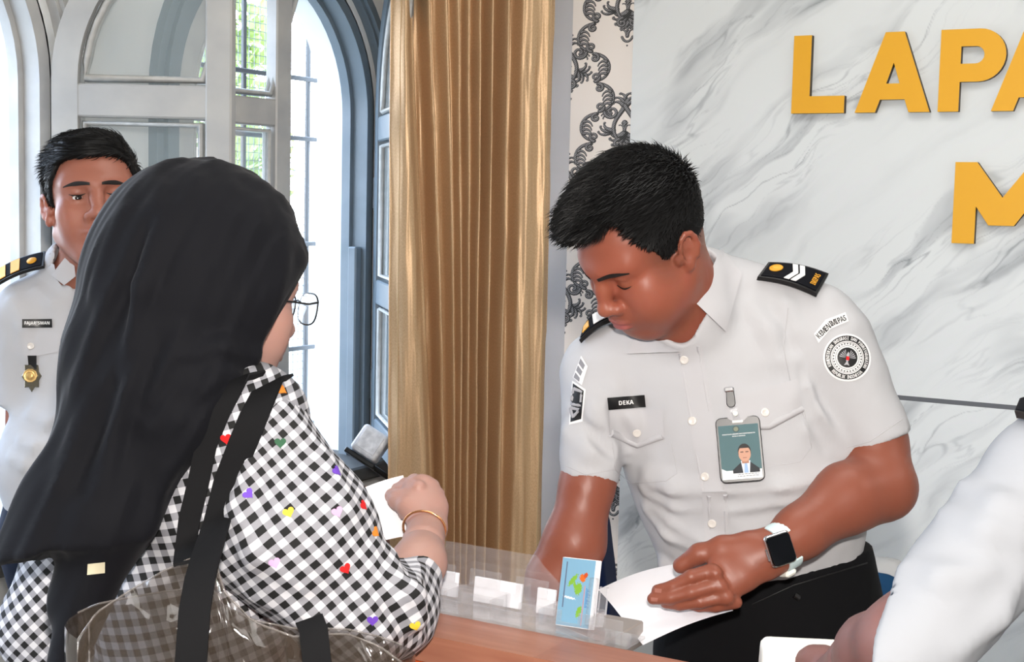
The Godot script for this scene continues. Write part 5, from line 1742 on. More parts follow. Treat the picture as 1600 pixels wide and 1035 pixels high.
	queue("headscarf", scarf, P(-30, 1110, 1.65) - V(0.02, 0, 0.15), P(490, 240, 1.76) + V(0.02, 0.02, 0.2), 0.0052, M.hijab, who)
	var st := mb()
	lay_px(st, scarf, [[137, 882], [164, 879], [164, 896], [136, 899]], 4, 3, 0.001)
	var lb := make("scarf_label", st, plain(Color(0.80, 0.77, 0.66), 0.7), who)
	# blouse: body, right sleeve and left sleeve, each printed in its own direction
	var check := 0.0172
	var bl := Field.new()
	bl.add(Flat.new(P(345, 690, 1.83), P(300, 900, 1.83), 0.115, 0.145, fwd, 0.68))
	bl.add(Flat.new(P(300, 900, 1.83), P(285, 1260, 1.82), 0.145, 0.165, fwd, 0.72), 0.04)
	bl.cap(P(350, 630, 1.80), P(412, 665, 1.72), 0.052, 0.056, 0.04)
	bl.cap(P(350, 630, 1.80), P(215, 665, 1.95), 0.055, 0.060, 0.04)
	bl.cap(P(390, 640, 1.70), P(330, 800, 1.72), 0.055, 0.07, 0.05)
	var bn := FastNoiseLite.new()
	bn.seed = 6
	bn.frequency = 9.0
	bl.noise = bn
	bl.amp = 0.006
	var flat_uv := func(o: Vector3, u: Vector3, v: Vector3) -> Callable:
		return func(p: Vector3, _n: Vector3) -> Vector2: return Vector2((p - o).dot(u), (p - o).dot(v)) / check
	var bx_ := (cb * Vector3(0.93, 0.30, -0.22)).normalized()
	var by_ := (cb * Vector3(-0.28, 0.95, 0.1)).normalized()
	var blouse := base_node(who, "blouse")
	queue("blouse_body", bl, P(120, 1290, 1.85) - V(0.05, 0, 0.24), P(500, 560, 1.75) + V(0, 0, 0.24), 0.008, M.gingham, blouse, {"uv": flat_uv.call(P(380, 700, 1.65), bx_, by_)})
	var a := P(412, 672, 1.70)
	var m := P(474, 825, 1.70)
	var e := P(570, 955, 1.725)
	var cu := P(647, 903, 1.815)
	var sl := Field.new()
	sl.chain([a, m, e], [0.058, 0.080, 0.055], 0.03)
	sl.cap(P(400, 850, 1.70), P(520, 945, 1.71), 0.058, 0.052, 0.06)
	sl.cap(e, P(614, 955, 1.77), 0.058, 0.052, 0.04)
	sl.cap(P(614, 955, 1.77), cu, 0.050, 0.036, 0.03)
	sl.add(Half.new(P(661, 876, 1.845), P(668, 850, 1.90) - P(650, 920, 1.80)), 0.004, 2)
	sl.noise = bn
	sl.amp = 0.005
	for q in [[[585, 860], [600, 915], [640, 960], [650, 1000]], [[610, 870], [622, 920], [648, 960]], [[570, 880], [575, 930], [600, 990]], [[655, 890], [645, 930], [655, 970]], [[345, 850], [400, 920], [480, 960], [540, 970]], [[360, 800], [400, 870], [470, 915]], [[440, 640], [500, 720], [540, 800]], [[395, 700], [380, 790], [400, 860]]]:
		fold(sl, q, 0.010, 0.02, 0.7)
	for q in [[[600, 868], [612, 918], [645, 962]], [[338, 870], [390, 930], [470, 975]], [[577, 870], [588, 925], [625, 985]]]: fold(sl, q, -0.006, 0.012)
	var ax := (e - a).normalized()
	var ox := (cam.origin - m).normalized()
	ox = (ox - ax * ox.dot(ax)).normalized()
	var oy := ax.cross(ox)
	var sleeve_uv := func(p: Vector3, _n: Vector3) -> Vector2:
		var d := p - m
		var ang := atan2(d.dot(oy), d.dot(ox) + 0.03)
		return Vector2(ang * 0.095, d.dot(ax)).rotated(-0.18) / check
	queue("sleeve", sl, P(300, 1060, 1.75) - V(0.02, 0, 0.2), P(710, 580, 1.72) + V(0, 0.02, 0.2), 0.0055, M.gingham, blouse, {"uv": sleeve_uv})
	var sl2 := Field.new()
	sl2.chain([shL, P(120, 820, 1.96), elL], [0.055, 0.062, 0.056], 0.03)
	sl2.cap(elL, P(160, 1075, 1.92), 0.06, 0.04, 0.03)
	sl2.noise = bn
	sl2.amp = 0.005
	queue("sleeve", sl2, P(-60, 1130, 1.95) - V(0.02, 0, 0.16), P(300, 600, 1.95) + V(0, 0, 0.16), 0.010, M.gingham, blouse, {"uv": flat_uv.call(P(60, 900, 1.9), (cb * Vector3(0.72, 0.69, 0)).normalized(), (cb * Vector3(-0.69, 0.72, 0)).normalized())})
	var both := Field.new()
	both.add(bl); both.add(sl, 0.002); both.add(scarf, 0.002)
	for h in [[438, 692, "green", 0.0], [526, 736, "purple", 0.6], [507, 676, "yellow", 0.5], [451, 801, "yellow", 0.4], [527, 800, "pink", 0.4], [568, 790, "red", 0.7], [587, 832, "orange", 0.8], [540, 889, "red", 0.5], [429, 880, "pink", 0.3], [582, 970, "purple", 0.0], [649, 979, "yellow", 0.3], [440, 609, "orange", 0.9], [388, 772, "purple", 0.8], [353, 686, "red", 0.2], [313, 851, "red", 0.2]]:
		heart(both, h[0], h[1], M[h[2]], blouse, h[3])
	glasses(T, s)
	# bracelet
	var bc := P(663, 826, 1.918)
	var n := thing("bracelet", "thin gold bangle round the visitor's wrist", "bracelet", bc)
	var fa := (P(661, 850, 1.88) - wrR).normalized()
	var u := cb.x
	u = (u - fa * u.dot(fa)).normalized()
	var w := fa.cross(u)
	var pts := []
	for i in 36:
		var t := TAU * i / 36
		pts.append(bc + (u * cos(t) * 0.0295 + w * sin(t) * 0.026) + fa * 0.004 * cos(t))
	st = mb()
	tube(st, pts, 0.0016, 8, true, 1.0, fa)
	make("band", st, M.rose_gold, n)
	st = mb()
	for k in 3: lathe(st, Transform3D(Basis(u, fa, u.cross(fa)), pts[20 + k] - fa * 0.001), [Vector2(0, -0.0022), Vector2(0.002, -0.001), Vector2(0.0022, 0.0008), Vector2(0, 0.0022)], 8)
	make("clasp", st, M.chrome, n)
	# the paper in her hand
	var pg := [P(556, 768, 1.99), P(630, 744, 2.01), P(640, 838, 1.955), P(572, 852, 1.93)]
	var pn := thing("paper", "folded white paper in the visitor's hand", "paper", pg[2])
	sheet(pg, pn, 0.004)
	# long skirt down to the floor
	var sk := Field.new()
	sk.add(Flat.new(P(285, 1200, 1.82), Vector3(base.x - 0.03, 0.05, base.z), 0.15, 0.21, fwd, 0.75))
	sk.add(Half.new(Vector3(0, 0.03, 0), Vector3.DOWN), 0.002, 2)
	sk.noise = sn
	sk.amp = 0.006
	sk.stretch = Transform3D(Basis.from_scale(Vector3(16, 1.0, 16)), Vector3.ZERO)
	queue("skirt", sk, Vector3(base.x - 0.34, 0, base.z - 0.3), Vector3(base.x + 0.3, 1.05, base.z + 0.3), 0.014, M.navy, who)
	for k in [-1.0, 1.0]: shoe(base + Vector3(k * 0.08, 0, -0.02), fwd.slide(Vector3.UP).normalized(), who)
	tote_bag(both)

func glasses(T: Transform3D, s: float) -> void:
	var o := T * (Vector3(0, 0.0, 0.108) * s)
	var n := thing("glasses", "thin dark-rimmed eyeglasses at the edge of the black headscarf", "glasses", o)
	var rims := {}
	for x in [-1.0, 1.0]:
		var pts := []
		var flat := PackedVector2Array()
		var fr := T * Transform3D(Basis(Vector3.UP, x * 0.16), Vector3(x * 0.033, -0.002, 0.113) * s)
		for i in 28:
			var t := TAU * i / 28
			var c := cos(t)
			var q := Vector2(signf(c) * pow(absf(c), 0.7) * 0.027, signf(sin(t)) * pow(absf(sin(t)), 0.7) * 0.0205)
			flat.append(q)
			pts.append(fr * Vector3(q.x, q.y, 0))
		var st := mb()
		tube(st, pts, 0.0011, 6, true, 1.0, fr.basis.z)
		make("rim", st, M.black_plastic, n)
		st = mb()
		extrude(st, flat, fr.translated_local(Vector3(0, 0, -0.0008)), 0.0016)
		make("lens", st, M.lens, n)
		st = mb()
		tube(st, [fr * Vector3(x * 0.027, 0.010, 0), T * (Vector3(x * 0.070, 0.004, 0.088) * s), T * (Vector3(x * 0.082, 0.002, 0.0) * s), T * (Vector3(x * 0.080, -0.014, -0.026) * s)], 0.0014, 6)
		make("temple", st, M.black_plastic, n)
	var st := mb()
	tube(st, [T * (Vector3(-0.009, 0.005, 0.115) * s), T * (Vector3(0, 0.008, 0.117) * s), T * (Vector3(0.009, 0.005, 0.115) * s)], 0.0013, 6)
	make("bridge", st, M.black_plastic, n)

func tote_bag(over: Field) -> void:
	var c := P(370, 1000, 1.56)
	var n := thing("tote_bag", "clear smoky plastic tote bag with black webbing straps over the visitor's shoulder", "bag", c)
	var nz := FastNoiseLite.new()
	nz.seed = 2
	nz.frequency = 1.0
	nz.fractal_octaves = 3
	var top := [[122, 1000], [150, 958], [205, 922], [255, 893], [300, 872], [335, 872], [350, 925], [395, 972], [460, 996], [540, 990], [592, 1010], [628, 1036]]
	var pick := func(a: float) -> Vector2:
		var f := a * (top.size() - 1)
		var i := mini(int(f), top.size() - 2)
		return Vector2(top[i][0], top[i][1]).lerp(Vector2(top[i + 1][0], top[i + 1][1]), f - i)
	var front := func(a: float, b: float) -> Vector3:
		var t: Vector2 = pick.call(a)
		var q := t.lerp(Vector2(lerpf(112, 640, a), lerpf(1380, 1400, a)), b)
		var z := 1.515 - 0.035 * sin(b * PI * 0.8) * sin(a * PI) + 0.10 * a * a * 0.3
		return P(q.x, q.y, z + 0.016 * nz.get_noise_3d(a * 6.0, b * 4.0, 0.0) + 0.010 * nz.get_noise_3d(a * 17.0, b * 9.0 + a * 10.0, 3.0))
	var back := func(a: float, b: float) -> Vector3:
		var t: Vector2 = pick.call(a)
		t.y = lerpf(t.y, 930 + a * 60, 0.6)
		var q := t.lerp(Vector2(lerpf(130, 625, a), 1375), b)
		return P(q.x, q.y, 1.60 + 0.03 * sin(b * PI) * sin(a * PI) + 0.02 * nz.get_noise_3d(a * 5.0, b * 4.0, 9.0))
	for k in 2:
		var fn: Callable = [front, back][k]
		var st := mb()
		st.set_smooth_group(1)
		for i in 44:
			for j in 26: quad(st, fn.call(i / 44.0, j / 26.0), fn.call((i + 1) / 44.0, j / 26.0), fn.call((i + 1) / 44.0, (j + 1) / 26.0), fn.call(i / 44.0, (j + 1) / 26.0), -cam.basis.z * (-1.0 if k == 0 else 1.0))
		make("front_panel" if k == 0 else "back_panel", st, M.pvc, n)
	for a in [0.0, 1.0]:
		var st := mb()
		st.set_smooth_group(1)
		for j in 20:
			for i in 4:
				var g := func(u: float, v: float) -> Vector3: return (front.call(a, v) as Vector3).lerp(back.call(a, v), u) + cam.basis.x * ((a - 0.5) * 0.03 * sin(u * PI))
				quad(st, g.call(i / 4.0, j / 20.0), g.call((i + 1) / 4.0, j / 20.0), g.call((i + 1) / 4.0, (j + 1) / 20.0), g.call(i / 4.0, (j + 1) / 20.0), cam.basis.x * (a - 0.5))
		make("gusset", st, M.pvc, n)
	var st := mb()
	st.set_smooth_group(1)
	for i in 20: quad(st, front.call(i / 20.0, 1.0), front.call((i + 1) / 20.0, 1.0), back.call((i + 1) / 20.0, 1.0), back.call(i / 20.0, 1.0), Vector3.DOWN)
	make("bottom_panel", st, M.pvc, n)
	# welded edges
	for k in 2:
		st = mb()
		var line := []
		for i in 41: line.append((front if k == 0 else back).call(i / 40.0, 0.0))
		tube(st, line, 0.0013, 6)
		make("edge_piping", st, M.pvc_edge, n)
	for a in [0.0, 0.055]:
		st = mb()
		var line := []
		for i in 21: line.append(front.call(a, i / 20.0))
		tube(st, line, 0.0012, 6)
		make("edge_piping", st, M.pvc_edge, n)
	# straps
	var on := func(px: float, py: float, lift: float) -> Vector3:
		var p := ray(over, px, py)
		return p + (cam.origin - p).normalized() * lift
	var fa := func(x: float, y: float) -> Vector3: return cam.basis * Vector3(x, y, 0)
	st = mb()
	var s1 := [on.call(408, 590, -0.006), on.call(386, 592, 0.004), on.call(363, 608, 0.005), on.call(343, 645, 0.005), on.call(322, 697, 0.006), on.call(310, 754, 0.006), on.call(296, 812, 0.008), on.call(291, 850, 0.012), P(289, 880, 1.512)]
	var acr := []
	for i in s1.size(): acr.append(fa.call(0.92, 0.38 - 0.03 * i) if i > 1 else fa.call(0.8, 0.5))
	band(st, s1, acr, 0.025, 0.0032)
	make("strap", st, M.strap, n)
	st = mb()
	var s2 := [on.call(442, 597, -0.008), on.call(428, 598, 0.005), on.call(412, 618, 0.006), on.call(395, 655, 0.006), on.call(378, 697, 0.007), on.call(356, 754, 0.009), on.call(340, 812, 0.013), P(323, 866, 1.512), P(312, 907, 1.490), P(304, 955, 1.470), P(298, 1040, 1.458), P(296, 1200, 1.45)]
	acr = []
	for i in s2.size(): acr.append(fa.call(0.92, 0.40 - 0.035 * i) if i > 1 else fa.call(0.8, 0.5))
	band(st, s2, acr, 0.033, 0.0032)
	make("strap", st, M.strap, n)
	st = mb()
	band(st, [P(483, 968, 1.498), P(490, 985, 1.485), P(496, 1040, 1.478), P(498, 1200, 1.47)], [fa.call(1, 0.1), fa.call(1, 0), fa.call(1, 0), fa.call(1, 0)], 0.030, 0.0032)
	make("strap", st, M.strap, n)

func near_officer() -> void:
	var base := P(1760, 1030, 1.42)
	base.y = 0
	var who := thing("person", "person in white at the right edge, only a bent arm and shoulder in view", "person", base)
	var cb := cam.basis
	var body := Field.new()
	var fwd := (cb * Vector3(-0.75, -0.1, -0.62)).normalized()
	var up := cb.y
	up = (up - fwd * up.dot(fwd)).normalized()
	var T := Transform3D(Basis(up.cross(fwd), up, fwd), P(1808, 430, 1.46))
	head(body, T, 1.0)
	var N := P(1765, 625, 1.47)
	body.cap(T * Vector3(0, -0.05, -0.03), N, 0.055, 0.06, 0.03)
	var sh := P(1625, 775, 1.40)
	var el := P(1410, 1005, 1.37)
	var wr := P(1318, 1052, 1.52)
	body.cap(N, sh, 0.05, 0.045, 0.03)
	body.cap(sh, el, 0.042, 0.040, 0.03)
	body.cap(el, P(1368, 1018, 1.44), 0.041, 0.037, 0.02)
	body.cap(P(1368, 1018, 1.44), wr, 0.037, 0.028, 0.02)
	var hand := Field.new()
	hand.cap(P(1340, 1038, 1.48), wr, 0.033, 0.027)
	hand.add(Flat.new(wr, P(1285, 1058, 1.60), 0.027, 0.032, cb * Vector3(0.1, 0.8, 0.5), 0.6), 0.012)
	fingers(hand, [[P(1285, 1034, 1.58), P(1268, 1036, 1.61), P(1255, 1046, 1.63), P(1246, 1058, 1.63)], [P(1284, 1042, 1.60), P(1262, 1050, 1.64), P(1248, 1062, 1.655), P(1240, 1072, 1.65)],
		[P(1285, 1056, 1.61), P(1264, 1066, 1.65), P(1250, 1076, 1.66), P(1243, 1084, 1.655)], [P(1288, 1068, 1.61), P(1270, 1078, 1.64), P(1258, 1088, 1.65), P(1251, 1095, 1.645)]], [0.0095, 0.0098, 0.0095, 0.0082], 0.003)
	fingers(hand, [[P(1308, 1040, 1.54), P(1288, 1028, 1.56), P(1270, 1026, 1.57), P(1254, 1030, 1.58)]], [0.0125], 0.008)
	var tone := Color(0.165, 0.080, 0.072)
	queue("body", body, P(1250, 1120, 1.5) - V(0, 0, 0.16), P(1850, 640, 1.45) + V(0.05, 0, 0.2), 0.011, M.skin_dark, who, {"color": func(_p, _n): return tone, "more": [
		[T.origin - V(0.14, 0.16, 0.15), T.origin + V(0.14, 0.15, 0.15), 0.005],
		[P(1230, 1110, 1.58) - V(0, 0, 0.12), P(1360, 1000, 1.55) + V(0, 0, 0.12), 0.003, hand]]})
	var hair := hair_cap(T, 1.0, 0.006, 0.014, [[0, 25, 40, 55, 68, 80, 95, 115, 135, 180], [0.070, 0.070, 0.072, 0.045, 0.012, -0.004, 0.012, 0.010, -0.040, -0.055]])
	queue("hair", hair, T.origin - Vector3.ONE * 0.15, T.origin + Vector3.ONE * 0.15, 0.006, M.hair, who)
	var shirt := Field.new()
	torso_line(shirt, [P(1765, 780, 1.48), P(1790, 1000, 1.48), P(1790, 1150, 1.48)], [0.15, 0.15, 0.155], fwd, 0.68)
	shirt.cap(P(1735, 655, 1.46), P(1640, 738, 1.42), 0.052, 0.060, 0.03)
	shirt.cap(P(1760, 655, 1.48), P(1880, 760, 1.56), 0.052, 0.060, 0.03)
	sleeve(shirt, P(1628, 768, 1.405), P(1438, 985, 1.365), 0.063, 0.058, (P(1340, 1000, 1.42) - P(1440, 985, 1.36)), 0.02, true)
	var cn := FastNoiseLite.new()
	cn.seed = 28
	cn.frequency = 10.0
	shirt.noise = cn
	shirt.amp = 0.004
	for q in [[[1508, 762], [1560, 790], [1600, 800]], [[1480, 800], [1540, 830], [1590, 840]], [[1420, 890], [1470, 905], [1540, 890]], [[1590, 900], [1560, 960], [1500, 1010]]]: fold(shirt, q, 0.008, 0.02, 0.6)
	var cl := base_node(who, "shirt")
	queue("shirt_cloth", shirt, P(1350, 1180, 1.45) - V(0.02, 0, 0.2), P(1960, 610, 1.5) + V(0, 0, 0.25), 0.0065, M.shirt_near_dimmed, cl)
	var e := epaulette(shirt, [[1640, 652], [1596, 640], [1588, 660], [1636, 690]], who, 0.008)
	legs(who, P(1830, 1250, 1.5), P(1730, 1250, 1.45), P(1790, 1130, 1.48), 0.152, M.trousers_navy, V(-0.75, 0, -0.62).normalized(), fwd)
	# white box in the hand
	var b := P(1252, 1040, 1.60)
	var n := thing("white_box", "small white rounded box held in the hand at the bottom right", "box", b)
	var f := Field.new()
	var xf := facing(b, cb.y)
	xf.basis = xf.basis * Basis(Vector3.BACK, -0.10) * Basis(Vector3.RIGHT, 0.5) * Basis(Vector3.UP, 0.2)
	f.add(Blk.new(xf, Vector3(0.047, 0.028, 0.020), 0.010))
	queue("case", f, b - Vector3.ONE * 0.08, b + Vector3.ONE * 0.08, 0.004, M.white_plastic, n)
	var st := mb()
	bx(st, xf * Transform3D(Basis.IDENTITY, Vector3(-0.02, 0.0, 0.0195)), Vector3(0.012, 0.004, 0.002), 0.0006)
	make("socket", st, M.grey_plastic, n)

# ------------------------------------------------------------------ distance fields
class Prim:
	var k := 0.0
	var op := 0   # 0 join, 1 cut away, 2 keep inside
	func d(_p: Vector3) -> float: return 1e9

class Cap extends Prim:
	var a: Vector3; var ba: Vector3; var inv := 0.0; var ra := 0.0; var dr := 0.0
	func _init(a_: Vector3, b_: Vector3, ra_: float, rb_: float) -> void:
		a = a_; ba = b_ - a_; inv = 1.0 / maxf(ba.length_squared(), 1e-12); ra = ra_; dr = rb_ - ra_
	func d(p: Vector3) -> float:
		var pa := p - a
		var h := clampf(pa.dot(ba) * inv, 0.0, 1.0)
		return (pa - ba * h).length() - ra - dr * h

class Flat extends Prim:   # a tapered capsule whose section is narrowed by s along the axis w
	var c: Cap; var w: Vector3; var s := 1.0; var o: Vector3
	func _init(a_: Vector3, b_: Vector3, ra_: float, rb_: float, w_: Vector3, s_: float) -> void:
		var ax := (b_ - a_).normalized()
		w = (w_ - ax * w_.dot(ax)).normalized(); s = 1.0 / s_ - 1.0; o = a_
		c = Cap.new(a_, b_, ra_, rb_)
	func d(p: Vector3) -> float:
		var f: float = c.d(p + w * ((p - o).dot(w) * s))
		return f * (0.85 if f > 0.0 else 0.75)

class Ell extends Prim:
	var t: Transform3D; var ir: Vector3; var ir2: Vector3; var m := 0.0
	func _init(xf: Transform3D, r: Vector3) -> void:
		t = xf.affine_inverse(); ir = Vector3(1 / r.x, 1 / r.y, 1 / r.z); ir2 = ir * ir; m = minf(r.x, minf(r.y, r.z))
	func d(p: Vector3) -> float:
		var q := t * p
		var k0 := (q * ir).length()
		var k1 := (q * ir2).length()
		return -m if k1 < 1e-6 else k0 * (k0 - 1.0) / k1

class Blk extends Prim:   # a box with rounded edges
	var t: Transform3D; var h: Vector3; var r := 0.0
	func _init(xf: Transform3D, half: Vector3, r_: float) -> void:
		t = xf.affine_inverse(); r = r_; h = half - Vector3.ONE * r_
	func d(p: Vector3) -> float:
		var q := (t * p).abs() - h
		return q.max(Vector3.ZERO).length() + minf(maxf(q.x, maxf(q.y, q.z)), 0.0) - r

class Half extends Prim:   # everything behind a plane
	var n: Vector3; var o := 0.0
	func _init(at: Vector3, n_: Vector3) -> void:
		n = n_.normalized(); o = at.dot(n)
	func d(p: Vector3) -> float: return p.dot(n) - o

class Hairline extends Prim:   # the scalp above a hairline given by heights round the head
	var t: Transform3D; var sc := 1.0; var ang: PackedFloat32Array; var hgt: PackedFloat32Array; var flip := 1.0
	func _init(xf: Transform3D, s: float, a: Array, h: Array) -> void:
		t = xf.affine_inverse(); sc = s; ang = PackedFloat32Array(a); hgt = PackedFloat32Array(h)
	func d(p: Vector3) -> float:
		var q := (t * p) / sc
		var a := rad_to_deg(atan2(absf(q.x), q.z))
		var y := hgt[hgt.size() - 1]
		for i in ang.size() - 1:
			if a <= ang[i + 1]:
				var f := (a - ang[i]) / (ang[i + 1] - ang[i])
				y = lerpf(hgt[i], hgt[i + 1], f * f * (3.0 - 2.0 * f))
				break
		return (y - q.y) * sc * 0.6

class Field extends Prim:
	var q: Array[Prim] = []
	var noise: FastNoiseLite; var amp := 0.0; var off := 0.0; var stretch := Transform3D()
	func add(p: Prim, k_ := 0.0, op_ := 0) -> Field:
		p.k = k_; p.op = op_; q.append(p)
		return self
	func cap(a: Vector3, b: Vector3, ra: float, rb: float, k_ := 0.0, op_ := 0) -> Field: return add(Cap.new(a, b, ra, rb), k_, op_)
	func ball(a: Vector3, r: float, k_ := 0.0, op_ := 0) -> Field: return add(Cap.new(a, a + Vector3(0, 1e-4, 0), r, r), k_, op_)
	func chain(pts: Array, rs: Array, k_ := 0.0, op_ := 0) -> Field:
		for i in pts.size() - 1:
			add(Cap.new(pts[i], pts[i + 1], rs[i], rs[i + 1]), k_, op_)
		return self
	func ev(p: Vector3, act: Array[Prim]) -> float:
		var r := 1e9
		for x in act:
			var e: float = x.d(p)
			var kk: float = x.k
			var o: int = x.op
			if o == 0:
				var h := kk - absf(r - e)
				r = minf(r, e) if h <= 0.0 else minf(r, e) - h * h * 0.25 / kk
			else:
				if o == 1: e = -e
				var h2 := kk - absf(r - e)
				r = maxf(r, e) if h2 <= 0.0 else maxf(r, e) + h2 * h2 * 0.25 / kk
		if noise: r += amp * noise.get_noise_3dv(stretch * p)
		return r - off
	func d(p: Vector3) -> float: return ev(p, q)
	func near(c: Vector3, rad: float) -> Array[Prim]:
		var ds := PackedFloat32Array()
		var least := 1e9
		for x in q:
			var e: float = x.d(c)
			ds.append(e)
			if x.op == 0: least = minf(least, e)
		var out: Array[Prim] = []
		for i in q.size():
			var x: Prim = q[i]
			if x.op == 0 and ds[i] > least + 3.0 * rad + x.k: continue
			if x.op == 1 and ds[i] > 1.6 * rad + x.k: continue
			out.append(x)
		return out
	func grad(p: Vector3, e := 0.002) -> Vector3:
		return Vector3(d(p + Vector3(e, 0, 0)) - d(p - Vector3(e, 0, 0)), d(p + Vector3(0, e, 0)) - d(p - Vector3(0, e, 0)), d(p + Vector3(0, 0, e)) - d(p - Vector3(0, 0, e))).normalized()
	func land(p: Vector3, n: Vector3, reach := 0.06) -> Vector3:   # walk from p + n * reach back along -n to the surface
		var s := p + n * reach
		for i in 40:
			var e := d(s)
			if absf(e) < 0.0002: break
			s -= n * clampf(e * 0.9, -0.01, 0.03)
			if (s - p).dot(n) < -reach * 1.5: break
		return s

# surface nets: the cells that the surface crosses, one vertex each
func nets(f: Field, lo: Vector3, hi: Vector3, cell: float) -> Dictionary:
	var n := Vector3i(((hi - lo) / cell).ceil()) + Vector3i(2, 2, 2)
	const B := 6
	n = Vector3i((n.x + B - 1) / B * B + 1, (n.y + B - 1) / B * B + 1, (n.z + B - 1) / B * B + 1)
	var sy := n.x
	var sz := n.x * n.y
	var g := PackedFloat32Array()
	g.resize(n.x * n.y * n.z)
	g.fill(1e8)
	var id := PackedInt32Array()
	id.resize(g.size())
	id.fill(-1)
	var blocks: Array[Vector3i] = []
	var rad := cell * B * 0.87
	for bz in range(0, n.z - 1, B):
		for by in range(0, n.y - 1, B):
			for bxx in range(0, n.x - 1, B):
				var c := lo + Vector3(bxx + B * 0.5, by + B * 0.5, bz + B * 0.5) * cell
				if absf(f.d(c)) > rad * 1.35 + 0.004: continue
				blocks.append(Vector3i(bxx, by, bz))
				var act := f.near(c, rad)
				for z in range(bz, bz + B + 1):
					for y in range(by, by + B + 1):
						var at := bxx + y * sy + z * sz
						for x in B + 1:
							if g[at + x] > 1e7: g[at + x] = f.ev(lo + Vector3(bxx + x, y, z) * cell, act)
	var v := PackedVector3Array()
	var co := PackedInt32Array([0, 1, sy, sy + 1, sz, sz + 1, sz + sy, sz + sy + 1])
	var ex := PackedInt32Array([0, 1, 2, 3, 4, 5, 6, 7, 0, 2, 1, 3, 4, 6, 5, 7, 0, 4, 1, 5, 2, 6, 3, 7])
	for b in blocks:
		for z in range(b.z, b.z + B):
			for y in range(b.y, b.y + B):
				for x in range(b.x, b.x + B):
					var at := x + y * sy + z * sz
					var s := 0
					for j in 8:
						if g[at + co[j]] < 0.0: s += 1
					if s == 0 or s == 8: continue
					var sum := Vector3.ZERO
					var cnt := 0
					for e in 12:
						var j0 := ex[2 * e]
						var j1 := ex[2 * e + 1]
						var g0 := g[at + co[j0]]
						var g1 := g[at + co[j1]]
						if (g0 < 0.0) == (g1 < 0.0): continue
						var u := g0 / (g0 - g1)
						sum += Vector3(lerpf(j0 & 1, j1 & 1, u), lerpf((j0 >> 1) & 1, (j1 >> 1) & 1, u), lerpf(j0 >> 2, j1 >> 2, u))
						cnt += 1
					id[at] = v.size()
					v.append(lo + (Vector3(x, y, z) + sum / cnt) * cell)
	var tri := PackedInt32Array()
	var step := [1, sy, sz]
	for b in blocks:
		for z in range(b.z, b.z + B):
			for y in range(b.y, b.y + B):
				for x in range(b.x, b.x + B):
					var at := x + y * sy + z * sz
					if id[at] < 0: continue
					var in0 := g[at] < 0.0
					for ax in 3:
						var e: int = step[ax]
						if in0 == (g[at + e] < 0.0): continue
						var u: int = step[(ax + 1) % 3]
						var w: int = step[(ax + 2) % 3]
						if at - u - w < 0: continue
						var i0 := id[at]
						var i1 := id[at - u]
						var i2 := id[at - u - w]
						var i3 := id[at - w]
						if i1 < 0 or i2 < 0 or i3 < 0: continue
						if in0: tri.append_array([i0, i2, i1, i0, i3, i2])
						else: tri.append_array([i0, i1, i2, i0, i2, i3])
	var nr := PackedVector3Array()
	nr.resize(v.size())
	for i in range(0, tri.size(), 3):
		var a := tri[i]
		var bb := tri[i + 1]
		var c2 := tri[i + 2]
		var m := (v[c2] - v[a]).cross(v[bb] - v[a])
		nr[a] += m; nr[bb] += m; nr[c2] += m
	for i in v.size(): nr[i] = nr[i].normalized()
	return {"v": v, "n": nr, "i": tri}

func around_box(lo: Vector3, hi: Vector3) -> AABB:   # lo and hi are corners of a box that stands square to the camera's heading
	var t := Basis(Vector3.UP, deg_to_rad(30.0))
	var b := AABB(lo * t, Vector3.ZERO).expand(hi * t)
	return Transform3D(t, Vector3.ZERO) * b
var jobs: Array[Dictionary] = []
func queue(called: String, f: Field, lo: Vector3, hi: Vector3, cell: float, m: Material, parent: Node3D, opts := {}) -> void:
	var box := around_box(lo, hi)
	jobs.append({"name": called, "f": f, "lo": box.position, "hi": box.end, "cell": cell, "m": m, "parent": parent, "o": opts})

func work(i: int) -> void:
	var j: Dictionary = jobs[i]
	var parts := [nets(j.f, j.lo, j.hi, j.cell)]
	for g in j.o.get("more", []):
		var b := around_box(g[0], g[1])
		parts.append(nets(g[3] if g.size() > 3 else j.f, b.position, b.end, g[2]))
	var v := PackedVector3Array()
	var n := PackedVector3Array()
	var t := PackedInt32Array()
	for p in parts:
		var at := v.size()
		v.append_array(p.v); n.append_array(p.n)
		for x in p.i: t.append(x + at)
	j.v = v; j.n = n; j.t = t
	if j.o.has("color"):
		var c := PackedColorArray()
		for k in v.size(): c.append(j.o.color.call(v[k], n[k]))
		j.c = c
	if j.o.has("uv"):
		var uv := PackedVector2Array()
		for k in v.size(): uv.append(j.o.uv.call(v[k], n[k]))
		j.uv = uv

func flush() -> void:
	var t := WorkerThreadPool.add_group_task(work, jobs.size())
	WorkerThreadPool.wait_for_group_task_completion(t)
	for j in jobs:
		if j.v.is_empty():
			print("EMPTY ", j.name); continue
		var a := []
		a.resize(Mesh.ARRAY_MAX)
		var v: PackedVector3Array = (j.v as PackedVector3Array).duplicate()
		var o: Vector3 = org(j.parent)
		for k in v.size(): v[k] -= o
		a[Mesh.ARRAY_VERTEX] = v; a[Mesh.ARRAY_NORMAL] = j.n; a[Mesh.ARRAY_INDEX] = j.t
		if j.has("c"): a[Mesh.ARRAY_COLOR] = j.c
		if j.has("uv"): a[Mesh.ARRAY_TEX_UV] = j.uv
		var me := ArrayMesh.new()
		me.add_surface_from_arrays(Mesh.PRIMITIVE_TRIANGLES, a)
		var mi := hang(j.name, me, j.m, j.parent)
		if j.o.has("after"): j.o.after.call(j, mi)
	jobs.clear()

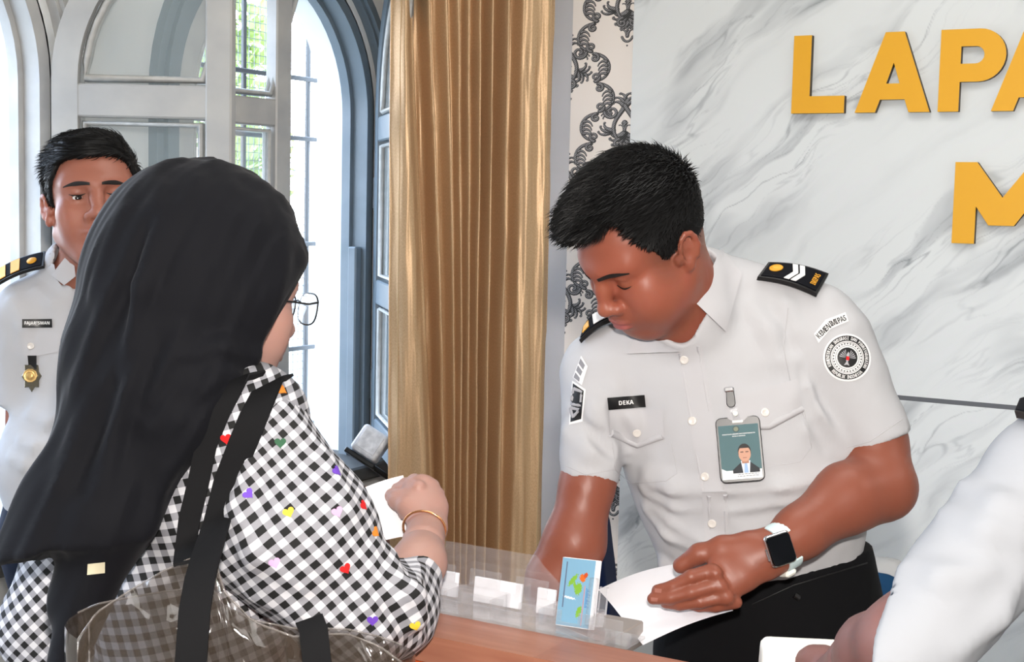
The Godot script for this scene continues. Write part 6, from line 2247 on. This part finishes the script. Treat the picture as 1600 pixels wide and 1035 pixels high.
# ------------------------------------------------------------------ nodes
func org(p: Node3D) -> Vector3:
	return p.get_meta("org") if p != self and p.has_meta("org") else Vector3.ZERO
func numbered(called: String, parent: Node) -> String:
	if not parent.has_node(called): return called
	var k := 1
	while parent.has_node("%s_%03d" % [called, k]): k += 1
	return "%s_%03d" % [called, k]
func hang(called: String, me: Mesh, m: Material, parent: Node3D = self) -> MeshInstance3D:
	var mi := MeshInstance3D.new()
	mi.name = numbered(called, parent)
	mi.mesh = me
	mi.material_override = m
	mi.set_meta("org", org(parent))
	parent.add_child(mi, true)
	return mi
func thing(called: String, label: String, category: String, at := Vector3.ZERO, group := "") -> Node3D:
	var o := Node3D.new()
	o.name = numbered(called, self)
	add_child(o, true)
	o.position = at
	o.set_meta("org", at)
	return tag(o, label, category, group)
func tag(o: Node3D, label: String, category := "", group := "") -> Node3D:
	o.set_meta("label", label)
	if category: o.set_meta("category", category)
	if group: o.set_meta("group", group)
	return o
func make(called: String, st: SurfaceTool, m: Material, parent: Node3D = self, kind := "") -> MeshInstance3D:
	st.generate_normals()
	var me := st.commit()
	var o := org(parent)
	if o != Vector3.ZERO:
		var a := me.surface_get_arrays(0)
		var v: PackedVector3Array = a[Mesh.ARRAY_VERTEX]
		for i in v.size(): v[i] -= o
		a[Mesh.ARRAY_VERTEX] = v
		me = ArrayMesh.new()
		me.add_surface_from_arrays(Mesh.PRIMITIVE_TRIANGLES, a)
	var mi := hang(called, me, m, parent)
	if kind: mi.set_meta("kind", kind)
	return mi
func struct(called: String, st: SurfaceTool, m: Material, label := "") -> MeshInstance3D:
	var mi := make(called, st, m, self, "structure")
	if label: mi.set_meta("label", label)
	return mi
func mb() -> SurfaceTool:
	var st := SurfaceTool.new()
	st.begin(Mesh.PRIMITIVE_TRIANGLES)
	st.set_smooth_group(-1)
	return st
func tri(st: SurfaceTool, a: Vector3, b: Vector3, c: Vector3, out: Vector3, ua := Vector2.ZERO, ub := Vector2.ZERO, uc := Vector2.ZERO) -> void:
	var n := (c - a).cross(b - a)
	if n.dot(out) < 0.0:
		var t := b; b = c; c = t
		var u := ub; ub = uc; uc = u
	st.set_uv(ua); st.add_vertex(a)
	st.set_uv(ub); st.add_vertex(b)
	st.set_uv(uc); st.add_vertex(c)
func quad(st: SurfaceTool, a: Vector3, b: Vector3, c: Vector3, d: Vector3, out: Vector3, uv := []) -> void:
	if uv.is_empty(): uv = [Vector2(0, 0), Vector2(1, 0), Vector2(1, 1), Vector2(0, 1)]
	tri(st, a, b, c, out, uv[0], uv[1], uv[2])
	tri(st, a, c, d, out, uv[0], uv[2], uv[3])
func bx(st: SurfaceTool, xf: Transform3D, size: Vector3, bev := 0.0) -> void:
	var h := size * 0.5
	bev = minf(bev, minf(h.x, minf(h.y, h.z)) * 0.9)
	st.set_smooth_group(-1)
	var pt := func(s: Vector3, ax: int) -> Vector3:
		var q := s * (h - Vector3.ONE * bev)
		q[ax] = s[ax] * h[ax]
		return xf * q
	for ax in 3:
		var u := (ax + 1) % 3
		var w := (ax + 2) % 3
		for sg in [-1.0, 1.0]:
			var c := []
			for k in [[-1, -1], [1, -1], [1, 1], [-1, 1]]:
				var s := Vector3.ZERO
				s[ax] = sg; s[u] = k[0]; s[w] = k[1]
				c.append(pt.call(s, ax))
			var o := Vector3.ZERO
			o[ax] = sg
			quad(st, c[0], c[1], c[2], c[3], xf.basis * o)
			if bev > 0.0:
				for sg2 in [-1.0, 1.0]:   # the edge between the faces across ax and across u
					var s0 := Vector3.ZERO
					s0[ax] = sg; s0[u] = sg2; s0[w] = -1
					var s1 := s0
					s1[w] = 1
					quad(st, pt.call(s0, ax), pt.call(s1, ax), pt.call(s1, u), pt.call(s0, u), xf.basis * (s0 + s1))
	if bev > 0.0:
		for i in 8:
			var s := Vector3(1 if i & 1 else -1, 1 if i & 2 else -1, 1 if i & 4 else -1)
			tri(st, pt.call(s, 0), pt.call(s, 1), pt.call(s, 2), xf.basis * s)
func tube(st: SurfaceTool, pts: Array, r: Variant, sides := 10, closed := false, flat := 1.0, up := Vector3.UP) -> void:
	var n := pts.size()
	var rings := []
	for i in n:
		var a: Vector3 = pts[(i - 1 + n) % n] if closed else pts[maxi(i - 1, 0)]
		var b: Vector3 = pts[(i + 1) % n] if closed else pts[mini(i + 1, n - 1)]
		var t := (b - a).normalized()
		var x := up.cross(t)
		if x.length() < 0.05: x = Vector3.RIGHT.cross(t)
		x = x.normalized()
		var y := t.cross(x)
		var rr: float = r[i] if r is Array else r
		var ring := PackedVector3Array()
		for k in sides:
			var g := TAU * k / sides
			ring.append(pts[i] + x * (cos(g) * rr) + y * (sin(g) * rr * flat))
		rings.append(ring)
	st.set_smooth_group(1)
	for i in (n if closed else n - 1):
		var p: PackedVector3Array = rings[i]
		var q: PackedVector3Array = rings[(i + 1) % n]
		var c: Vector3 = (pts[i] + pts[(i + 1) % n]) * 0.5
		for k in sides:
			var k2 := (k + 1) % sides
			quad(st, p[k], p[k2], q[k2], q[k], (p[k] + p[k2] + q[k] + q[k2]) * 0.25 - c)
	if not closed:
		st.set_smooth_group(-1)
		for e in [[0, 1], [n - 1, n - 2]]:
			var p: PackedVector3Array = rings[e[0]]
			for k in sides: tri(st, pts[e[0]], p[k], p[(k + 1) % sides], pts[e[0]] - pts[e[1]])
func band(st: SurfaceTool, pts: Array, across: Array, width: float, thick: float) -> void:   # a strap along pts
	var n := pts.size()
	var row := []
	for i in n:
		var t: Vector3 = (pts[mini(i + 1, n - 1)] - pts[maxi(i - 1, 0)]).normalized()
		var x: Vector3 = across[i]
		x = (x - t * x.dot(t)).normalized() * width * 0.5
		var o := t.cross(x).normalized() * thick * 0.5
		row.append([pts[i] - x - o, pts[i] + x - o, pts[i] + x + o, pts[i] - x + o])
	for i in n - 1:
		for k in 4:
			st.set_smooth_group(1 + k)
			var a: Vector3 = row[i][k]
			var b: Vector3 = row[i][(k + 1) % 4]
			var c: Vector3 = row[i + 1][(k + 1) % 4]
			var d: Vector3 = row[i + 1][k]
			quad(st, a, b, c, d, (a + b + c + d) * 0.25 - (pts[i] + pts[i + 1]) * 0.5, [Vector2(0, i), Vector2(1, i), Vector2(1, i + 1), Vector2(0, i + 1)])
	st.set_smooth_group(-1)
	for e in [0, n - 1]: quad(st, row[e][0], row[e][1], row[e][2], row[e][3], pts[e] - pts[1 if e == 0 else n - 2])
func lathe(st: SurfaceTool, xf: Transform3D, prof: Array, sides := 24) -> void:   # prof: Vector2(radius, height) from one end to the other
	st.set_smooth_group(1)
	for i in prof.size() - 1:
		var p: Vector2 = prof[i]
		var q: Vector2 = prof[i + 1]
		for k in sides:
			var a := TAU * k / sides
			var b := TAU * (k + 1) / sides
			var da := Vector3(cos(a), 0, sin(a))
			var db := Vector3(cos(b), 0, sin(b))
			var dm := (da + db) * 0.5
			var o := Vector3(q.y - p.y, 0, p.x - q.x)
			var n := xf.basis * (dm * o.x + Vector3.UP * o.z)
			var A := xf * (da * p.x + Vector3.UP * p.y)
			var Bb := xf * (db * p.x + Vector3.UP * p.y)
			var C := xf * (db * q.x + Vector3.UP * q.y)
			var D := xf * (da * q.x + Vector3.UP * q.y)
			if p.x > 1e-6: tri(st, A, Bb, C if q.x > 1e-6 else D, n)
			if q.x > 1e-6: tri(st, A, C, D, n)
	st.set_smooth_group(-1)
func extrude(st: SurfaceTool, poly: PackedVector2Array, xf: Transform3D, depth: float, inset := 0.0) -> void:   # a flat shape in x and y of xf, thick along z
	var idx := Geometry2D.triangulate_polygon(poly)
	st.set_smooth_group(-1)
	var face := poly
	if inset > 0.0:
		var o := Geometry2D.offset_polygon(poly, -inset, Geometry2D.JOIN_MITER)
		if o.size() == 1 and o[0].size() == poly.size():
			var best := 0
			for i in poly.size():
				if o[0][i].distance_to(poly[0]) < o[0][best].distance_to(poly[0]): best = i
			face = PackedVector2Array()
			var turn := Geometry2D.is_polygon_clockwise(o[0]) == Geometry2D.is_polygon_clockwise(poly)
			for i in poly.size(): face.append(o[0][posmod(best + (i if turn else -i), poly.size())])
	for z in [0.0, depth]:
		var f := face if z > 0.0 else poly
		for i in range(0, idx.size(), 3):
			var p := []
			for k in 3: p.append(xf * Vector3(f[idx[i + k]].x, f[idx[i + k]].y, z))
			tri(st, p[0], p[1], p[2], xf.basis.z * (1.0 if z > 0 else -1.0), poly[idx[i]], poly[idx[i + 1]], poly[idx[i + 2]])
	var sgn := -1.0 if Geometry2D.is_polygon_clockwise(poly) else 1.0
	for i in poly.size():
		var a := poly[i]
		var b := poly[(i + 1) % poly.size()]
		var o := xf.basis * Vector3((b - a).y * sgn, -(b - a).x * sgn, 0)
		var z1 := depth - inset if inset > 0.0 else depth
		quad(st, xf * Vector3(a.x, a.y, 0), xf * Vector3(b.x, b.y, 0), xf * Vector3(b.x, b.y, z1), xf * Vector3(a.x, a.y, z1), o)
		if inset > 0.0:
			var c := face[i]
			var e := face[(i + 1) % poly.size()]
			quad(st, xf * Vector3(a.x, a.y, z1), xf * Vector3(b.x, b.y, z1), xf * Vector3(e.x, e.y, depth), xf * Vector3(c.x, c.y, depth), o + xf.basis.z * o.length())
func ribbon(st: SurfaceTool, outer: Array, inner: Array, xf: Transform3D, t: float) -> void:   # a strip between two outlines, thick along z
	for i in outer.size() - 1:
		var a: Vector2 = outer[i]
		var b: Vector2 = outer[i + 1]
		var c: Vector2 = inner[i + 1]
		var d: Vector2 = inner[i]
		var mid := (a + b + c + d) * 0.25
		for z in [-t * 0.5, t * 0.5]:
			st.set_smooth_group(-1)
			quad(st, xf * Vector3(a.x, a.y, z), xf * Vector3(b.x, b.y, z), xf * Vector3(c.x, c.y, z), xf * Vector3(d.x, d.y, z), xf.basis.z * signf(z))
		st.set_smooth_group(2)
		for e in [[a, b], [d, c]]:
			var m: Vector2 = (e[0] + e[1]) * 0.5 - mid
			quad(st, xf * Vector3(e[0].x, e[0].y, -t * 0.5), xf * Vector3(e[1].x, e[1].y, -t * 0.5), xf * Vector3(e[1].x, e[1].y, t * 0.5), xf * Vector3(e[0].x, e[0].y, t * 0.5), xf.basis * Vector3(m.x, m.y, 0))
	st.set_smooth_group(-1)
	for i in [0, outer.size() - 1]:
		var a: Vector2 = outer[i]
		var d: Vector2 = inner[i]
		var o: Vector2 = outer[i] - outer[1 if i == 0 else i - 1]
		quad(st, xf * Vector3(a.x, a.y, -t * 0.5), xf * Vector3(d.x, d.y, -t * 0.5), xf * Vector3(d.x, d.y, t * 0.5), xf * Vector3(a.x, a.y, t * 0.5), xf.basis * Vector3(o.x, o.y, 0))
# a piece of cloth, print or metal laid on a surface: shape(s, t) gives its outline in the metres of xf's x and y; every corner comes to rest on the field
func lay(st: SurfaceTool, f: Field, xf: Transform3D, shape: Callable, nx: int, ny: int, t: float, lift := 0.0) -> void:
	var top := []
	var bot := []
	for j in ny + 1:
		for i in nx + 1:
			var q: Vector2 = shape.call(float(i) / nx, float(j) / ny)
			var p := f.land(xf * Vector3(q.x, q.y, 0), xf.basis.z)
			top.append(p + xf.basis.z * (t + lift)); bot.append(p + xf.basis.z * (lift - 0.0015))
	var w := nx + 1
	var uv := func(i: int) -> Vector2: return Vector2(float(i % w) / nx, float(i / w) / ny)
	st.set_smooth_group(1)
	for j in ny:
		for i in nx:
			var a := j * w + i
			quad(st, top[a], top[a + 1], top[a + w + 1], top[a + w], xf.basis.z, [uv.call(a), uv.call(a + 1), uv.call(a + w + 1), uv.call(a + w)])
	st.set_smooth_group(-1)
	var rim := []
	for i in nx: rim.append([i, i + 1])
	for j in ny: rim.append([j * w + nx, (j + 1) * w + nx])
	for i in nx: rim.append([ny * w + i, ny * w + i + 1])
	for j in ny: rim.append([j * w, (j + 1) * w])
	var mid: Vector3 = top[(ny / 2) * w + nx / 2]
	for e in rim:
		quad(st, bot[e[0]], bot[e[1]], top[e[1]], top[e[0]], top[e[0]] - mid, [uv.call(e[0]), uv.call(e[1]), uv.call(e[1]), uv.call(e[0])])
func rect(w: float, h: float) -> Callable:
	return func(s: float, t: float) -> Vector2: return Vector2((s - 0.5) * w, (0.5 - t) * h)
func disc(r: float, r0 := 0.0, a0 := 0.0, a1 := TAU) -> Callable:
	return func(s: float, t: float) -> Vector2: return Vector2.from_angle(lerpf(a0, a1, s)) * lerpf(r, r0, t)
func frame(at: Vector3, n: Vector3, up: Vector3) -> Transform3D:   # x to the right of one who looks at it, y up, z out
	n = n.normalized()
	var y := (up - n * up.dot(n)).normalized()
	return Transform3D(Basis(y.cross(n), y, n), at)
# lettering: flat glyphs of a TextMesh as triangles in the metres of a frame
var glyphs := {}
func glyph_tris(s: String, bold := true) -> PackedVector3Array:
	var key := s + str(bold)
	if not glyphs.has(key):
		var tm := TextMesh.new()
		tm.text = s
		tm.depth = 0.0
		tm.font_size = 64
		tm.pixel_size = 1.0 / 64
		tm.curve_step = 2.0
		var fo := SystemFont.new()
		fo.font_names = PackedStringArray(["Droid Sans"])
		fo.font_weight = 700 if bold else 400
		tm.font = fo
		var out := PackedVector3Array()
		var a := tm.get_mesh_arrays()
		if a.size() and a[Mesh.ARRAY_VERTEX] != null:
			var v: PackedVector3Array = a[Mesh.ARRAY_VERTEX]
			var ix: Variant = a[Mesh.ARRAY_INDEX]
			if ix != null and ix.size():
				for i in ix: out.append(v[i])
			else: out = v
		glyphs[key] = out
	return glyphs[key]
func write(st: SurfaceTool, s: String, xf: Transform3D, height: float, squeeze := 1.0, f: Field = null, lift := 0.0015, width := 0.0) -> void:
	var v := glyph_tris(s)
	var lo := Vector3.ONE * 1e9
	var hi := -lo
	for p in v:
		lo = lo.min(p); hi = hi.max(p)
	var k := height / maxf(hi.y - lo.y, 1e-6)
	var kx := k * squeeze if width <= 0.0 else width / maxf(hi.x - lo.x, 1e-6)
	for i in range(0, v.size() - 2, 3):
		var p := []
		for j in 3:
			var q := v[i + j] - (lo + hi) * 0.5
			var w := xf * Vector3(q.x * kx, q.y * k, 0)
			if f: w = f.land(w, xf.basis.z)
			p.append(w + xf.basis.z * lift)
		tri(st, p[0], p[1], p[2], xf.basis.z)

# ------------------------------------------------------------------ heads, hands
func head(f: Field, T: Transform3D, s: float, o := {}) -> void:   # T: x to the person's left, y up, z forward, from between the ears
	var L := func(x: float, y: float, z: float) -> Vector3: return T * (Vector3(x, y, z) * s)
	var E := func(x: float, y: float, z: float, rx: float, ry: float, rz: float, k: float, op := 0, turn := Basis.IDENTITY) -> void:
		f.add(Ell.new(Transform3D(T.basis * turn, L.call(x, y, z)), Vector3(rx, ry, rz) * s), k * s, op)
	E.call(0, 0.032, -0.014, 0.075, 0.084, 0.096, 0.0)
	E.call(0, 0.034, 0.028, 0.064, 0.062, 0.060, 0.03)            # forehead
	E.call(0, -0.045, 0.022, 0.056, 0.062, 0.062, 0.03)           # cheeks and jaw
	E.call(0, -0.092, 0.056, 0.026, 0.022, 0.024, 0.035)          # chin
	for x in [-1.0, 1.0]:
		f.cap(L.call(x * 0.058, -0.05, -0.002), L.call(x * 0.022, -0.098, 0.056), 0.015 * s, 0.014 * s, 0.035 * s)   # jaw line
		E.call(x * 0.043, -0.024, 0.054, 0.023, 0.02, 0.024, 0.03)  # cheekbone
		E.call(x * 0.036, -0.052, 0.056, 0.022, 0.024, 0.022, 0.025)
	for x in [-1.0, 1.0]:
		f.cap(L.call(x * 0.012, 0.021, 0.087), L.call(x * 0.044, 0.024, 0.068), 0.011 * s, 0.010 * s, 0.022 * s)  # brow
	for x in [-1.0, 1.0]:
		E.call(x * 0.031, 0.0, 0.094, 0.019, 0.011, 0.014, 0.016, 1)   # socket
	for x in [-1.0, 1.0]:
		E.call(x * 0.031, -0.001, 0.071, 0.0145, 0.0125, 0.0125, 0.006)   # lids
		E.call(x * 0.031, 0.0085, 0.078, 0.014, 0.0035, 0.006, 0.006)     # fold over the upper lid
	f.chain([L.call(0, 0.014, 0.086), L.call(0, -0.008, 0.096), L.call(0, -0.032, 0.105)], [0.0075 * s, 0.0085 * s, 0.0110 * s], 0.014 * s)
	E.call(0, -0.036, 0.1045, 0.0125, 0.010, 0.012, 0.008)
	for x in [-1.0, 1.0]:
		E.call(x * 0.0145, -0.039, 0.0955, 0.0095, 0.009, 0.011, 0.007)
		E.call(x * 0.0075, -0.0465, 0.0995, 0.0035, 0.004, 0.006, 0.004, 1)
	E.call(0, -0.062, 0.080, 0.028, 0.018, 0.018, 0.016)          # mouth
	E.call(0, -0.0645, 0.0945, 0.021, 0.0052, 0.0075, 0.006)
	E.call(0, -0.0745, 0.0935, 0.018, 0.0062, 0.0075, 0.006)
	f.chain([L.call(-0.025, -0.0705, 0.088), L.call(-0.010, -0.0692, 0.1035), L.call(0.010, -0.0692, 0.1035), L.call(0.025, -0.0705, 0.088)], [0.001 * s, 0.0013 * s, 0.0013 * s, 0.001 * s], 0.004 * s, 1)
	f.chain([L.call(0, -0.05, 0.104), L.call(0, -0.059, 0.1035)], [0.0015 * s, 0.0018 * s], 0.006 * s, 1)
	for x in [-1.0, 1.0]:
		if o.get("ears", true):
			var tn := Basis(Vector3.RIGHT, -0.16) * Basis(Vector3.UP, x * -0.5)
			E.call(x * 0.077, -0.004, -0.012, 0.0065, 0.025, 0.0165, 0.006, 0, tn)
			var rim := []
			var rr := []
			for i in 9:
				var a := lerpf(-2.5, 2.4, i / 8.0)
				var p := Vector3(x * (0.0845 + 0.004 * sin(a + 0.6)), 0.001 + 0.0235 * cos(a * 0.95), -0.014 - 0.0145 * sin(a + 0.15))
				rim.append(T * (p * s)); rr.append((0.0042 if i > 0 and i < 7 else 0.0055) * s)
			f.chain(rim, rr, 0.003 * s)
			E.call(x * 0.080, -0.0255, -0.007, 0.0062, 0.008, 0.0075, 0.006)
			E.call(x * 0.0865, -0.006, -0.007, 0.0072, 0.011, 0.0075, 0.004, 1, tn)
			E.call(x * 0.087, 0.009, -0.012, 0.005, 0.0075, 0.006, 0.004, 1, tn)
			E.call(x * 0.0755, -0.008, 0.006, 0.006, 0.008, 0.005, 0.005)
	if o.has("open"):
		for x in o.open:
			E.call(x * 0.0315, -0.0012, 0.084, 0.0118, 0.0032, 0.012, 0.0015, 1)
func eyeball(T: Transform3D, s: float, x: float, look: Vector3, white: Material, iris: Material, pupil: Material, parent: Node3D) -> void:
	var c := T * (Vector3(x * 0.031, -0.001, 0.0705) * s)
	var st := mb()
	var prof := []
	for i in 13: prof.append(Vector2(sin(PI * i / 12), -cos(PI * i / 12)) * 0.0112 * s)
	lathe(st, Transform3D(Basis.IDENTITY, c), prof, 20)
	var e := make("eye", st, white, parent)
	for g in [["iris", 0.56, 0.0113, iris], ["pupil", 0.24, 0.01136, pupil]]:
		st = mb()
		var fr := frame(c, T.basis * look, T.basis.y)
		var cap := []
		for k in 7: cap.append(Vector2(sin(g[1] * (1.0 - k / 6.0)), cos(g[1] * (1.0 - k / 6.0))) * g[2] * s)
		lathe(st, fr * Transform3D(Basis(Vector3.RIGHT, PI / 2), Vector3.ZERO), cap, 20)
		make(g[0], st, g[3], e)

# hair: strands laid over a finished cap of hair
func strands(j: Dictionary, mi: MeshInstance3D, opt: Dictionary) -> void:
	var rng := RandomNumberGenerator.new()
	rng.seed = opt.get("seed", 7)
	var v: PackedVector3Array = j.v
	var n: PackedVector3Array = j.n
	var o: Vector3 = org(mi)
	var pv := PackedVector3Array()
	var pn := PackedVector3Array()
	var every: float = opt.get("share", 0.25)
	for i in v.size():
		if rng.randf() > every: continue
		var p := v[i]
		var fl: Vector4 = opt.flow.call(p, n[i])    # direction and length
		if fl.w <= 0.0: continue
		var d := Vector3(fl.x, fl.y, fl.z) + Vector3(rng.randf_range(-1, 1), rng.randf_range(-1, 1), rng.randf_range(-1, 1)) * float(opt.get("stray", 0.25))
		d = (d - n[i] * minf(d.dot(n[i]), 0.0) + n[i] * rng.randf_range(0.02, opt.get("lift", 0.3))).normalized()
		var len := fl.w * rng.randf_range(0.6, 1.25)
		var side: Vector3 = d.cross(n[i]).normalized() * float(opt.get("thick", 0.0009))
		var upv: Vector3 = side.cross(d).normalized() * float(opt.get("thick", 0.0009)) * 0.6
		var a := p - n[i] * 0.001
		var b := p + d * len * 0.55 + n[i] * 0.0006
		var c := p + d * len - n[i] * len * float(opt.get("droop", 0.15))
		for q in [[side, upv - side * 0.5], [upv - side * 0.5, -upv - side * 0.5], [-upv - side * 0.5, side]]:
			var qa: Vector3 = q[0]
			var qb: Vector3 = q[1]
			var m := (qa + qb).normalized()
			for t: Array in [[a + qa, b + qa * 0.8, b + qb * 0.8], [a + qa, b + qb * 0.8, a + qb], [b + qa * 0.8, c, b + qb * 0.8]]:
				if ((t[2] as Vector3) - t[0]).cross(t[1] - t[0]).dot(m) < 0.0: t = [t[0], t[2], t[1]]
				for w in t:
					pv.append(w - o); pn.append((m + n[i] * 0.8).normalized())
	if pv.is_empty(): return
	var arr := []
	arr.resize(Mesh.ARRAY_MAX)
	arr[Mesh.ARRAY_VERTEX] = pv
	arr[Mesh.ARRAY_NORMAL] = pn
	var me := ArrayMesh.new()
	me.add_surface_from_arrays(Mesh.PRIMITIVE_TRIANGLES, arr)
	var s := hang("strands", me, opt.m, mi)
	s.set_meta("kind", "stuff")

# a hand: every finger a chain of its own; joints are given as points, thumb first
func fingers(f: Field, chains: Array, radii: Array, k := 0.004) -> void:
	for i in chains.size():
		var c: Array = chains[i]
		var r0: float = radii[i]
		var rs := []
		for j in c.size(): rs.append(r0 * lerpf(1.08, 0.80, float(j) / (c.size() - 1)))
		f.chain(c, rs, k)
func plain_hand(f: Field, H: Transform3D, side: float, curl: float, s := 1.0) -> void:   # H: at the wrist, -y towards the fingers, z out of the back of the hand, x to the thumb times side
	f.add(Flat.new(H * Vector3(0.004 * side, -0.012 * s, 0), H * Vector3(0.004 * side, -0.072 * s, 0), 0.027 * s, 0.036 * s, H.basis.z, 0.42), 0.012)
	var len := [0.066, 0.074, 0.069, 0.055]
	for i in 4:
		var x := (0.030 - 0.0195 * i) * side * s
		var p := Vector3(x, -0.084 * s + absf(i - 1) * 0.003, 0.0)
		var a := -curl * 0.5
		var pts := [H * p]
		for j in 3:
			var d := Vector3((0.10 - 0.075 * i) * side, -cos(a), sin(a))
			p += d.normalized() * len[i] * s * [0.45, 0.31, 0.24][j]
			pts.append(H * p)
			a -= curl
		fingers(f, [pts], [0.0086 * s], 0.003)
	f.chain([H * Vector3(0.020 * side * s, -0.022 * s, -0.006), H * Vector3(0.042 * side * s, -0.05 * s, -0.014), H * Vector3(0.050 * side * s, -0.08 * s, -0.022 - curl * 0.01), H * Vector3(0.046 * side * s, -0.103 * s, -0.03 - curl * 0.015)], [0.014 * s, 0.0125 * s, 0.0105 * s, 0.0085 * s], 0.008)
